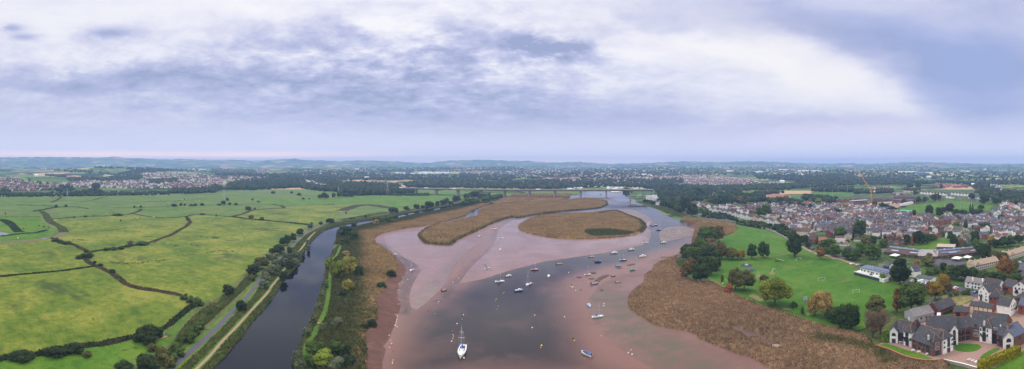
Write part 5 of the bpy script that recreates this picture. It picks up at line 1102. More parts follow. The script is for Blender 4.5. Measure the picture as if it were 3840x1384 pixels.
row(5,420,372,560,372,4,'semi','beige','tan','the unfinished timber roofed houses',.9)
row(5,565,378,775,392,8,'gable','white','brown','the white gabled street above the pitch',.9)
row(5,778,412,835,418,2,'gable','white','slate','the white pair above the pitch',.9)
row(5,822,386,1012,400,7,'gable','white','brown,slate','the white gabled street behind the pitch',.9)
row(5,968,416,1105,424,4,'semi','white','slate','the white row at the pitch corner',.95)
row(5,1128,416,1172,420,1,'gable','white','red','the lone white gable past the pitch',.9)
row(5,1145,335,1240,345,4,'gable','white','grey','the white cluster among the far trees',.9)
row(5,530,445,610,445,3,'semi','red brick','slate','the red row near the pitch',.95)
print('HOUSES', NH[0])
# ---- the rest of the houses, too many to count: far suburbs
def far_houses(name, label, specs, avoid=None):
    r = random.Random(11); vs = []; fs = []; wc = []; rows_ = []
    V_ = []; F4 = []; mi = []; tint = []
    for s, (poly, n, wall, roof, size) in enumerate(specs):
        pts = scat(poly, n, size, 7, 40+s)
        for (x, y, z, w, h) in pts:
            if avoid is not None:
                if min((x-a)**2+(y-b_)**2 for a, b_ in avoid) < 90: continue
                avoid.append((x, y)); w = r.uniform(8.5, 12)
            w *= .5; d = w*r.uniform(.6, .9); he = r.uniform(4.5, 6); hr = he+r.uniform(2, 3.2); a = r.choice((0, 1.57))+math.sin(x/300+y/400)*.6; c, q = math.cos(a), math.sin(a)
            P0 = [(-w,-d,-3),(w,-d,-3),(w,d,-3),(-w,d,-3),(-w,-d,he),(w,-d,he),(w,d,he),(-w,d,he),(-w,0,hr),(w,0,hr)]
            b0 = len(V_); V_ += [(x+c*u-q*v, y+q*u+c*v, z+t) for u, v, t in P0]
            k = r.random(); wl = 0 if k < wall[0] else 1 if k < wall[1] else 2; k = r.random(); rf = 3 if k < roof[0] else 4 if k < roof[1] else 5
            for f in ((0,1,5,4),(2,3,7,6)): F4.append(tuple(b0+i for i in f)); mi.append(wl)
            for f in ((1,2,6,9,5),(3,0,4,8,7)): F4.append(tuple(b0+i for i in f)); mi.append(wl)
            for f in ((4,5,9,8),(6,7,8,9)): F4.append(tuple(b0+i for i in f)); mi.append(rf)
    me = bpy.data.meshes.new(name); me.from_pydata(V_, [], F4)
    for m_ in (surf('far_render', (.78,.77,.76), .1, .2), surf('far_brick', (.17,.085,.075), .3, .2), surf('far_cream', (.55,.45,.36), .2, .2), surf('far_brown_roof', (.11,.065,.06), .3, .2), surf('far_slate_roof', (.10,.10,.13), .3, .2), surf('far_red_roof', (.25,.105,.08), .25, .2)): me.materials.append(m_)
    me.polygons.foreach_set('material_index', mi); me.update(); return mob(name, me, kind='stuff', label=label)
far_houses('far_houses', 'thousands of far suburb houses across the valley', [
    (T(0, (0,245),(120,240),(280,290),(480,310),(490,345),(300,352),(0,352)), 420, (.35,.85), (.6,.75), 9), (T(0, (430,300),(640,275),(760,262),(900,275),(1080,262),(1442,262),(1442,330),(1100,330),(850,330),(700,322),(560,318)), 470, (.5,.85), (.55,.85), 9),
    (T(0, (1210,200),(1442,192),(1442,262),(1220,262)), 190, (.5,.85), (.5,.8), 10), (T(1, (0,200),(130,190),(330,220),(460,232),(600,240),(600,285),(480,290),(300,325),(0,330)), 560, (.5,.85), (.6,.85), 10), (T(1, (0,295),(290,300),(290,328),(0,330)), 160, (.2,.95), (.9,.95), 9),
    (T(1, (600,235),(830,235),(830,250),(620,275)), 90, (.4,.8), (.4,.7), 10), (T(1, (725,175),(830,180),(830,202),(730,198)), 60, (.3,.8), (.5,.7), 10), (T(1, (880,195),(1000,195),(1000,215),(900,215)), 16, (.3,.8), (.5,.7), 10), (T(1, (150,160),(330,165),(330,185),(150,180)), 50, (.8,.9), (.3,.8), 11),
    (T(2, (30,160),(300,165),(300,180),(30,178)), 60, (.9,.95), (.2,.9), 12), (T(2, (1000,180),(1442,185),(1442,215),(1100,215)), 130, (.6,.8), (.4,.7), 12), (T(2, (900,120),(1442,120),(1442,170),(1000,165)), 160, (.6,.8), (.4,.7), 13),
    (T(3, (0,150),(1442,140),(1442,215),(900,240),(0,240)), 561, (.6,.8), (.5,.8), 12), (T(3, (300,242),(560,240),(560,270),(230,262)), 187, (.5,.7), (.1,.2), 10), (T(3, (560,255),(1000,225),(1130,240),(1130,300),(620,300)), 323, (.5,.8), (.5,.7), 9), (T(3, (1130,228),(1442,225),(1442,255),(1150,262)), 187, (.5,.8), (.2,.4), 10), (T(3, (1220,288),(1442,282),(1442,305),(1240,308)), 119, (.7,.8), (.2,.9), 9),
    (T(4, (0,225),(300,222),(420,240),(590,250),(600,285),(300,300),(100,285),(0,270)), 561, (.45,.7), (.3,.5), 9), (T(4, (0,280),(560,285),(560,306),(0,308)), 238, (.6,.8), (.3,.95), 9), (T(4, (600,160),(1200,165),(1200,220),(700,215)), 153, (.7,.9), (.4,.8), 12), (T(4, (640,282),(800,282),(800,300),(640,300)), 51, (.9,.95), (.3,.9), 9), (T(4, (0,130),(1442,130),(1442,160),(0,155)), 289, (.6,.8), (.5,.8), 13),
    (T(5, (0,115),(700,130),(700,180),(0,170)), 204, (.6,.8), (.5,.8), 12), (T(5, (0,180),(1442,200),(1442,260),(0,240)), 102, (.7,.9), (.5,.8), 11), (T(5, (700,300),(960,300),(960,325),(700,325)), 119, (.1,.7), (.0,.1), 8), (T(5, (1160,300),(1240,305),(1240,345),(1150,330)), 40, (.9,.95), (.3,.9), 8), (T(5, (1240,440),(1442,450),(1442,540),(1260,540)), 57, (.6,.9), (.5,.8), 8), (T(5, (180,320),(320,330),(320,345),(180,340)), 34, (.5,.8), (.6,.8), 8)])
TOWNAREA = [(T(4, (480,480),(760,462),(1000,462),(1250,470),(1442,480),(1442,650),(1100,690),(950,705),(900,640),(620,545)), 420), (T(5, (0,490),(200,500),(500,565),(640,570),(700,600),(620,650),(300,700),(0,710)), 300), (T(5, (230,700),(650,672),(940,690),(930,740),(700,745),(480,795),(280,800),(180,750)), 200), (T(5, (700,590),(1100,572),(1250,545),(1442,540),(1442,760),(1330,740),(1200,745),(960,660)), 380), (T(4, (1230,700),(1442,700),(1442,780),(1340,790),(1240,740)), 40), (T(4, (100,470),(460,480),(560,560),(300,530),(120,490)), 30)]
AV = list(HP)
far_houses('town_houses', 'close packed smaller houses filling the streets behind the main rows', [(a, n, (.45,.8), (.5,.96), 9) for a, n in TOWNAREA], AV)
gs = [t for k, (a, n) in enumerate(TOWNAREA) for t in scat(a, n, 3.6, 3.4, 90+k) if min((t[0]-u)**2+(t[1]-v)**2 for u, v in AV) > 42]
low_crowns('garden_shrubs', 'garden shrubs and small trees between the houses', gs, M['wood2'])
# long pale sheds and warehouses far off
def shed(name, label, crop, i, x, y, wpx, h, d, col=(.80,.80,.82), roof=None, rz=None, cat='warehouse', group='long pale far sheds'):
    (u, v), = (T if crop == 'T' else B)(i, (x, y)); p = G(u, v); D_ = math.hypot(p.x, p.y); w = wpx/K/FX*D_; a = (u-U0)/FX
    mb = MB(); mb.loft([[(X, -d/2, -4), (X, -d/2, h), (X, 0, h+d*.07), (X, d/2, h), (X, d/2, -4)] for X in (-w/2, w/2)])
    root = empty(name, p, -a if rz is None else rz)
    P_(mb.mesh('wall', [M['wall']]), root, 'wall', (0, 0, 0), 0, col)
    rb = MB(); rb.loft([[(X, -d/2-.4, h+.1), (X, 0, h+d*.07+.3), (X, d/2+.4, h+.1), (X, 0, h+d*.07+.12)] for X in (-w/2-.4, w/2+.4)]); P_(rb.mesh('roof', [M['wall']]), root, 'roof', (0, 0, 0), 0, roof or tuple(c*1.05 for c in col))
    tag(root, label, cat, group)
for k, (i, x, y, w) in enumerate([(2,500,208,90),(2,640,212,110),(2,740,208,90),(2,830,204,80),(2,690,202,60),(2,880,204,60),(2,130,172,30),(2,215,248,36),(1,270,176,70),(1,195,170,16),(4,640,196,70),(4,850,178,80),(4,1060,190,180),(4,840,282,40),(5,480,196,90),(5,400,198,40),(5,640,206,60),(5,1112,172,24),(5,640,240,40),(3,1110,222,50),(3,1165,230,40),(3,820,150,20),(5,945,190,80),(4,1000,222,40),(4,400,190,60),(0,305,228,34),(5,1010,310,24)]):
    shed('warehouse', f'long pale warehouse, {ordn(k)} in the list of far industrial sheds', 'T', i, x, y, w, 9, 40)
shed('warehouse', 'large dark blue warehouse on the far plain', 'T', 5, 578, 222, 70, 20, 60, (.16,.19,.28), cat='warehouse')
# ================================================================ LANDMARK BUILDINGS
def CA(*p): return [(3320+x/4.143, 1160+y/4.143) for x, y in p]
def CB(*p): return [(3560+x/4.143, 1160+y/4.143) for x, y in p]
def C3(*p): return [(3360+x/5.157, 1080+y/5.157) for x, y in p]
def C4(*p): return [(3600+x/5.8, 1020+y/5.8) for x, y in p]
def C5(*p): return [(3180+x/6.628, 940+y/6.628) for x, y in p]
def C6(*p): return [(3500+x/5.459, 860+y/5.459) for x, y in p]
M['slate_old'] = tintmat('slate_old', .25, 1.1, .7, .25, spots=((.17,.085,.035), .55, .56))
M['ridge'] = surf('ridge', (.34,.155,.055), .3, 1.2, .9); M['balcony'] = surf('balcony', (.03,.03,.035), .2, 1); M['lead'] = surf('lead', (.45,.46,.50), .1, 1, .5)
M['cream_door'] = surf('cream_door', (.66,.58,.42), .06, .6); M['solar'] = surf('solar', (.03,.07,.20), .3, 1.2, .12, spec=.7); M['timber'] = surf('timber', (.22,.15,.10), .25, 1)
def wing(root, pts, d, he, hr, rk, wall, roof, z0=0.0, ridge=True, slate=True, ov=.35):
    """a block whose front foot runs between two traced points; returns a placer for things on its front"""
    A_, B_ = G(*pts[0]), G(*pts[1]); dr = (B_-A_); dr.z = 0; w = dr.length; dr.normalize(); nr = Vector((-dr.y, dr.x, 0)); rz = math.atan2(dr.y, dr.x)
    c = (A_+B_)/2+nr*d/2; c.z = z0; base = root.location
    wc = WALLC[wall] if isinstance(wall, str) else wall; rc = ROOFC[roof] if isinstance(roof, str) else roof
    a = P_(wall_part(w, d, he, hr, rk).mesh('wall', [M['wall']]), root, 'wall', c-base, rz, wc)
    r = P_(roof_part(w, d, he, hr, rk, ov).mesh('roof', [M['slate_old' if slate else 'roof']]), root, 'roof', c-base, rz, rc)
    if ridge:
        mb = MB(); q = .10
        if rk == 'gx': mb.bar((-w/2-.1, 0, hr), (w/2+.1, 0, hr), q)
        elif rk == 'gy': mb.bar((0, -d/2-.3, hr), (0, d/2+.3, hr), q)
        else:
            R = max(.1, (w-d)/2) if w > d else .1; Qy = max(.1, (d-w)/2) if d > w else 0
            if R > .2 or Qy > .2: mb.bar((-R, -Qy, hr), (R, Qy, hr), q)
            for sx in (-1, 1):
                for sy in (-1, 1): mb.bar((sx*R, sy*Qy, hr), (sx*(w/2+ov), sy*(d/2+ov), he+.02), q)
        P_(mb.mesh('ridge_tiles', [M['ridge']]), r, 'ridge_tiles', (0, 0, 0))
    def put(me, name, x, z, y=None, side='f', parent=None, **k):
        """x: 0..1 along the face, z height"""
        if side == 'f': p = A_+dr*w*x-nr*.02; a_ = rz
        elif side == 'r': p = A_+dr*(w+.02)+nr*d*x; a_ = rz+math.pi/2
        elif side == 'l': p = A_-dr*.02+nr*d*(1-x); a_ = rz-math.pi/2
        else: p = A_+dr*w*(1-x)+nr*(d+.02); a_ = rz+math.pi
        p = Vector((p.x, p.y, z0+z)); return P_(me, root, name, p-base, a_, **k)
    return put, w, c, rz, r
W12 = window_mb(1.2, 1.3, 1).mesh('window', [M['dark'], M['glass']]); W16 = window_mb(2.2, 1.5, 3).mesh('window', [M['frame'], M['glass']]); WDK = window_mb(1.8, 2.1, 2).mesh('window', [M['balcony'], M['glass']])
WTE = window_mb(1.0, 1.2, 1).mesh('window', [surf('teal_frame', (.20,.34,.40), .05, 1), M['glass']])
def arch_mesh(w, h, name='arched_window', fr='dark'):
    mb = MB(); n = 14; pts = [(-w/2, 0), (w/2, 0)]+[(w/2*math.cos(math.pi*i/n), h-w/2+w/2*math.sin(math.pi*i/n)) for i in range(n+1)]
    mb.loft([[(x, -.05, z) for x, z in pts], [(x, .05, z) for x, z in pts]], 1)
    for i in range(1, 4): x = -w/2+i*w/4; mb.box(x-.03, x+.03, -.08, -.05, 0, h-w/2+math.sqrt(max(0, (w/2)**2-x*x))-.03, 0)
    mb.box(-w/2, w/2, -.08, -.05, h-w/2-.03, h-w/2+.05, 0); return mb.mesh(name, [M[fr], M['glass']])
ARCH = arch_mesh(2.1, 1.7); ARCHT = arch_mesh(1.5, 5.2)
def balc():
    mb = MB(); mb.box(-1.2, 1.2, -1.0, 0, 0, .12)
    for i in range(13): x = -1.2+i*.2; mb.box(x-.02, x+.02, -1.0, -.96, .12, 1.05)
    mb.box(-1.2, 1.2, -1.02, -.95, 1.05, 1.1); mb.box(-1.22, -1.17, -1, 0, .12, 1.1); mb.box(1.17, 1.22, -1, 0, .12, 1.1); return mb.mesh('balcony', [M['balcony']])
BALC = balc(); FDOOR = window_mb(2.0, 2.2, 3).mesh('french_door', [M['dark'], M['glass']])
# riverside flats, left block
fl = empty('apartment_building', G(*CA((500,620))[0])); tag(fl, 'brick and white riverside flats with lichened slate roofs beside the curved garden wall', 'building')
p, *_ = wing(fl, CA((350,545),(420,560)), 10, 6.0, 10.2, 'hip', 'brown brick', 'dark slate')
p, *_ = wing(fl, CA((150,500),(420,560)), 9.5, 5.6, 9.8, 'gx', 'brown brick', 'dark slate')
for x in (.28, .42): p(WDK, 'window', x, 3.0); p(FDOOR, 'french_door', x, .1)
p(BALC, 'balcony', .35, 2.9)
p, *_ = wing(fl, CA((70,522),(192,532)), 8, 6.2, 8.6, 'gy', 'white', 'dark slate', ridge=False)
p(ARCH, 'arched_window', .5, 3.6); p(FDOOR, 'french_door', .5, .1)
p, *_ = wing(fl, CA((282,556),(408,590)), 6, 6.9, 9.9, 'hip', 'white', 'dark slate')
p(WDK, 'window', .42, 4.8); p(WDK, 'window', .42, 2.6); p(W12, 'window', .13, 3.0); p(W12, 'window', .85, 3.0); p(FDOOR, 'french_door', .45, .1); p(BALC, 'balcony', .42, 2.5)
p, w_, c_, rz_, rf = wing(fl, CA((408,600),(740,738)), 15, 4.9, 9.6, 'gx', 'brown brick', 'dark slate')
for x in (.12, .38, .47, .60): p(W12, 'window', x, 3.1)
for x in (.36, .55): p(W12, 'window', x, .8)
p(WDK, 'window', .75, 2.6); p(WTE, 'window', .93, 2.9); p(FDOOR, 'french_door', .78, .1); p(FDOOR, 'french_door', .15, .1); p(CHM, 'chimney', .8, 8.4, col=(.5,.5,.5)); 
for x, z in ((.18, 0), (.30, 0)): q = p(SKYL, 'skylight', x, 6.2, sc=(1.6, 1.6, 1)); q.location += Vector((math.cos(rz_+1.57)*3, math.sin(rz_+1.57)*3, 0)); q.rotation_euler[0] = .55
q = p(MB().box(-1.9, 1.9, -1.7, 1.7, 0, .12).mesh('roof_light', [M['lead']]), 'roof_light', .50, 6.6); q.location += Vector((math.cos(rz_+1.57)*3.4, math.sin(rz_+1.57)*3.4, 0)); q.rotation_euler[0] = .55
p(W16, 'window', .35, 2.7, side='r'); p(WDK, 'window', .2, 2.7, side='r'); p(FDOOR, 'french_door', .25, .1, side='r')
p, *_ = wing(fl, CA((742,735),(872,700)), 10, 6.8, 9.4, 'hip', 'brown brick', 'dark slate')
p(W16, 'window', .5, 2.7); p(W16, 'window', .5, 4.9); p(FDOOR, 'french_door', .5, .1)
p, *_ = wing(fl, CA((900,706),(1052,640)), 9, 7.2, 9.9, 'hip', 'white', 'dark slate')
for z in (4.9, 2.7): p(WDK, 'window', .55, z); p(WTE, 'window', .12, z); p(WTE, 'window', .9, z)
p(FDOOR, 'french_door', .55, .1); p(W12, 'window', .5, 4.2, side='l')
# riverside flats, courtyard block
fb = empty('apartment_building', G(*CB((300,480))[0])); tag(fb, 'large slate roofed flats around the courtyard lawn behind the yellow green hedge', 'building')
p, *_ = wing(fb, CA((660,565),(1130,540)), 14, 7.2, 12.2, 'gx', 'brown brick', 'dark slate')
for x in (.45, .6): p(WDK, 'window', x, 5.0)
p, *_ = wing(fb, CA((1014,572),(1130,552)), 11, 7.8, 10.6, 'gy', 'white', 'dark slate', ridge=False)
p(ARCHT, 'arched_window', .5, 2.6); p(FDOOR, 'french_door', .5, .1)
p, *_ = wing(fb, CB((125,505),(380,462)), 11, 6.8, 10.4, 'gx', 'red brick', 'dark slate')
for x in (.1, .35, .62, .85): p(WDK, 'window', x, 3.6); p(FDOOR, 'french_door', x, .1)
p(BALC, 'balcony', .62, 3.4); p(BALC, 'balcony', .2, 3.4)
p, *_ = wing(fb, CB((300,470),(850,560)), 15, 7.0, 12.8, 'gx', 'brown brick', 'dark slate')
p(W16, 'window', .22, 4.2); p(W16, 'window', .22, 2.2, sc=(1.3, 1, 1)); p(MB().box(-1.7, 1.7, -.06, .3, 0, 5.2).mesh('archway', [M['dark']]), 'archway', .72, 0); p(CHM, 'chimney', .45, 9.8, col=(.6,.6,.6))
p(W16, 'window', .76, 7.0, sc=(1, 1, .8)); p(W12, 'window', .2, 7.2)
p, *_ = wing(fb, CB((470,505),(655,540)), 7, 8.0, 10.8, 'hip', 'white', 'dark slate')
for z in (5.7, 3.3): p(WDK, 'window', .38, z); p(W12, 'window', .1, z, sc=(.6, 1, 1)); p(W12, 'window', .66, z, sc=(.6, 1, 1))
p(FDOOR, 'french_door', .38, .6); p(BALC, 'balcony', .38, 3.1)
p, *_ = wing(fb, CB((735,570),(850,612)), 12, 6.2, 9.8, 'gx', 'brown brick', 'dark slate')
p(WDK, 'window', .5, 3.3); p(BALC, 'balcony', .5, 3.0); p(W12, 'window', .5, .8, sc=(1.6, 1, 1))
p, *_ = wing(fb, CB((842,628),(1003,612)), 15, 6.0, 8.8, 'gy', 'white', 'slate')
p(ARCH, 'arched_window', .5, 3.4, sc=(1.15, 1, 1.15)); p(FDOOR, 'french_door', .45, .1); p(CHM, 'chimney', .5, 8, side='l', col=(.6,.6,.6))
p, *_ = wing(fb, CB((1003,615),(1190,520)), 12, 6.0, 9.6, 'gx', 'brown brick', 'blue slate')
p(W12, 'window', .5, 3.2)
def single(name, label, cat, pts, d, he, hr, rk, wall, roof, wins=(), group=None, z0=0, **k):
    e_ = empty(name, G(*pts[0])); tag(e_, label, cat, group); r = wing(e_, pts, d, he, hr, rk, wall, roof, z0, **k)
    for me, nm, x, z, s in wins: r[0](me, nm, x, z, side=s)
    return e_, r
w_ = lambda me, *xs: [(me, 'window', x, z, s) for x, z, s in xs]
single('barn', 'grey rendered barn with mossy pale grey roof behind the flats', 'barn', C3((350,690),(738,588)), 11, 3.9, 6.6, 'gx', 'grey', 'grey', w_(W12, (.35,1.4,'f'), (.6,1.4,'f'), (.78,1.4,'f'))+[(DOORM, 'door', .9, 0, 'f'), (DOORM, 'door', .5, 0, 'l')], ridge=False)
single('barn', 'long red brick barn with dark slate roof by the waste ground', 'barn', C3((832,552),(1158,412)), 11, 3.7, 6.8, 'gx', 'red brick', 'dark slate', w_(W12, *[(.12+.09*i, 2.1, 'f') for i in range(8)]), ridge=False)
e_, r_ = single('garage_block', 'brick garage block with five cream doors', 'garage', C4((205,815),(705,895)), 6.5, 2.9, 4.6, 'gx', 'red brick', 'dark slate', ridge=False)
GD = MB().box(-1.15, 1.15, -.1, .02, 0, 2.3).mesh('garage_door', [M['cream_door']])
for i in range(5): r_[0](GD, 'garage_door', .1+i*.2, 0, sc=(r_[1]/5*.8/2.3, 1, 1))
single('carport', 'small brick carport with hipped slate roof beside the courtyard flats', 'carport', CB((60,110),(300,120)), 8, 2.9, 5.0, 'hip', 'red brick', 'dark slate', [(MB().box(-1.3, 1.3, -.1, .02, 0, 2.4).mesh('garage_opening', [M['dark']]), 'garage_opening', .3, 0, 'f')], ridge=False)
single('house', 'tall white gabled house with blue balcony beside the lane', 'house', C4((400,600),(625,678)), 12, 7.2, 10.8, 'gy', 'white', 'dark slate', w_(WTE, (.25,5.0,'f'), (.75,4.9,'f'), (.75,3.0,'f'), (.5,7.6,'f'), (.3,3.1,'f'))+[(BALC, 'balcony', .27, 2.9, 'f'), (FDOOR, 'french_door', .25, .1, 'f'), (W16, 'window', .75, .7, 'f')])
single('house', 'brick house with hipped slate roof joined to the tall white gable', 'house', C4((628,690),(920,700)), 11, 4.6, 8.4, 'hip', 'red brick', 'dark slate', w_(W12, (.15,2.6,'f'), (.45,2.6,'f'), (.75,2.6,'f'))+[(W12, 'window', .5, 2.6, 'r')])
single('cottage', 'long white cottage with pale slate roof and blue door', 'house', C4((105,335),(492,398)), 7.5, 4.7, 7.4, 'gx', 'white', 'grey', w_(W12, (.2,3.0,'f'), (.44,3.0,'f'), (.62,3.0,'f'), (.79,3.0,'f'), (.17,.8,'f'), (.6,.8,'f'), (.78,.8,'f'))+[(MB().box(-.5, .5, -.07, .05, 0, 2.1).mesh('blue_door', [surf('blue_door', (.03,.16,.50), .05, 1)]), 'blue_door', .43, 0, 'f'), (CHM, 'chimney', .45, 7.0, 'f'), (CHM, 'chimney', 1.0, 7.4, 'f')])
e_, r_ = single('cottage', 'white cottage with dark slate roof and white dormers behind the tall gable', 'house', C4((492,398),(840,470)), 9, 4.6, 8.4, 'gx', 'white', 'dark slate', w_(W12, (.3,2.6,'f'), (.9,2.6,'f')))
for x in (.15, .38, .82): q = r_[0](DORM, 'dormer', x, 5.0); q.location += Vector((math.cos(r_[3]+1.57)*1.4, math.sin(r_[3]+1.57)*1.4, 0))
single('house', 'brick house with dark hipped roof left of the far right white gable', 'house', C4((912,425),(1150,490)), 11, 4.9, 8.2, 'gx', 'red brick', 'dark slate', w_(W12, (.3,2.6,'f'), (.5,2.6,'f'))+[(BALC, 'balcony', .4, 2.4, 'f')])
single('house', 'large white gabled house with dark balcony at the far right', 'house', C4((1150,510),(1480,560)), 12, 6.8, 10.6, 'gy', 'white', 'dark slate', w_(W12, (.18,4.6,'f'), (.42,4.6,'f'), (.65,4.4,'f'), (.65,2.4,'f'), (.4,7.4,'f'))+[(BALC, 'balcony', .25, 2.2, 'f'), (FDOOR, 'french_door', .25, 2.3, 'f')])
single('house', 'white rendered house with steep slate roof above the courtyard flats', 'house', C4((800,930),(1078,985)), 9.5, 6.6, 10.2, 'gx', 'white', 'dark slate', w_(WTE, (.3,5.0,'r'), (.75,5.2,'r'), (.3,2.8,'r'), (.5,2.6,'r'), (.6,4.6,'r'))+[(BALC, 'balcony', .8, 2.6, 'r')])
single('house', 'brick house with blue slate roof behind the white rendered house', 'house', C4((1262,905),(1480,940)), 10, 5.6, 8.6, 'gx', 'red brick', 'blue slate', w_(W12, (.3,3,'f')))
single('house', 'dark hipped roof house between the two white gables at the right', 'house', C4((1200,690),(1460,745)), 10, 4.2, 7.6, 'hip', 'brown brick', 'dark slate', w_(W12, (.3,2.4,'f')))
# pavilion on its plinth
pv_ = empty('pavilion', G(*C5((500,650))[0])); tag(pv_, 'white flat roofed sports pavilion on a navy plinth beside the pitch', 'pavilion')
A_, B_ = G(*C5((152,600))[0]), G(*C5((900,798))[0]); dr = (B_-A_).normalized(); nr = Vector((-dr.y, dr.x, 0)); L_ = (B_-A_).length; rz = math.atan2(dr.y, dr.x); base = A_-pv_.location
navy = surf('navy', (.035,.05,.09), .1, 1)
P_(MB().box(0, L_*.86, 0, 1.2, -.1, 2.3).mesh('plinth', [navy]), pv_, 'plinth', base, rz)
P_(MB().box(-.1, L_*.86, 1.2, 12, -.1, 2.5).mesh('terrace', [M['frame']]), pv_, 'terrace', base, rz)
P_(MB().box(0, L_*.88, .0, .3, 2.3, 3.2).mesh('parapet', [M['frame']]), pv_, 'parapet', base, rz)
P_(MB().box(L_*.86, L_*1.0, -.3, 5.5, -.1, 2.6).mesh('planter_wall', [M['frame']]), pv_, 'planter_wall', base, rz)
P_(MB().box(L_*.12, L_*.96, 3.4, 12.5, 2.5, 6.2).mesh('wall', [M['frame']]), pv_, 'wall', base, rz)
bl_ = surf('pavilion_roof', (.13,.16,.24), .12, .4)
r = P_(MB().box(L_*.10, L_*.44, 2.6, 12.9, 6.2, 6.55).box(L_*.45, L_*.98, 3.0, 12.9, 6.2, 6.6).box(L_*.5, L_*.9, 6, 11, 6.6, 6.9).mesh('roof', [bl_]), pv_, 'roof', base, rz)
for x in (.17, .27, .40, .50, .56, .68, .80, .90): q = P_(W16, pv_, 'window', base+dr*L_*x+nr*3.36+Vector((0, 0, 3.6)), rz, sc=(.8, 1, 1))
P_(MB().bar((L_*.55, 3.2, 3), (L_*.55, 3.2, 10.5), .08, n=6).mesh('flagpole', [M['frame']]), pv_, 'flagpole', base, rz)
single('house', 'white gabled house with navy cladding behind the pavilion', 'house', C5((1010,540),(1185,565)), 10, 5.0, 8.4, 'gy', 'white', 'slate', w_(W12, (.55,3.2,'f'), (.25,1,'f')), ridge=False)
single('house', 'navy clad wing with hipped roof behind the pavilion', 'house', C5((882,510),(1012,545)), 9, 4.8, 7.8, 'hip', (.05,.065,.11), 'slate', w_(W12, (.5,3.1,'f')), ridge=False)
e_, r_ = single('house', 'white house with tall red chimney right of the very dark tree', 'house', C5((1500,640),(1660,665)), 10, 5.6, 8.8, 'gy', 'white', 'slate', w_(W12, (.4,3.4,'f'), (.4,.9,'f')), ridge=False)
r_[0](MB().box(-.55, .55, -.6, .1, 0, 9.6).mesh('chimney', [M['brick']]), 'chimney', .15, 0, side='r')
single('house', 'white side wing of the house with the red chimney', 'house', C5((1690,680),(1815,650)), 8, 5.0, 7.8, 'hip', 'white', 'slate', ridge=False)
single('garage', 'white garage with low green roof beside the motorhome', 'garage', C5((1680,745),(2060,815)), 8, 2.9, 3.8, 'gx', 'white', (.07,.10,.09), ridge=False, slate=False)
# school
sc_ = empty('school', G(*T(5, (600,915))[0])); tag(sc_, 'low rambling school with solar panels on its brown roofs', 'school')
for pts, rf, hr in ((T(5, (262,886),(545,922)), 'brown', 6.0), (T(5, (545,922),(712,926)), (.30,.28,.29), 6.4), (T(5, (712,926),(1052,892)), 'brown', 6.2)):
    p, w0, c0, rz0, r0 = wing(sc_, pts, 24, 3.0, hr, 'gx', 'brown brick', rf, ridge=False, slate=False, ov=1.0)
    for k in range(6): p(W16, 'window', .1+.15*k, .9)
    if rf == 'brown':
        th = math.atan2(hr-3.0, 12.0); mb = MB()
        for k in range(4 if pts[0][0] < 3400 else 4): mb.box(-w0*.46+k*w0*.235, -w0*.46+k*w0*.235+w0*.2, -2.6, .2, hr+.35, hr+.5)
        q = P_(MB().box(-w0*.48, w0*.48, -3.0, .6, hr-.55, hr+.34).mesh('clerestory', [M['lead']]), sc_, 'clerestory', c0-sc_.location, rz0)
        P_(mb.mesh('solar_array', [M['solar']]), q, 'solar_array', (0, 0, 0))
        if pts[0][0] > 3500:
            mb = MB()
            for a in range(14):
                for b2 in range(2): mb.box(-w0*.40+a*1.62, -w0*.40+a*1.62+1.5, -1.9+b2*1.95, -.05+b2*1.95, 0, .1)
            q = P_(mb.mesh('solar_array', [M['solar']]), r0, 'solar_array', (0, -7.2, 3.0+(12-7.2)*math.tan(th)+.32)); q.rotation_euler = (th, 0, 0)
        for x in (.35, .9): P_(MB().box(-4, 4, -2.8, 0, 2.7, 2.85).mesh('glass_canopy', [M['skylight']]), sc_, 'glass_canopy', p(SKYL, 'skylight', x, 2.8).location, rz0)
single('school_hall', 'brown clad school hall with pale roof', 'school', T(5, (705,858),(860,862)), 12, 4.5, 6.4, 'gx', 'brown brick', (.42,.36,.31), ridge=False, slate=False)
def canopy(x, y, s, label, crop=C6):
    p = G(*crop((x, y))[0]); e_ = empty('canopy', p); tag(e_, label, 'canopy'); mb = MB(); mb.add([(-s,-s,2.6),(s,-s,2.6),(s,s,2.6),(-s,s,2.6),(0,0,4.2),(-s,-s,2.5),(s,-s,2.5),(s,s,2.5),(-s,s,2.5),(0,0,4.0)], [(0,1,4),(1,2,4),(2,3,4),(3,0,4),(6,5,9),(7,6,9),(8,7,9),(5,8,9),(0,5,6,1),(1,6,7,2),(2,7,8,3),(3,8,5,0)]); P_(mb.mesh('canvas', [M['frame']]), e_, 'canvas', (0, 0, 0))
    for a in (-1, 1):
        for b2 in (-1, 1): P_(MB().bar((a*s*.95, b2*s*.95, 0), (a*s*.95, b2*s*.95, 2.6), .06).mesh('post', [M['lead']]), e_, 'post', (0, 0, 0))
canopy(485, 640, 4.2, 'white pyramid canopy in front of the solar roofed school wing'); canopy(1165, 175, 4.0, 'white pyramid canopy left of the school entrance', C5); canopy(700, 620, 3.6, 'pale green and white canopy at the right end of the school')
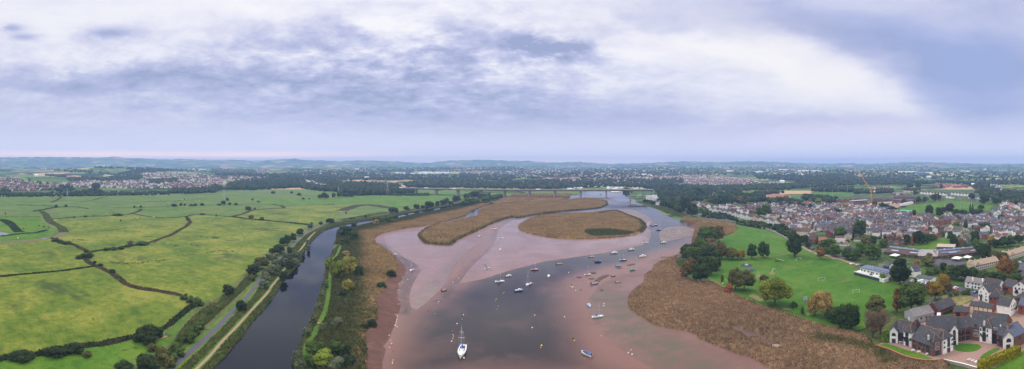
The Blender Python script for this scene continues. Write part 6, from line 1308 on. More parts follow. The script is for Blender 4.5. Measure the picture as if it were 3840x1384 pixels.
# beige terraces
for nm, pts, dl, n in (('nearer', C6((860,850),(1345,742)), 'nearer beige terrace with weathered tan roof behind the garden trees', 6), ('farther', C6((1560,640),(2050,470)), 'farther beige terrace with tan roof and white windows beside the cul de sac', 7)):
    e_, r_ = single('terrace_of_flats', dl, 'terrace', pts, 10, 4.7, 7.8, 'gx', 'beige', 'tan', ridge=False, slate=False)
    for k in range(n*2): r_[0](WIN2, 'window', (k+.5)/(n*2), 3.0); r_[0](WIN2, 'window', (k+.5)/(n*2), .8)
    for k in range(n//2+1): r_[0](CHM, 'chimney', (k+.5)/(n//2+1), 7.6, col=(.55,.53,.5)).location += Vector((math.cos(r_[3]+1.57)*5, math.sin(r_[3]+1.57)*5, 0))
    q = wing(e_, [pts[0], (pts[0][0]+(pts[1][0]-pts[0][0])*.2, pts[0][1]+(pts[1][1]-pts[0][1])*.2)], 11.5, 4.7, 7.4, 'gy', 'beige', 'tan', ridge=False, slate=False); q[0](WIN2, 'window', .5, 3.0)
# villa, boathouse, river shed
e_, r_ = single('villa', 'grand white castellated villa above the boatyard', 'house', T(3, (1156,440),(1226,436)), 14, 13.5, 13.6, 'hip', 'white', (.6,.6,.62), ridge=False, slate=False)
for x in (.15, .32, .5, .68, .85):
    for z in (1.5, 5.5, 9.5): r_[0](W12, 'window', x, z, sc=(1, 1, 1.5))
mb = MB(); w0 = r_[1]
for k in range(14): mb.box(-w0/2+k*w0/14, -w0/2+k*w0/14+w0/28, -7.2, -6.6, 13.4, 15)
P_(mb.mesh('battlements', [M['frame']]), e_, 'battlements', r_[2]-e_.location, r_[3])
for x in (.1, .5, .9): r_[0](CHM, 'chimney', x, 15, sc=(2, 2, 1.5), col=(.8,.8,.78))
wing(e_, T(3, (1200,442),(1240,438)), 10, 9.5, 10, 'hip', 'white', (.5,.5,.52), ridge=False, slate=False)
single('boathouse', 'white summerhouse with grey pyramid roof on the flood bank', 'house', T(3, (1214,470),(1252,472)), 11, 6.5, 10.5, 'hip', 'white', 'slate', w_(W12, (.3,3,'f'), (.7,3,'f')), ridge=False)
single('house', 'brown roofed house behind the flood bank trees', 'house', T(3, (1370,440),(1412,442)), 12, 5.5, 11, 'hip', 'salmon', 'red', ridge=False)
single('clubhouse', 'low clubhouse with turquoise roof below the rugby pitch', 'clubhouse', T(5, (390,535),(486,545)), 10, 3.2, 5.4, 'gx', 'white', (.10,.42,.34), ridge=False, slate=False)
single('clubhouse', 'long white clubhouse beside the rugby pitch car park', 'clubhouse', T(5, (450,472),(508,462)), 9, 5.0, 6, 'gx', 'white', (.5,.5,.52), ridge=False, slate=False)
single('site_cabin', 'white site cabin at the corner of the rugby pitch', 'cabin', T(5, (400,474),(438,472)), 5, 4.0, 4.4, 'gx', 'white', (.6,.6,.6), ridge=False, slate=False)
# building site: concrete frame and crane
cf = empty('concrete_frame', G(*T(5, (70,470))[0])); tag(cf, 'unfinished concrete building frame under the orange crane', 'building')
A_, B_ = G(*T(5, (0,472))[0]), G(*T(5, (140,462))[0]); dr = (B_-A_).normalized(); rz = math.atan2(dr.y, dr.x); L_ = (B_-A_).length; conc = surf('concrete', (.40,.36,.33), .15, .4); bs = A_-cf.location
for k in range(3): P_(MB().box(0, L_, 0, 18, k*3.2+2.9, k*3.2+3.2).mesh('floor_slab', [conc]), cf, 'floor_slab', bs, rz)
for k in range(8):
    for y in (1, 17): P_(MB().box(k*(L_-1)/7+.2, k*(L_-1)/7+.7, y, y+.5, 0, 9.3).mesh('column', [conc]), cf, 'column', bs, rz)
P_(MB().box(1, L_-1, 6, 16, 0, 9).mesh('wall', [surf('blockwork', (.26,.20,.20), .2, .5)]), cf, 'wall', bs, rz)
hoard = chain(T(5, (140,470),(300,455),(340,450)), smooth=False)
def wall_along(name, label, cat, pts, h, t, mt, z0=0.0, cap=None, tagkw=None):
    mb = MB(); n = len(pts)
    secs = []
    for k, p in enumerate(pts):
        a = pts[max(0, k-1)]; b = pts[min(n-1, k+1)]; d = Vector((b[0]-a[0], b[1]-a[1])).normalized(); q = Vector((-d.y, d.x))*t/2; zz = p[2] if len(p) > 2 else 0
        secs.append([(p[0]-q.x, p[1]-q.y, zz-.4), (p[0]+q.x, p[1]+q.y, zz-.4), (p[0]+q.x, p[1]+q.y, zz+h), (p[0]-q.x, p[1]-q.y, zz+h)])
    mb.loft(secs); o = mb.build(name, [mt]); tag(o, label, cat)
    if cap:
        c2 = MB(); secs = []
        for k, p in enumerate(pts):
            a = pts[max(0, k-1)]; b = pts[min(n-1, k+1)]; d = Vector((b[0]-a[0], b[1]-a[1])).normalized(); q = Vector((-d.y, d.x))*(t/2+.08); zz = p[2] if len(p) > 2 else 0
            secs.append([(p[0]-q.x, p[1]-q.y, zz+h+.003), (p[0]+q.x, p[1]+q.y, zz+h+.003), (p[0]+q.x, p[1]+q.y, zz+h+.13), (p[0]-q.x, p[1]-q.y, zz+h+.13)])
        c2.loft(secs).build('coping', [cap], o)
    return o
wall_along('hoarding', 'pale site hoarding right of the crane', 'fence', hoard, 3.5, .3, M['frame'])
wall_along('garden_wall', 'long pale garden wall between the playing field and the houses', 'wall', chain(T(4, (665,668),(740,685),(840,735),(900,772))), 1.8, .5, surf('stone_wall', (.34,.30,.27), .25, .6))
wall_along('river_wall', 'grey river wall below the white riverside houses', 'wall', chain(T(4, (100,572),(170,590),(300,600),(445,618))), 2.2, .6, surf('grey_wall', (.25,.24,.24), .2, .5))
wall_along('fence', 'dark garden fence along the top of the playing field', 'fence', chain(T(4, (450,632),(560,655),(665,672))), 2.0, .15, M['dark'])
BRK = surf('wall_brick', (.30,.13,.095), .25, 2.5); CAPM = surf('coping', (.42,.17,.11), .15, 2)
wall_along('garden_wall', 'curved low brick wall with orange coping between the flats and the reeds', 'wall', chain(B(5, (185,742),(290,772),(360,802),(450,838),(550,862),(660,870),(765,862)), step=5), 1.0, .4, BRK, cap=CAPM)
wall_along('quay_wall', 'stone river wall with white rail below the tea terrace', 'wall', chain(B(5, (765,870),(850,890),(920,905),(1045,940)), step=5), 1.3, .4, surf('quay_stone', (.36,.30,.26), .25, 1.2), cap=M['frame'])
gl_ = chain(B(5, (205,740),(280,715),(420,760),(560,800),(680,850),(640,865),(550,852),(450,828),(360,790),(280,760)), closed=True, step=8); region('garden_lawn', gl_, .12, None, None, M['lush'])
region('courtyard_lawn', chain(B(5, (850,745),(900,715),(1060,722),(1085,742),(1040,775),(970,787),(870,775)), closed=True, step=8), .16, None, None, M['lawn'])
region('courtyard_lawn', chain(B(5, (1090,810),(1190,755),(1235,765),(1080,845)), closed=True, step=8), .16, None, None, M['lawn'])
region('paving', chain(B(5, (760,868),(850,820),(860,700),(960,650),(1080,700),(1160,720),(1220,700),(1240,730),(1090,810),(1070,860),(1060,930),(900,900)), closed=True, smooth=False, step=8), .11, None, None, M['paving'])
region('patio', chain(B(5, (290,715),(350,700),(430,715),(400,742),(320,725)), closed=True, step=8), .13, None, None, M['paving'])
region('hedge_lawn', chain(B(5, (1180,925),(1442,770),(1700,760),(1700,1050),(1100,1050)), closed=True, smooth=False), .10, None, None, M['lush'])
region('flats_ground', chain(B(5, (190,740),(330,640),(420,560),(700,520),(840,470),(1000,400),(1230,380),(1442,420),(1700,500),(1700,800),(1442,900),(1060,930),(760,870),(560,860)), closed=True, smooth=False), .03, None, None, M['path'])
# yellow green hedge: a clipped box of leaves
def hedge_box(label, a, b, h, t, col, n=9000, cat='hedge'):
    A_, B_ = G(*a), G(*b); dr = (B_-A_); L_ = dr.length; dr.normalize(); nr = Vector((-dr.y, dr.x, 0)); r = np.random.default_rng(3)
    s = r.random(n); x = r.random(n)*L_; f = r.random(n); face = r.random(n)
    y = np.where(face < .42, 0, np.where(face < .84, f*t, t)); z = np.where((face >= .42) & (face < .84), h, f*h)
    y = y+r.normal(0, .10, n); z = z+r.normal(0, .12, n)+.15*np.sin(x*1.3); x = x+r.normal(0, .1, n)
    c = np.stack([x, y, z], -1); u = r.normal(size=(n, 3)); u /= np.linalg.norm(u, axis=1)[:, None]; v = np.cross(u, r.normal(size=(n, 3))); v /= np.linalg.norm(v, axis=1)[:, None]; sz = r.uniform(.09, .24, n)[:, None]
    q = np.stack([c-u*sz-v*sz, c+u*sz-v*sz, c+u*sz+v*sz, c-u*sz+v*sz], 1).reshape(-1, 3)
    core = np.array([(X, Y, Z) for X in (.05, L_-.05) for Y in (.08, t-.08) for Z in (-.1, h-.1)]); F = np.array([(0,1,3,2),(4,6,7,5),(0,4,5,1),(2,3,7,6),(1,5,7,3),(0,2,6,4)])
    co = np.vstack([core, q]); tt = np.concatenate([np.full(8, .3), np.repeat(r.random(n), 4)])
    o = mob('hedge', np_mesh('hedge', co, np.vstack([F, np.arange(len(q)).reshape(-1, 4)+8]), M['leaf'], attrs={'tint': tt})); o.location = A_; o.rotation_euler[2] = math.atan2(dr.y, dr.x); o.color = tuple(col)+(1,); tag(o, label, cat); return o
hedge_box('tall clipped yellow green hedge at the bottom right corner', *B(5, (1078,950),(1418,806)), 3.6, 2.6, (.30,.27,.012), 14000)
hedge_box('low green hedge along the tarmac lane by the flats', *B(5, (760,470),(850,440)), 1.2, 1.2, (.05,.09,.02), 1500)
# ================================================================ MOTORWAY BRIDGE
mwm = surf('deck_concrete', (.33,.29,.29), .12, .1)
br = empty('motorway_bridge', (0, 1130, 0)); tag(br, 'long concrete motorway viaduct striding over the river and reed beds', 'bridge')
BL, BR_ = Vector((-303, 1225, 0)), Vector((258, 1060, 0)); bd = (BR_-BL).normalized()
def onb(u):
    a = (u-U0)/FX; d = Vector((math.sin(a), math.cos(a), 0)); den = d.x*bd.y-d.y*bd.x; t = (BL.x*bd.y-BL.y*bd.x)/den; return d*t
def bz(u): v = float(np.interp(u, [1490, 1600, 1706, 1920, 2250, 2450], [705, 707, 709.5, 712.3, 712.3, 711.5])); return CH-(v-V0)/FX*onb(u).length
us = np.linspace(1492, 2450, 60); secs = []; par = [[], []]; nb = Vector((-bd.y, bd.x, 0)); top = []
for u in us:
    p = onb(u); z = bz(u); hw = 15; secs.append([tuple(p+nb*hw+Vector((0, 0, z-br.location.z)))[:2]+(z,), tuple(p-nb*hw)[:2]+(z,), tuple(p-nb*(hw-5))[:2]+(z-3.0,), tuple(p+nb*(hw-5))[:2]+(z-3.0,)])
    for s_, L2 in ((1, par[0]), (-1, par[1])): L2.append([(p.x+nb.x*hw*s_-nb.x*.2, p.y+nb.y*hw*s_-nb.y*.2, z), (p.x+nb.x*hw*s_+nb.x*.2, p.y+nb.y*hw*s_+nb.y*.2, z), (p.x+nb.x*hw*s_+nb.x*.2, p.y+nb.y*hw*s_+nb.y*.2, z+1.2), (p.x+nb.x*hw*s_-nb.x*.2, p.y+nb.y*hw*s_-nb.y*.2, z+1.2)])
off = -br.location
def boff(o): o.location = off; return o
boff(MB().loft(secs).build('deck', [mwm], br))
for L2 in par: boff(MB().loft(L2).build('parapet', [surf('parapet', (.20,.18,.19), .1, .1)], br))
for k, u in enumerate([1280+x/K for x in (630, 801, 985, 1180, 1380)]+[1920+x/K for x in (148, 363, 580, 797, 1000)]):
    p = onb(u); z = bz(u)-2.9; mb = MB()
    for s_ in (-7, 7):
        c = p+nb*s_; mb.prism([(c.x+bd.x*a+nb.x*b2, c.y+bd.y*a+nb.y*b2) for a, b2 in ((-1.8, -2.4), (1.8, -2.4), (1.8, 2.4), (-1.8, 2.4))], -1, z)
    c = p; mb.prism([(c.x+bd.x*a+nb.x*b2, c.y+bd.y*a+nb.y*b2) for a, b2 in ((-2, -10.5), (2, -10.5), (2, 10.5), (-2, 10.5))], z-.003, z+1.4); boff(mb.build('pier', [mwm], br))
# ================================================================ VEHICLES
M['paint'] = tintmat('paint', .02, 1, .25, spec=.6); M['tyre'] = surf('tyre', (.02,.02,.02), .1, 1); M['lamp'] = surf('lamp', (.75,.75,.7), .05, 1, .1); M['red_lamp'] = surf('red_lamp', (.4,.02,.02), .05, 1, .2)
def car_parts(kind):
    if kind == 'car': prof = [(-2.1, .35), (-2.15, .8), (-1.95, .95), (-1.6, 1.0), (-1.2, 1.42), (.3, 1.48), (1.05, 1.0), (1.95, .85), (2.15, .65), (2.12, .35)]; w = .88; win = [(-1.45, 1.03), (-1.12, 1.36), (.25, 1.41), (.92, 1.02)]
    elif kind == 'suv': prof = [(-2.2, .4), (-2.25, 1.0), (-2.15, 1.6), (-1.9, 1.72), (.5, 1.75), (1.2, 1.15), (2.1, 1.0), (2.3, .75), (2.25, .4)]; w = .93; win = [(-2.0, 1.12), (-1.85, 1.6), (.42, 1.64), (1.05, 1.15)]
    elif kind == 'lorry': prof = [(-7, 1.0), (-7, 3.9), (4.2, 3.9), (4.25, 1.3), (4.6, 1.3), (4.6, 3.2), (5.6, 3.1), (6.4, 2.2), (6.5, .6), (4.4, .6), (4.2, 1.0)]; w = 1.25; win = [(5.0, 2.1), (5.0, 2.9), (5.6, 2.9), (6.2, 2.2)]
    else: prof = [(-3.4, .5), (-3.4, 2.7), (-3.2, 2.85), (2.0, 2.95), (2.4, 2.6), (2.2, 2.1), (2.9, 1.3), (3.5, 1.1), (3.6, .5)]; w = 1.1; win = [(1.7, 1.35), (1.75, 1.95), (2.1, 1.98), (2.7, 1.35)]
    b = MB(); b.loft([[(x, -w*.9, z) if z > 1.2*1 else (x, -w, z) for x, z in prof], [(x, w*.9, z) if z > 1.2 else (x, w, z) for x, z in prof]])
    g = MB(); g.loft([[(x, -w*1.012*.97, z) for x, z in win], [(x, w*1.012*.97, z) for x, z in win]])
    g.add([(win[2][0]+.03, -w*.75, win[2][1]+.02), (win[3][0]+.12, -w*.8, win[3][1]+.02), (win[3][0]+.12, w*.8, win[3][1]+.02), (win[2][0]+.03, w*.75, win[2][1]+.02)], [(0, 1, 2, 3)])
    wh = []; r = .34 if kind in ('car', 'suv') else .45
    for x in ((-1.3, 1.35) if kind in ('car', 'suv') else (-2.2, 2.5) if kind == 'motorhome' else (-5.5, 5.0)):
        for s_ in (-1, 1): wh.append((x, s_*(w-.1), r))
    hl = [(prof[-1][0]-.02, s_*w*.7, .68 if kind != 'lorry' else .9) for s_ in (-1, 1)]
    return b.mesh('body', [M['paint']]), g.mesh('windows', [M['glass']]), wh, hl, r
CARP = {}
def car(kind, loc, rz, col, label, group='cars parked around the town', detail=True, name=None, cat=None):
    if kind not in CARP:
        b, g, wh, hl, r = car_parts(kind); w_ = MB().bar((0, -.11, 0), (0, .11, 0), r, n=12).mesh('wheel', [M['tyre']]); h_ = MB().box(-.03, .03, -.14, .14, -.07, .07).mesh('headlight', [M['lamp']]); CARP[kind] = (b, g, wh, hl, w_, h_)
    b, g, wh, hl, w_, h_ = CARP[kind]; root = empty(name or 'parked_car', loc, rz); P_(b, root, 'body', (0, 0, 0), 0, col); P_(g, root, 'windows', (0, 0, 0))
    if detail:
        for p in wh: P_(w_, root, 'wheel', p)
        for p in hl: P_(h_, root, 'headlight', p)
    tag(root, label, cat or 'car', group); return root
WH, SV, BK, BU, RD, GY = (.8,.8,.8), (.45,.47,.5), (.02,.02,.025), (.02,.06,.25), (.55,.02,.03), (.15,.16,.18)
def pk(crop, i, x, y): return G(*crop(i, (x, y))[0])+Vector((0, 0, .14))
for (c, i, x, y, rz, kind, col, lb) in [(B,5,865,252,-.3,'suv',WH,'white estate car on the lane below the long white cottage'), (B,5,1036,285,-.35,'car',BU,'dark blue car beside the tall white gabled house'), (B,5,500,196,-.2,'suv',WH,'white car left of the motorhome'), (B,5,622,214,-.3,'car',SV,'silver car right of the motorhome'),
    (B,5,45,54,-.35,'car',SV,'silver car in the lane behind the pavilion'), (B,5,72,60,-.35,'car',BK,'black car parked next to the silver one behind the pavilion'), (B,4,1432,46,-.35,'car',WH,'white car in the lane by the park trees'), (B,5,950,492,.5,'car',BK,'black car under the slate roofs beside the carport'), (B,5,985,500,.5,'car',SV,'silver car in the yard beside the carport'),
    (B,5,1404,32,1.0,'car',SV,'silver car on the kerb of the cul de sac'), (B,5,1438,22,.6,'suv',BU,'dark blue car on the kerb of the cul de sac'), (B,5,1410,106,-.4,'car',BK,'black car at the mouth of the cul de sac'), (T,4,1100,848,.3,'car',BK,'black car beside the garden gate of the brick house'), (T,4,1070,842,.6,'suv',BU,'dark blue car under the trees by the garden gate'),
    (T,5,185,770,.2,'car',SV,'silver car in front of the bungalow hedge'), (T,4,880,745,.4,'car',GY,'grey car behind the pale garden wall')]:
    car(kind, pk(c, i, x, y), rz, col, lb)
e_ = car('motorhome', pk(B, 5, 572, 208), -.35, WH, 'white motorhome parked by the green roofed garage', name='motorhome', cat='motorhome')
# touring caravan
cv = empty('caravan', pk(B, 5, 722, 500), .45); tag(cv, 'white touring caravan between the barns and the flats', 'caravan'); P_(MB().loft([[(-2.6,y,.5),(-2.7,y,2.0),(-2.3,y,2.5),(2.3,y,2.5),(2.75,y,1.7),(2.6,y,.5)] for y in (-1.1,1.1)]).mesh('body', [M['frame']]), cv, 'body', (0,0,0)); P_(MB().box(-1.6,1.4,-1.13,-1.1,1.3,1.9).box(-1.6,1.4,1.1,1.13,1.3,1.9).mesh('windows', [M['glass']]), cv, 'windows', (0,0,0))
for s_ in (-1, 1): P_(MB().bar((0,-.1,0),(0,.1,0),.33,n=10).mesh('wheel', [M['tyre']]), cv, 'wheel', (0, s_, .33))
P_(MB().bar((2.6,0,.55),(3.8,0,.5),.06).mesh('tow_bar', [M['lead']]), cv, 'tow_bar', (0,0,0))
r = random.Random(5)
ci = 0
for k in range(42):
    x = r.uniform(190, 445); y = 455+(445-x)/250*22-10+r.uniform(-6, 8)
    cn = r.choice([('white', WH), ('silver', SV), ('black', BK), ('blue', BU), ('white', WH), ('grey', GY)]); car('car', pk(T, 5, x, y), r.uniform(-.2, .2)+1.0, cn[1], f'{cn[0]} car in the packed car park beyond the terraces', 'cars in the rugby club car park', False); ci += 1
for k in range(34):
    x0 = r.choice([(130, 705, 620, 648), (1110, 698, 1440, 668), (520, 664, 700, 625), (1000, 596, 1400, 604), (1180, 640, 1400, 655), (100, 602, 480, 592)]); t = r.random(); i = 5 if x0[0] != 1110 and x0[0] != 1000 or x0[0] == 1180 else 4
    cn = r.choice([('white', WH), ('silver', SV), ('black', BK), ('blue', BU), ('red', RD), ('grey', GY)]); car('car', pk(T, i, x0[0]+(x0[2]-x0[0])*t, x0[1]+(x0[3]-x0[1])*t+5), r.uniform(-.3, .3), cn[1], f'small {cn[0]} car parked in the terraced streets of the town', 'cars parked in the terraced streets', False)
for k, (u, kind, col, lane) in enumerate([(1280+x/K, kd, c, l) for x, kd, c, l in ((515,'lorry',WH,-1),(728,'lorry',WH,-1),(905,'car',BU,1),(945,'suv',WH,-1),(963,'lorry',WH,-1),(1230,'car',GY,-1),(1272,'suv',WH,-1))]+[(1920+x/K, kd, c, l) for x, kd, c, l in ((70,'suv',WH,-1),(230,'lorry',WH,-1),(372,'car',RD,-1),(468,'car',WH,1),(720,'car',SV,-1),(840,'suv',BK,1),(1005,'car',WH,-1))]):
    p = onb(u)+nb*(7*lane); p.z = bz(u)+.02; car(kind, p, math.atan2(bd.y, bd.x)+(0 if lane < 0 else math.pi), col, f"{ {'lorry':'white lorry','suv':'van','car':'small car'}[kind]} crossing the viaduct, {ordn(k)} from its left end", 'traffic on the viaduct', False, 'lorry' if kind == 'lorry' else 'car', 'lorry' if kind == 'lorry' else 'car')
mw = [Vector((p.x, p.y, 15)) for p in (G(u, v, 15) for u, v in T(1, (1098,222),(1135,236),(1160,250),(1178,268),(1205,282),(1245,290),(1300,297)))]
ribbon('motorway', mw, 34, 0, surf('motorway', (.36,.33,.34), .1, .1)); 
for k in range(14):
    j = k*.42; a = mw[min(5, int(j))]; b2 = mw[min(6, int(j)+1)]; f = j-int(j); p = a+(b2-a)*f; d = (b2-a).normalized(); q = Vector((-d.y, d.x, 0))*(7 if k % 2 else -7); car('suv' if k % 3 else 'lorry', p+q+Vector((0, 0, .05)), math.atan2(d.y, d.x), [WH, SV, BK, WH][k % 4], 'tiny vehicle on the distant curving motorway', 'distant motorway traffic', False, 'motorway_car')
# ================================================================ BOATS
M['gel'] = tintmat('gel', .04, .8, .3, spec=.5); M['deckm'] = surf('deckm', (.74,.74,.72), .05, 1, .5); M['blue_cover'] = surf('blue_cover', (.03,.12,.42), .15, 2); M['alu'] = surf('alu', (.62,.63,.66), .05, 1, .35, metal=.4); M['teak'] = surf('teak', (.30,.20,.12), .2, 2)
def hull_mesh(L_, W_, Hh, sheer=.25, transom=.75, name='hull'):
    mb = MB(); secs = []; n = 10
    for k in range(n+1):
        t = k/n; x = -L_/2+L_*t; w = W_/2*(transom+(1-transom)*math.sin(min(1, t*1.9)*math.pi/2))*(1 if t < .45 else math.cos(((t-.45)/.55)**1.5*math.pi/2)); w = max(w, .03); z = Hh*(1+sheer*(t**2)); k2 = .25+.75*(1-max(0, t-.6)/.4*.5)
        secs.append([(x, -w, z), (x, -w*.92, z*.45), (x, -w*.55, -.12), (x, 0, -.25), (x, w*.55, -.12), (x, w*.92, z*.45), (x, w, z)])
    return mb.loft(secs).mesh(name, [M['gel']])
def deck_poly(L_, W_, Hh, sheer=.25, transom=.75, z=0.02, s=.93):
    pts = []; n = 10
    for k in range(n+1):
        t = k/n; w = W_/2*(transom+(1-transom)*math.sin(min(1, t*1.9)*math.pi/2))*(1 if t < .45 else math.cos(((t-.45)/.55)**1.5*math.pi/2)); pts.append((-L_/2+L_*t, max(w, .02)*s, Hh*(1+sheer*t*t)+z))
    vs = pts+[(x, -y, zz) for x, y, zz in pts[::-1]]; return MB().add(vs, [tuple(range(len(vs)))])
def yacht_proto(big=False):
    L_, W_ = 9.0, 3.1; e_ = empty('sailing_boat'); P_(hull_mesh(L_, W_, 1.0), e_, 'hull', (0,0,0), 0, (.8,.8,.8))
    P_(deck_poly(L_, W_, 1.0).mesh('deck', [M['deckm']]), e_, 'deck', (0,0,0))
    P_(MB().loft([[(-.8,-.95,1.05),(-.8,-.75,1.5),(-.8,.75,1.5),(-.8,.95,1.05)],[(2.6,-.55,1.15),(2.2,-.4,1.45),(2.2,.4,1.45),(2.6,.55,1.15)]]).mesh('cabin', [M['frame']]), e_, 'cabin', (0,0,0))
    [P_(MB().box(-.5,1.6,a,a+.05,1.15,1.36).mesh('cabin_window', [M['glass']]), e_, 'cabin_window', (0,0,0)) for a in (-.93,.88)]
    P_(MB().box(-3.6,-1.0,-.85,.85,.9,1.12).mesh('cockpit', [M['teak']]), e_, 'cockpit', (0,0,0))
    m_ = P_(MB().bar((.9,0,1.2),(.9,0,13.0),.09,r2=.06).mesh('mast', [M['alu']]), e_, 'mast', (0,0,0))
    [P_(MB().bar((.9,-a,z),(.9,a,z),.045).mesh('spreader', [M['alu']]), m_, 'spreader', (0,0,0)) for a, z in ((1.05,7.4),(.8,10))]
    P_(MB().bar((4.4,0,1.35),(.9,0,12.7),.022,n=4).bar((-4.4,0,1.1),(.9,0,12.8),.022,n=4).bar((.9,-1.45,1.1),(.9,-1.05,7.4),.02,n=4).bar((.9,1.45,1.1),(.9,1.05,7.4),.02,n=4).bar((.9,-1.05,7.4),(.9,0,12.5),.02,n=4).bar((.9,1.05,7.4),(.9,0,12.5),.02,n=4).mesh('rigging', [M['alu']]), m_, 'rigging', (0,0,0))
    b_ = P_(MB().bar((.8,0,2.2),(-3.1,0,2.25),.07).mesh('boom', [M['alu']]), e_, 'boom', (0,0,0)); P_(MB().bar((.7,0,2.42),(-3.0,0,2.36),.24,n=8,r2=.14).mesh('sail_cover', [M['blue_cover']]), b_, 'sail_cover', (0,0,0))
    P_(MB().loft([[(-.4,-.9,1.5),(-.4,-.7,2.05),(-.4,.7,2.05),(-.4,.9,1.5)],[(-1.3,-.95,1.2),(-1.3,-.8,1.95),(-1.3,.8,1.95),(-1.3,.95,1.2)]]).mesh('spray_hood', [M['blue_cover']]), e_, 'spray_hood', (0,0,0))
    mb = MB()
    for s_ in (-1, 1):
        for x in (-4.2, -2.5, -.8, 1, 2.8): y = s_*(1.35 if x < 1.5 else 1.0); mb.bar((x, y, 1.0), (x, y, 1.65), .018, n=4)
        mb.bar((-4.2, s_*1.3, 1.63), (1, s_*1.4, 1.63), .015, n=4); mb.bar((1, s_*1.4, 1.63), (4.3, s_*.15, 1.8), .015, n=4)
    P_(mb.mesh('guard_rail', [M['alu']]), e_, 'guard_rail', (0,0,0)); return e_
YP = yacht_proto(); YK = list(YP.children_recursive)
def motor_proto(kind):
    L_, W_ = (5.5, 2.2) if kind != 'dinghy' else (4.0, 1.6); e_ = empty({'motor': 'motor_boat', 'covered': 'covered_boat', 'dinghy': 'dinghy', 'cabin': 'cabin_cruiser'}[kind])
    P_(hull_mesh(L_, W_, .75 if kind != 'dinghy' else .5, .3, .85), e_, 'hull', (0,0,0), 0, (.8,.8,.8)); P_(deck_poly(L_, W_, .75 if kind != 'dinghy' else .5, .3, .85, s=.9).mesh('deck', [M['deckm'] if kind != 'dinghy' else M['teak']]), e_, 'deck', (0,0,0))
    if kind in ('motor', 'cabin'):
        P_(MB().loft([[(-.3,-.85,.8),(-.3,-.7,1.55),(-.3,.7,1.55),(-.3,.85,.8)],[(1.7,-.5,.95),(1.0,-.4,1.45),(1.0,.4,1.45),(1.7,.5,.95)]]).mesh('cabin', [M['frame']]), e_, 'cabin', (0,0,0)); [P_(MB().box(-.1,.8,a,a+.08,1.05,1.35).mesh('cabin_window', [M['glass']]), e_, 'cabin_window', (0,0,0)) for a in (-.84,.76)]; P_(MB().box(-2.3,-.5,-.8,.8,.72,.86).mesh('cockpit', [M['lead']]), e_, 'cockpit', (0,0,0))
    if kind == 'covered':
        o = P_(MB().loft([[(-2.6,-.95,.85),(-2.5,-.5,1.15),(-2.5,.5,1.15),(-2.6,.95,.85)],[(-.2,-1.0,.9),(-.2,-.45,1.75),(-.2,.45,1.75),(-.2,1.0,.9)],[(2.0,-.45,1.0),(1.9,-.2,1.1),(1.9,.2,1.1),(2.0,.45,1.0)]]).mesh('cover', [M['gel']]), e_, 'cover', (0,0,0), 0, (.10,.16,.33))
    if kind == 'dinghy':
        for x in (-1.1, 0, 1.0): P_(MB().box(x-.12, x+.12, -.68, .68, .42, .5).mesh('thwart', [M['teak']]), e_, 'thwart', (0,0,.06))
    P_(MB().box(-L_/2-.35,-L_/2+.05,-.2,.2,.5,1.25).box(-L_/2-.25,-L_/2-.1,-.08,.08,-.3,.5).mesh('outboard_motor', [M['dark']]), e_, 'outboard_motor', (0,0,0)); return e_
MP = {k: motor_proto(k) for k in ('motor', 'covered', 'dinghy')}; PU = {}
def boat(kind, x, y, Lm, rz, hull, label, i=1, crop=L, cover=None, z=-.05, mast=None, tilt=0.0, group='boats moored on the estuary'):
    src = YP if kind == 'yacht' else MP[kind]; first = not PU.get(kind); PU[kind] = 1; o = src if first else copy_tree(src)
    s = Lm/(9.0 if kind == 'yacht' else 4.0 if kind == 'dinghy' else 5.5); o.location = G(*crop(i, (x, y))[0], z=0.0); o.location.z = z; o.rotation_euler = (tilt, 0, rz); o.scale = (s, s, s if mast is None else s)
    if mast:
        for c in o.children:
            if c.name.startswith('mast'): c.scale = (1, 1, mast/(13*s))
    for c in o.children:
        if c.name.startswith('hull'): c.color = tuple(hull)+(1,)
        if c.name.startswith('cover') and cover: c.color = tuple(cover)+(1,)
    tag(o, label, 'sailing boat' if kind == 'yacht' else 'boat', group); return o
HW = (.8,.8,.8)
boat('yacht', 607, 846, 11.8, -math.pi/2-.02, HW, 'large white yacht with blue cockpit cover, nearest boat on the dark water', mast=13.6)
for a in [(353,433,7.0,-1.7,HW,'white yacht in the narrow channel beside the west mud',None,7.5),(797,490,7.5,.3,HW,'white yacht with dark blue covers at the edge of the mud',None,8.5),(941,505,7.8,-2.1,(.45,.75,.80),'turquoise hulled yacht in mid river',None,11.5),(799,328,7,-1.6,HW,'white yacht aground, lower one of the mid mud trio',None,8.5),(803,270,7,.2,HW,'white yacht aground, middle one of the mid mud trio',None,9),
    (767,225,8.5,.1,HW,'white yacht aground beside the long reed island',None,10),(695,260,7.5,-1.8,HW,'white yacht aground left of the mid mud trio',None,9.5),(265,353,6.5,.5,HW,'white yacht aground at the top of the west channel',None,7),(972,430,6.5,0,(.50,.03,.05),'red hulled sailing boat on the waterline',None,7.5),(1240,455,6,.1,(.75,.55,.55),'white sailing boat with pink boot top beside the dark mud',None,8.5),
    (1290,668,7.2,.05,(.45,.75,.76),'open sailing boat with pale turquoise hull on the east mud',None,8.5),(1417,382,7,.0,(.08,.05,.08),'dark hulled sailing boat near the east channel',None,7.5),(1529,294,7.5,-.2,HW,'white sailing boat at the tip of the oval reed island',None,11),(1598,229,8.5,-.4,(.05,.05,.07),'dark hulled sailing boat by the gull sandbar',None,11),(1563,208,7,-1.0,(.04,.05,.07),'small dark sailing boat in the upper channel',None,7),(735,424,6,.6,(.08,.25,.50),'blue and white sailing boat aground by the waterline',None,4)]:
    boat('yacht', a[0], a[1], a[2], a[3], a[4], a[5], mast=a[7], tilt=random.uniform(-.06, .06))
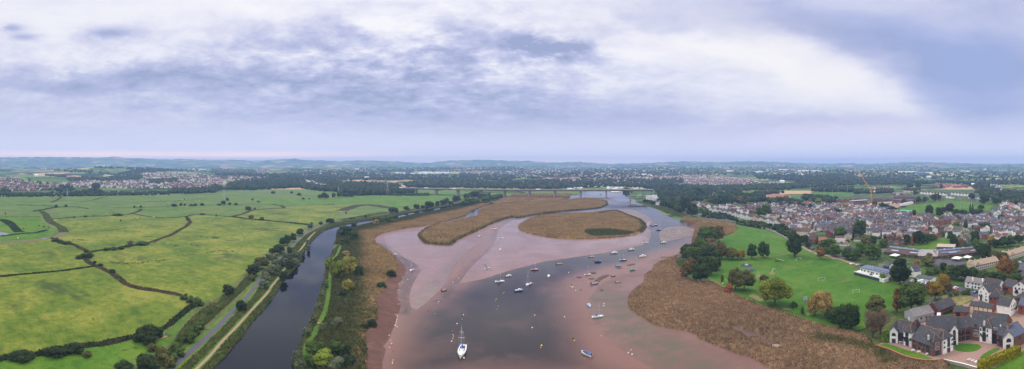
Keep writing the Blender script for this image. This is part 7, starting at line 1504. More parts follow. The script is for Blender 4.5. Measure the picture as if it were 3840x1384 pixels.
for a in [('motor',841,461,5.4,.5,HW,'white motor boat right of the yacht with dark covers'),('motor',893,535,6.0,.25,(.05,.22,.45),'blue motor boat with a red canopy in mid river'),('motor',1043,463,5.5,-1.7,HW,'white motor boat pointing at the viewer in mid river'),('dinghy',1161,518,4.8,-1.6,HW,'small white open boat left of the dark mud patches'),('dinghy',517,534,4.8,.9,(.05,.07,.12),'black inflatable boat at the tip of the mud spit'),('covered',1247,611,5.5,-1.5,(.6,.7,.8),'boat with a pale blue cover on the east mud'),('covered',1233,856,6.4,2.25,HW,'covered motor boat with navy canopy, nearest boat on the right'),
    ('dinghy',1097,400,5.5,.1,(.7,.6,.5),'small open boat on the waterline of the big mudflat'),('motor',1373,346,7.5,.1,(.5,.65,.8),'blue and white motor cruiser in the upper river'),('motor',1459,329,7,.15,(.6,.6,.62),'grey motor boat near the east end of the mudflat'),('dinghy',1260,364,5.5,.1,HW,'small white boat near the mudflat edge'),('covered',1292,389,6.5,.05,(.10,.14,.25),'dark covered boat in the upper river'),('covered',1393,412,5,.1,(.05,.28,.60),'small bright blue covered boat'),('dinghy',1275,501,6,.25,(.05,.20,.50),'blue open boat below the dark mud patch'),
    ('covered',1467,433,5.5,.3,(.02,.25,.15),'dark green covered boat near the east mud'),('dinghy',1392,493,4.5,.1,(.05,.35,.20),'little green dinghy on the east mud'),('dinghy',1369,461,4,.2,(.05,.05,.09),'little dark dinghy on the east mud'),('motor',1515,363,7.5,.1,HW,'white motor boat near the wooden jetty'),('motor',1622,293,7,.0,HW,'white motor boat below the gull sandbar'),('motor',1580,206,6,-.4,(.10,.10,.12),'dark motor boat in the upper channel'),('dinghy',1450,90,8,.2,HW,'white boat, left one of three below the boatyard'),('motor',1462,96,8,.3,HW,'white boat, middle one of three below the boatyard'),('motor',1474,101,8,.3,(.2,.2,.3),'dark boat, right one of three below the boatyard')]:
    boat(*a[:3], a[3], a[4], a[5], a[6], cover=(.30,.45,.65) if 'pale blue' in a[6] else (.04,.25,.55) if 'bright' in a[6] else (.02,.22,.13) if 'green' in a[6] else (.06,.10,.24))
boat('dinghy', 788, 742, 4.2, -.6, (.75,.70,.62), 'abandoned pale dinghy among the reeds', 4, B, z=.3, tilt=.25)
red = MB().loft([[(-.9,-.75,.85),(-.9,-.5,1.6),(-.9,.5,1.6),(-.9,.75,.85)],[(1.0,-.6,.95),(.8,-.35,1.5),(.8,.35,1.5),(1.0,.6,.95)]])
# boatyard: laid up boats with bare masts, and static caravans
r = random.Random(9)
for k in range(22):
    x = r.uniform(1045, 1215); y = 412-(1215-x)*.02+r.uniform(-22, 6)
    boat('yacht', x, y, r.uniform(8, 11), r.uniform(-.5, .5), HW if r.random() < .8 else (.05,.1,.3), 'laid up white yacht with bare mast in the crowded boatyard', 3, T, z=1.0, mast=r.uniform(11, 19), group='yachts laid up in the boatyard')
boat('yacht', 750, 380, 9, .1, HW, 'white yacht moored in the river just beyond the viaduct', 3, T, mast=15)
CAR = MB().box(-5, 5, -1.9, 1.9, .5, 3.0).loft([[(X, -2.05, 2.95), (X, 0, 3.6), (X, 2.05, 2.95)] for X in (-5.15, 5.15)]).mesh('static_caravan', [M['frame']])
for k in range(90):
    a = r.choice([(470, 600, 320, 342), (800, 935, 322, 342), (1015, 1125, 318, 338), (620, 760, 308, 320), (840, 925, 352, 366)]); p = G(*T(3, (r.uniform(*a[:2]), r.uniform(*a[2:])))[0]); o = mob('static_caravan', CAR); o.location = p; o.rotation_euler[2] = r.uniform(-.4, .4); tag(o, 'white static caravan in the holiday park across the river', 'caravan', 'static caravans in the holiday park')
# ---- buoys
M['buoy'] = tintmat('buoy', .05, 1, .4)
BM = MB().lathe([(.05,-.35),(.22,-.30),(.36,-.12),(.40,.05),(.34,.24),(.18,.38),(.06,.44),(.05,.52)], 12).mesh('buoy', [M['buoy']])
bc = {'white': (.78,.75,.70), 'pink': (.72,.38,.30), 'red': (.55,.05,.04), 'yellow': (.75,.50,.03), 'orange': (.75,.28,.05), 'dark': (.05,.06,.10)}
BW = {0: 'at the foot of the west mud', 1: 'left of the large white yacht', 2: 'on the open dark water', 3: 'near the east mud', 4: 'in the narrow west channel', 5: 'by the far mudflat'}
bl = [(282,663,'white',1,0),(281,673,'white',.8,0),(279,681,'white',.8,0),(277,689,'white',.8,0),(275,697,'white',.8,0),(272,709,'white',1.1,0),(281,717,'white',.8,0),(241,760,'pink',1.2,0),(248,784,'white',.5,0),(252,802,'pink',1.4,0),(242,821,'white',.7,0),(261,837,'red',.8,0),(261,882,'yellow',.7,0),(259,889,'yellow',.7,0),(257,896,'white',.7,0),(257,901,'white',.6,0),
 (615,656,'white',.9,1),(607,678,'white',.5,1),(582,701,'white',1,1),(578,713,'red',.8,1),(558,740,'red',1,1),(562,757,'white',.7,1),(563,766,'yellow',.6,1),(561,774,'white',.7,1),(555,789,'white',1,1),(617,873,'white',1.1,1),(437,632,'red',1,1),(430,641,'red',.7,1),(490,590,'white',.9,1),(483,597,'white',.5,1),(470,650,'white',.5,1),
 (779,577,'yellow',1,2),(774,584,'yellow',.6,2),(818,545,'orange',1,2),(812,550,'yellow',.6,2),(788,612,'white',.5,2),(783,628,'pink',.7,2),(973,658,'white',.9,2),(960,721,'white',1,2),(1007,811,'yellow',1.3,2),(1003,821,'yellow',.7,2),(1122,665,'white',.9,2),(1124,671,'pink',.6,2),(1166,773,'dark',1,2),(1172,786,'yellow',.9,2),(1013,600,'dark',.6,2),(941,516,'red',1.1,2),(965,497,'orange',1,2),
 (1306,763,'yellow',.9,3),(1321,600,'white',1,3),(1320,612,'white',1.1,3),(1502,713,'white',.9,3),(1443,848,'white',.9,3),(1457,832,'white',.6,3),(1463,855,'white',1,3),(1455,387,'pink',1,3),(1412,497,'red',.8,3),(1179,532,'white',.9,3),(1240,490,'white',.7,3),(1143,443,'white',1.1,3),(1330,385,'red',1,3),(1265,380,'red',1,3),
 (310,494,'yellow',1,4),(334,478,'white',.9,4),(290,530,'white',.8,4),(288,602,'white',.8,4),(296,600,'white',.4,4),(355,440,'red',.8,4),(322,398,'dark',.7,4),(342,405,'dark',.7,4),(560,490,'white',.9,5),(562,500,'white',.6,5),(588,458,'red',.8,5),(590,472,'white',.8,5),(590,445,'red',.7,5),(612,395,'dark',.8,5),(706,424,'orange',1,5),(720,385,'dark',.8,5),(885,350,'dark',.8,5)]
cn = {}
for x, y, c, s, w in sorted(bl):
    o = mob('mooring_buoy', BM); o.location = G(*L(1, (x, y))[0]); o.location.z = .0; o.scale = (s,)*3; o.color = bc[c]+(1,); k = cn.get((c, w), 0); cn[(c, w)] = k+1
    tag(o, f'{c} mooring buoy, {ordn(k)} of that colour from left {BW[w]}', 'buoy', 'mooring buoys on the estuary')
# driftwood and jetty
def jetty(label, a, b2, w=1.6, z=.7):
    A_, B_ = G(*a), G(*b2); d = (B_-A_); L_ = d.length; rz = math.atan2(d.y, d.x); e_ = empty('jetty', A_, rz); tag(e_, label, 'jetty'); P_(MB().box(0, L_, -w/2, w/2, z, z+.15).mesh('deck', [M['timber']]), e_, 'deck', (0,0,0))
    for k in range(int(L_/4)+1):
        for s_ in (-1, 1): P_(MB().bar((k*4+.2, s_*w*.45, -.4), (k*4+.2, s_*w*.45, z+.5), .1).mesh('post', [M['timber']]), e_, 'post', (0,0,0))
jetty('dark timber jetty on the mud by the park trees', *T(3, (1258,912),(1410,905)), 2.2, .5); jetty('small slipway jetty below the riverside gardens', *T(4, (82,575),(100,572)), 2); jetty('second small jetty below the riverside gardens', *T(4, (190,592),(230,598)), 2)
LOG = MB().bar((0,0,.15),(3.4,.4,.25),.16,n=7,r2=.1).bar((1.8,.2,.2),(2.6,1.2,.5),.07).mesh('driftwood_log', [surf('driftwood', (.42,.36,.30), .2, 2)])
for k, (x, y, a) in enumerate([(900,618,.1),(975,628,-.2),(830,765,.6),(880,790,-.5),(905,795,.9),(700,745,.2)]): o = mob('driftwood_log', LOG); o.location = G(*B(4, (x, y))[0])+Vector((0,0,1.4 if k < 2 else .2)); o.rotation_euler[2] = a; tag(o, f'bleached driftwood log, {ordn(k)} from the top among the reeds', 'log', 'driftwood in the reed bed')
# ================================================================ PEOPLE AND CATTLE
def skin_mesh(name, verts, edges, root=0, sub=1):
    me = bpy.data.meshes.new('tmp'); me.from_pydata([v[:3] for v in verts], edges, []); o = bpy.data.objects.new('tmp', me); COL.objects.link(o); o.modifiers.new('s', 'SKIN'); o.modifiers.new('d', 'SUBSURF').levels = sub
    for k, v in enumerate(verts): me.skin_vertices[0].data[k].radius = (v[3], v[3] if len(v) < 5 else v[4])
    me.skin_vertices[0].data[root].use_root = True
    bpy.context.view_layer.update(); dg = bpy.context.evaluated_depsgraph_get(); m2 = bpy.data.meshes.new_from_object(o.evaluated_get(dg)); m2.name = name; bpy.data.objects.remove(o); return m2
def person_mesh(walk, top, leg, sit=False):
    w = .22 if walk else .06
    v = [(0,0,.95,.15,.11),(0,0,1.15,.15,.10),(0,0,1.38,.19,.11),(0,0,1.50,.055),(0,.01,1.56,.06),(0,.02,1.66,.10,.11),(0,.02,1.74,.08),
         (-.1,0,.88,.095),(-.11,w*.6,.48,.065),(-.11,w*.3-.04,.08,.045),(-.11,w*.3+.13,.03,.04),(.1,0,.88,.095),(.11,-w*.4,.48,.065),(.11,-w*1.2,.10,.045),(.11,-w*1.2+.16,.04,.04),
         (-.22,0,1.40,.06),(-.27,-.03-w*.4,1.13,.045),(-.26,.08-w*.2,.90,.035),(-.26,.12-w*.2,.82,.035),(.22,0,1.40,.06),(.27,.02+w*.4,1.13,.045),(.26,.12+w*.6,.92,.035),(.26,.16+w*.6,.84,.035)]
    e = [(0,1),(1,2),(2,3),(3,4),(4,5),(5,6),(0,7),(7,8),(8,9),(9,10),(0,11),(11,12),(12,13),(13,14),(2,15),(15,16),(16,17),(17,18),(2,19),(19,20),(20,21),(21,22)]
    me = skin_mesh('body', v, e, 0, 1); me.materials.clear(); [me.materials.append(x) for x in (surf('skin', (.55,.33,.24), .05, 1), surf('top', top, .1, 3), surf('trousers', leg, .1, 3), M['dark'])]
    for p in me.polygons:
        z = p.center.z; p.material_index = 0 if z > 1.5 else 3 if z < .09 else 2 if z < .95 and abs(p.center.x) < .2 else 0 if z < .88 else 1
        p.use_smooth = True
    return me
HAIR = MB().lathe([(.03,-.06),(.115,-.02),(.12,.05),(.09,.12),(.03,.15)], 10).mesh('hair', [surf('hair', (.05,.03,.02), .1, 3)])
for k, (c, i, x, y, walk, top, leg, lb, rz) in enumerate([(B,4,926,462,1,(.05,.12,.45),(.03,.04,.08),'person in a blue jacket walking the park edge path',.6),(B,4,740,97,0,(.03,.08,.06),(.02,.02,.04),'person in dark green standing by the climbing frame',2),(B,4,772,97,0,(.75,.75,.75),(.1,.1,.15),'person in white beside the climbing frame',1),(B,4,782,95,0,(.7,.7,.68),(.02,.02,.03),'second person in white beside the climbing frame',3),(B,4,320,98,0,(.1,.1,.14),(.03,.03,.04),'person in dark clothes by the tall timber posts',1),(B,4,358,138,0,(.75,.72,.70),(.3,.3,.35),'person in white on the grass left of the autumn tree',2),
    (T,4,648,722,1,(.7,.7,.72),(.05,.05,.08),'person in white on the upper playing field',.5),(T,4,668,722,1,(.75,.75,.75),(.1,.1,.2),'second person in white on the upper playing field',2.5),(T,4,674,716,0,(.05,.05,.06),(.02,.02,.03),'person in black on the upper playing field',1),(T,4,680,732,1,(.7,.68,.7),(.7,.7,.7),'person in pale clothes nearest the viewer on the upper field',4),(T,4,468,696,1,(.6,.2,.1),(.1,.1,.2),'person in red near the corner of the upper field',1),(B,4,623,245,1,(.02,.03,.06),(.02,.02,.03),'person in black between the two big trees',1),(B,5,205,315,0,(.4,.5,.03),(.03,.06,.15),'groundsman in a yellow vest standing on the pitch',1),(T,4,900,910,1,(.03,.03,.04),(.02,.02,.02),'person in black on the path below the dark tree',1.5),
    (B,5,955,668,0,(.6,.1,.2),(.1,.1,.3),'person in pink on the courtyard patio',1),(B,5,776,105,0,(.1,.2,.4),(.03,.03,.05),'person in the lane behind the white garage',1)]):
    e_ = empty('person', G(*c(i, (x, y))[0])+Vector((0, 0, .2 if c is B or i == 4 else 0)), rz); tag(e_, lb, 'person'); P_(person_mesh(walk, top, leg), e_, 'body', (0,0,0)); P_(HAIR, e_, 'hair', (0,.01,1.68))
def cow_mesh():
    v = [(0,0,1.05,.36,.40),(.45,0,1.08,.34,.40),(.85,0,1.15,.26,.30),(1.15,0,1.05,.16,.2),(1.42,0,.80,.13,.15),(1.62,0,.58,.08,.09),(-.5,0,1.08,.36,.38),(-.85,0,1.15,.26,.3),(-.98,0,1.1,.05),(-1.02,0,.6,.03),
         (.62,.2,.75,.12),(.62,.22,.40,.07),(.62,.22,.05,.065),(.62,-.2,.75,.12),(.70,-.22,.40,.07),(.70,-.22,.05,.065),(-.75,.2,.80,.15),(-.70,.22,.42,.075),(-.82,.22,.05,.065),(-.75,-.2,.80,.15),(-.66,-.22,.42,.075),(-.76,-.22,.05,.065)]
    e = [(0,1),(1,2),(2,3),(3,4),(4,5),(0,6),(6,7),(7,8),(8,9),(1,10),(10,11),(11,12),(1,13),(13,14),(14,15),(6,16),(16,17),(17,18),(6,19),(19,20),(20,21)]
    me = skin_mesh('cow', v, e, 0, 1); me.materials.clear(); me.materials.append(M['buoy']); me.polygons.foreach_set('use_smooth', [True]*len(me.polygons)); return me
COW = cow_mesh(); cc = {'black': (.02,.018,.018), 'white': (.7,.66,.58), 'brown': (.20,.08,.04)}; cn = {}
cows = [(0,900,550,'white'),(0,940,524,'black'),(0,958,538,'black'),(0,1068,570,'black'),(0,1145,590,'brown'),(0,1160,584,'white'),(0,1178,583,'black'),(0,1190,579,'black'),(0,1298,578,'white'),(0,368,655,'black'),(0,372,662,'black'),(0,415,662,'black'),(0,220,646,'brown'),(0,198,674,'black'),(0,320,648,'brown'),(0,332,650,'black'),(0,537,697,'black'),(0,152,755,'white'),(0,1360,434,'black'),(0,1385,462,'white'),(0,1410,452,'white'),(0,1428,458,'white'),(0,1440,447,'white'),
    (1,8,462,'white'),(1,35,440,'black'),(1,42,448,'black'),(1,72,434,'black'),(1,76,447,'white'),(1,100,432,'white'),(1,120,447,'white'),(1,160,438,'white'),(1,210,441,'white'),(1,240,440,'white'),(1,1150,352,'white'),(2,678,408,'black'),(1,60,436,'black')]
for i, x, y, c in cows:
    o = mob('cow', COW); o.location = G(*T(i, (x, y))[0]); o.rotation_euler[2] = random.uniform(0, 6.28); o.color = cc[c]+(1,); o.scale = (1.15,)*3; k = cn.get(c, 0); cn[c] = k+1; tag(o, f'{c} cow grazing the meadows, {ordn(k)} {c} one from the left', 'cow', 'cattle grazing on the meadows')
# ================================================================ PARK AND FIELD FURNITURE
M['white_metal'] = surf('white_metal', (.8,.8,.8), .03, 1, .4)
def goal(a, b2, h, label):
    A_, B_ = G(*a), G(*b2); d = B_-A_; L_ = d.length; e_ = empty('football_goal', A_+Vector((0,0,.15)), math.atan2(d.y, d.x)); tag(e_, label, 'goal'); P_(MB().bar((0,0,0),(0,0,h),.065).bar((L_,0,0),(L_,0,h),.065).bar((0,0,h),(L_,0,h),.065).mesh('goal_frame', [M['white_metal']]), e_, 'goal_frame', (0,0,0)); P_(MB().bar((0,0,h),(0,1.3,0),.04).bar((L_,0,h),(L_,1.3,0),.04).bar((0,1.3,0),(L_,1.3,0),.04).mesh('back_stay', [M['white_metal']]), e_, 'back_stay', (0,0,0))
goal(*B(4, (1147,186),(1204,178)), 2.2, 'white goal on the left half of the park pitch'); goal(*B(5, (-6,290),(52,282)), 2.2, 'white goal on the right half of the park pitch')
A_, B_ = G(*B(4, (1018,354))[0]), G(*B(4, (1053,350))[0]); e_ = empty('target_wall', A_+Vector((0,0,.1)), math.atan2((B_-A_).y, (B_-A_).x)); tag(e_, 'grey kick wall with a painted white goal by the tan trees', 'wall'); L_ = (B_-A_).length; P_(MB().box(0,L_,0,.3,0,2.6).mesh('panel', [surf('panel', (.35,.33,.40), .1, 1)]), e_, 'panel', (0,0,0)); P_(MB().box(.4,L_-.4,-.03,0,1.9,2.05).box(.4,.55,-.03,0,0,1.9).box(L_-.55,L_-.4,-.03,0,0,1.9).mesh('goal_outline', [M['white_metal']]), e_, 'goal_outline', (0,0,0))
def pad(x, y, rx, mt, name, lb, crop=B, i=4):
    p = G(*crop(i, (x, y))[0]); o = MB().lathe([(rx, .0), (rx, .06)], 28).build(name, [mt]); o.location = p+Vector((0,0,.16)); tag(o, kind='structure'); return p
rub = surf('rubber', (.03,.035,.07), .2, 1)
q = pad(540, 54, 5.4, rub, 'rubber_surface', ''); e_ = empty('roundabout', q+Vector((0,0,.2))); tag(e_, 'climbing roundabout on the larger dark rubber circle', 'play equipment'); P_(MB().bar((0,0,0),(0,0,3.0),.08).mesh('post', [M['alu']]), e_, 'post', (0,0,0)); P_(MB().lathe([(1.7,.35),(1.7,.45)], 20).mesh('platform', [M['alu']]), e_, 'platform', (0,0,0))
for k in range(6): a = k*1.047; P_(MB().bar((0,0,2.9),(1.6*math.cos(a),1.6*math.sin(a),.4),.035).mesh('rope', [M['alu']]), e_, 'rope', (0,0,0))
q = pad(562, 96, 4.9, rub, 'rubber_surface', ''); o = MB().bar((-1.5,0,.2),(0,0,1.5),.06).bar((1.5,0,.2),(0,0,1.5),.06).bar((-1.5,0,.2),(1.5,0,.2),.06).build('seesaw', [M['alu']]); o.location = q+Vector((0,0,.2)); tag(o, 'metal rocker on the smaller dark rubber circle', 'play equipment')
region('sand_pad', chain(B(4, (606,150),(640,132),(676,145),(610,166)), closed=True, smooth=False), .2, None, None, M['dry_grass'])
q = G(*B(4, (638,142))[0]); e_ = empty('climbing_pyramid', q+Vector((0,0,.2))); tag(e_, 'grey pyramid climbing frame on the sand pad', 'play equipment')
for k in range(4): a = k*1.57+.4; P_(MB().bar((.15*math.cos(a),.15*math.sin(a),4.4),(1.2*math.cos(a),1.2*math.sin(a),0),.06).mesh('leg', [M['alu']]), e_, 'leg', (0,0,0))
q = pad(755, 122, 2.6, M['soil'], 'soil_pad', ''); e_ = empty('climber', q+Vector((0,0,.2))); tag(e_, 'tilted tripod climbing frame with people beside it', 'play equipment')
for a, b2 in (((-1.5,0,0),(.8,0,3.6)),((1.6,.8,0),(.2,0,3.0)),((1.6,-.8,0),(.2,0,3.0)),((-.8,0,1.2),(1.8,0,4.2))): P_(MB().bar(a, b2, .08).mesh('pole', [M['alu']]), e_, 'pole', (0,0,0))
q = G(*B(4, (978,14))[0]); e_ = empty('swing_set', q+Vector((0,0,.15)), .1); tag(e_, 'white metal swing frame near the top of the park', 'play equipment')
for x in (-3.4, 3.4):
    for s_ in (-1, 1): P_(MB().bar((x, s_*1.3, 0), (x*.85, 0, 2.9), .07).mesh('leg', [M['white_metal']]), e_, 'leg', (0,0,0))
P_(MB().bar((-2.9,0,2.9),(2.9,0,2.9),.07).mesh('crossbar', [M['white_metal']]), e_, 'crossbar', (0,0,0))
q = G(*B(4, (825,20))[0]); e_ = empty('slide', q+Vector((0,0,.15)), -.5); tag(e_, 'long embankment slide with pink edges below the upper field path', 'play equipment'); P_(MB().loft([[(-3.5,y0,2.6),(-3.5,y0+.8,2.6),(-3.5,y0+.8,2.4),(-3.5,y0,2.4)] for y0 in (-.4,)]+[[(3.5,-.4,.35),(3.5,.4,.35),(3.5,.4,.15),(3.5,-.4,.15)]]).mesh('chute', [M['frame']]), e_, 'chute', (0,0,0)); P_(MB().bar((-3.5,-.5,2.8),(3.5,-.5,.5),.12).bar((-3.5,.5,2.8),(3.5,.5,.5),.12).mesh('side_rail', [surf('pinkr', (.5,.2,.2), .1, 1)]), e_, 'side_rail', (0,0,0)); P_(MB().loft([[(-6,-2.5,0),(-6,2.5,0),(-6,2,.1),(-6,-2,.1)],[(-3.6,-2,0),(-3.6,2,0),(-3.6,1,2.3),(-3.6,-1,2.3)],[(3,-.9,0),(3,.9,0),(3,.5,.2),(3,-.5,.2)]]).mesh('mound', [M['lawn']]), e_, 'mound', (0,0,0))
TP = MB().bar((0,0,0),(0,0,6.5),.11).mesh('post', [M['timber']])
for k, (x, y) in enumerate([(346,46),(300,130),(320,150)]): e_ = empty('zip_wire_post', G(*B(4, (x, y))[0])); tag(e_, f'tall timber zip wire post by the western trees, {ordn(k)} from the top', 'play equipment', 'zip wire posts'); P_(TP, e_, 'post', (0,0,0)); P_(MB().bar((0,0,5),(1.6,-1.2,0),.08).mesh('brace', [M['timber']]), e_, 'brace', (0,0,0))
def bench(x, y, lb, crop=B, i=4, table=False, rz=.4, col=None):
    e_ = empty('picnic_table' if table else 'bench', G(*crop(i, (x, y))[0])+Vector((0,0,.18)), rz); tag(e_, lb, 'table' if table else 'bench'); mt = [col or M['timber']]
    if table:
        P_(MB().box(-.9,.9,-.4,.4,.72,.78).mesh('table_top', mt), e_, 'table_top', (0,0,0))
        for s_ in (-1, 1): P_(MB().box(-.9,.9,s_*.7-.13,s_*.7+.13,.42,.47).mesh('seat', mt), e_, 'seat', (0,0,0)); P_(MB().bar((s_*.7,-.7,0),(s_*.7,.2,.72),.05).bar((s_*.7,.7,0),(s_*.7,-.2,.72),.05).mesh('leg', mt), e_, 'leg', (0,0,0))
    else:
        P_(MB().box(-.8,.8,-.22,.22,.42,.48).mesh('seat', mt), e_, 'seat', (0,0,0)); P_(MB().box(-.8,.8,.2,.26,.5,.95).mesh('backrest', mt), e_, 'backrest', (0,0,0))
        for s_ in (-1, 1): P_(MB().box(s_*.7-.04,s_*.7+.04,-.2,.24,0,.42).mesh('leg', mt), e_, 'leg', (0,0,0))
for a in [(720,366,'picnic table under the big yellow green tree',True),(785,416,'dark bench on the path right of the yellow green tree',False),(1020,482,'bench below the tan trees',False),(602,352,'bench on the grass left of the yellow green tree',False),(683,50,'dark picnic bench right of the rubber circles',True),(445,86,'picnic bench left of the rubber circles',True),(338,210,'white bench near the little dark conifer',False)]: bench(a[0], a[1], a[2], table=a[3], col=M['white_metal'] if 'white bench' in a[2] else None)
for a in [(505,780,'first white garden bench along the front of the flats'),(555,792,'second white garden bench along the front of the flats'),(625,812,'third white garden bench along the front of the flats'),(1008,868,'white terrace chair near the blue table')]: bench(a[0], a[1], a[2], i=5, col=M['white_metal'], rz=-.7)
for a in [(978,862,'pale blue picnic table on the tea terrace'),(1035,880,'white table on the tea terrace'),(400,712,'white table on the patio of the left gable'),(318,700,'grey table on the patio of the left gable')]: bench(a[0], a[1], a[2], i=5, table=True, col=M['skylight'] if 'blue' in a[2] else M['white_metal'], rz=-.5)
BOL = MB().lathe([(.09,0),(.09,.85),(.12,.9),(.06,1.0)], 8).mesh('bollard', [M['dark']])
for k, (x, y) in enumerate([(812,870),(843,878),(878,888),(912,896),(952,905),(985,912)]): o = mob('bollard', BOL); o.location = G(*B(5, (x, y))[0])+Vector((0,0,.12)); tag(o, f'black bollard on the tea terrace, {ordn(k)} from the left', 'bollard', 'bollards along the terrace')
# red inflatable tent, hoop, gates, signs
o = MB().lathe([(4.2,0),(4.1,1.4),(3.2,2.8),(1.6,3.6),(.1,3.9)], 18).build('tent', [surf('tent', (.62,.02,.06), .1, 1)]); o.location = G(*T(5, (320,756))[0]); o.scale = (1.2,.8,.9); tag(o, 'bright red domed tent between the bungalows', 'tent')
o = MB().lathe([(1.2,0),(1.3,.6),(.9,1.3),(.1,1.5)], 12).build('covered_car', [surf('tarp', (.55,.02,.05), .1, 1)]); o.location = G(*B(5, (868,276))[0])+Vector((0,0,.1)); o.scale = (1.5,.9,1); tag(o, 'small car under a bright red cover beside the lane', 'car')
def gate(a, b2, lb, h=1.3):
    A_, B_ = G(*a), G(*b2); d = B_-A_; L_ = d.length; e_ = empty('field_gate', A_, math.atan2(d.y, d.x)); tag(e_, lb, 'gate'); mb = MB()
    for k in range(5): mb.bar((0,0,.25+k*.25),(L_,0,.25+k*.25),.05)
    P_(mb.mesh('rails', [M['timber'] if 'timber' in lb else M['lead']]), e_, 'rails', (0,0,0))
    for x in (0, L_/2, L_): P_(MB().box(x-.1,x+.1,-.1,.1,-.2,h+.2).mesh('post', [M['timber']]), e_, 'post', (0,0,0))
gate(*B(1, (322,378),(392,382)), 'timber gate and rails where the hedge meets the lane scrub'); gate(*B(0, (1352,632),(1398,645)), 'grey field gate beside the bare soil gateway'); gate(*B(0, (1400,640),(1442,655)), 'timber rails right of the soil gateway')
for x, y, lb in ((348,370,'small white notice on the timber gate'),(507,384,'small white sign beside the tarmac lane')): e_ = empty('sign', G(*B(1, (x, y))[0]), -.6); tag(e_, lb, 'sign'); P_(MB().bar((0,.04,0),(0,.04,1.6),.05).mesh('post', [M['timber']]), e_, 'post', (0,0,0)); P_(MB().box(-.35,.35,-.03,0,1.1,1.7).mesh('board', [M['white_metal']]), e_, 'board', (0,0,0))
o = MB().box(-1.2,1.2,-.9,.9,.2,.5).build('landing_stage', [M['path']]); o.location = G(*B(1, (1245,545))[0]); tag(o, 'pale concrete slab on the grass path east of the canal', 'slab')
# masts: floodlights, rugby posts, pylons
def mast(x, yb, yt, lb, i=5, kind='floodlight', crop=T):
    p = G(*crop(i, (x, yb))[0]); h = (yb-yt)/K/FX*math.hypot(p.x, p.y); e_ = empty('floodlight_mast' if kind == 'floodlight' else 'rugby_posts', p, -math.atan2(p.x, p.y)); tag(e_, lb, 'mast' if kind == 'floodlight' else 'goal', 'floodlights of the rugby ground' if kind == 'floodlight' else 'rugby posts')
    if kind == 'floodlight': P_(MB().bar((0,0,0),(0,0,h),.28,r2=.14).mesh('pole', [M['lead']]), e_, 'pole', (0,0,0)); P_(MB().box(-1.6,1.6,-.3,.3,h,h+.8).mesh('lamp_head', [M['lead']]), e_, 'lamp_head', (0,0,0))
    else:
        for s_ in (-2.8, 2.8): P_(MB().bar((s_,0,0),(s_,0,h),.12).mesh('upright', [M['white_metal']]), e_, 'upright', (0,0,0))
        P_(MB().bar((-2.8,0,3),(2.8,0,3),.12).mesh('crossbar', [M['white_metal']]), e_, 'crossbar', (0,0,0))
for k, a in enumerate([(373,478,425),(392,470,425),(525,468,398),(614,450,398),(628,449,390),(708,492,376),(886,470,395),(905,500,428),(1070,462,398)]): mast(*a, f'tall floodlight mast, {ordn(k)} from left around the rugby pitch')
mast(783, 492, 455, 'rugby posts at the near end of the pitch', kind='rugby'); mast(991, 475, 418, 'rugby posts at the far end of the pitch', kind='rugby')
for k, (x, a, b2) in enumerate([(1078,345,298),(1196,385,335),(1315,368,315),(1392,365,300),(1265,395,350),(800,340,300)]): mast(x, a, b2, f'floodlight mast, {ordn(k)} in the list around the distant playing fields', 4)
def pylon(i, x, yb, yt, lb, crop=T):
    p = G(*crop(i, (x, yb))[0]); h = (yb-yt)/K/FX*math.hypot(p.x, p.y); e_ = empty('electricity_pylon', p, -math.atan2(p.x, p.y)+.3); tag(e_, lb, 'pylon', 'electricity pylons'); b_ = h*.09; mb = MB(); R = .14
    cs = [(-1,-1),(1,-1),(1,1),(-1,1)]; lv = [(0,1.0),(.2,.72),(.4,.48),(.55,.3),(.7,.22),(.85,.17),(1,.04)]
    for (z0, s0), (z1, s1) in zip(lv, lv[1:]):
        for k in range(4):
            a, b2 = cs[k], cs[(k+1)%4]; A_ = (a[0]*b_*s0, a[1]*b_*s0, z0*h); mb.bar(A_, (a[0]*b_*s1, a[1]*b_*s1, z1*h), R, n=4); mb.bar(A_, (b2[0]*b_*s1, b2[1]*b_*s1, z1*h), R*.7, n=4)
    P_(mb.mesh('tower', [M['lead']]), e_, 'tower', (0,0,0))
    for z, w in ((.6,.17),(.74,.21),(.88,.15)): P_(MB().bar((-h*w,0,z*h),(h*w,0,z*h),.16,n=4).bar((-h*w,0,z*h),(0,0,z*h+h*.05),.1,n=4).bar((h*w,0,z*h),(0,0,z*h+h*.05),.1,n=4).mesh('cross_arm', [M['lead']]), e_, 'cross_arm', (0,0,0))
pylon(1, 450, 436, 335, 'lattice pylon standing in the meadow beside a dark tree'); pylon(1, 1418, 388, 318, 'lattice pylon in front of the dark wood'); pylon(2, 390, 388, 258, 'tall lattice pylon rising above the wood left of the viaduct'); pylon(5, 50, 268, 205, 'small pylon above the crane'); pylon(4, 1372, 250, 200, 'small far pylon over the eastern woods'); pylon(4, 760, 240, 190, 'small far pylon on the plain'); pylon(0, 568, 430, 330, 'thin lattice pylon near the far hedge of the meadows')
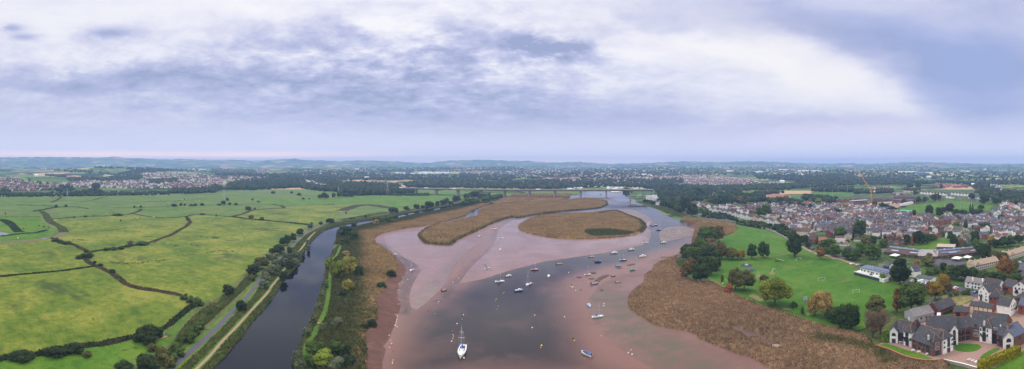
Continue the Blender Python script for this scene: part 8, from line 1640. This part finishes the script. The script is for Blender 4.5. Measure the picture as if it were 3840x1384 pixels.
# crane
p = G(*T(5, (152,452))[0]); D_ = math.hypot(p.x, p.y); ce = empty('tower_crane', p, -math.atan2(p.x, p.y)); tag(ce, 'orange luffing tower crane above the building site', 'crane'); org = surf('crane_orange', (.80,.33,.05), .05, 1, .5)
hz_ = lambda y: CH-(560+y/K-V0)/FX*D_; sx = lambda x: (x-152)/K/FX*D_; th_ = hz_(352)
def lattice(a, b2, w, r=.16, step=3.0):
    a, b2 = Vector(a), Vector(b2); d = (b2-a); L_ = d.length; d.normalize(); u = d.cross(Vector((0, 1, 0))).normalized() if abs(d.y) < .9 else Vector((1, 0, 0)); v = d.cross(u); mb = MB(); n = max(2, int(L_/step)); cs = [u*w+v*w, u*w-v*w, -u*w-v*w, -u*w+v*w]
    for c in cs: mb.bar(a+c, b2+c, r, n=4)
    for k in range(n):
        for j in range(4): mb.bar(a+d*L_*k/n+cs[j], a+d*L_*(k+1)/n+cs[(j+1)%4], r*.6, n=4)
    return mb
P_(lattice((0,0,0),(0,0,th_), 1.2, .36).mesh('mast', [org]), ce, 'mast', (0,0,0)); P_(lattice((0,0,th_),(sx(50),0,hz_(198)), .9, .36).mesh('jib', [org]), ce, 'jib', (0,0,0)); P_(lattice((0,0,th_),(sx(168),0,hz_(322)), .7, .2).mesh('back_mast', [org]), ce, 'back_mast', (0,0,0)); P_(MB().box(1,7,-1.4,1.4,th_-2,th_-1).mesh('machinery_deck', [org]), ce, 'machinery_deck', (0,0,0)); P_(MB().box(6,9.5,-1.3,1.3,th_-3.2,th_+1).mesh('counterweight', [M['frame']]), ce, 'counterweight', (0,0,0)); P_(MB().box(-2.6,-1.2,-2.6,-1.2,th_-2.5,th_-.4).mesh('cab', [M['frame']]), ce, 'cab', (0,0,0)); P_(MB().bar((sx(168),0,hz_(322)),(sx(60),0,hz_(212)),.07,n=4).bar((sx(50),0,hz_(198)),(sx(50),0,hz_(240)),.06,n=4).mesh('cable', [M['dark']]), ce, 'cable', (0,0,0))
# small dark heaps of spoil on the building sites
for k, (c, i, x, y, s) in enumerate([(T,5,790,318,1.0),(T,5,860,312,1.3),(T,5,900,318,.8),(T,4,1400,470,.5),(T,5,45,478,.5),(T,4,800,395,.8)]):
    mb = MB(); r = random.Random(k); mb.lathe([(26,-1),(20+r.random()*3,3),(12,6),(5,8.5),(.5,9)], 14); o = mb.build('spoil_heap', [M['soil']]); o.location = G(*c(i, (x, y))[0]); o.scale = (s*1.4, s*.8, s*.8); tag(o, f'heap of red brown spoil, {ordn(k)} in the list of building site mounds', 'heap', 'spoil heaps')
# birds over the meadow
BIRD = MB().add([(0,-.15,0),(.25,0,0),(0,.15,0),(-.3,0,.02),(-.05,-.75,.22),(.1,-.75,.22),(-.05,.75,.22),(.1,.75,.22)], [(0,1,2,3),(0,4,5,1),(2,1,7,6)]).mesh('bird', [M['dark']])
for k, (x, y) in enumerate([(280,473),(288,472),(297,476),(303,475),(287,478),(237,477),(231,477)]):
    u, v = x/1.3406, y/1.3406; a = (u-U0)/FX; d = 420; o = mob('bird', BIRD); o.location = (d*math.sin(a), d*math.cos(a), CH+(V0-v)/FX*d); o.rotation_euler[2] = k; tag(o, 'tiny dark bird flying in the loose flock over the left hills', 'bird', 'flock of birds in the left sky')
# gulls on the sandbar
GULL = MB().lathe([(.02,-.1),(.16,0),(.18,.12),(.08,.25),(.07,.36),(.02,.4)], 8).mesh('gull', [M['frame']]); r = random.Random(3); gb = [(p[0], p[1]) for p in barF]
for k in range(70):
    x = r.uniform(1255, 1500); y = r.uniform(690, 770); u, v = T(3, (x, y))[0]; p = G(u, v)
    if inside(np.array([p.x]), np.array([p.y]), gb)[0]: o = mob('gull', GULL); o.location = p+Vector((0,0,.8)); o.scale = (1.6, 1.2, 1.2); tag(o, 'white gull resting on the dark sandbar', 'gull', 'gulls on the sandbar')
# ================================================================ haze
m = bpy.data.materials.new('haze'); m.use_nodes = True; n = NT(m.node_tree); n.n.clear()
pv = n.new('ShaderNodeVolumePrincipled'); pv.inputs['Color'].default_value = (.36, .55, 1.0, 1); pv.inputs['Density'].default_value = HAZE; pv.inputs['Anisotropy'].default_value = .0
ou = n.new('ShaderNodeOutputMaterial'); n.l.new(pv.outputs[0], ou.inputs['Volume'])
hb = MB().box(-11600, 11600, -11600, 11600, -2.0, 345); hz = hb.build('haze', m, kind='stuff', label='thin blue evening haze over the valley and far hills')
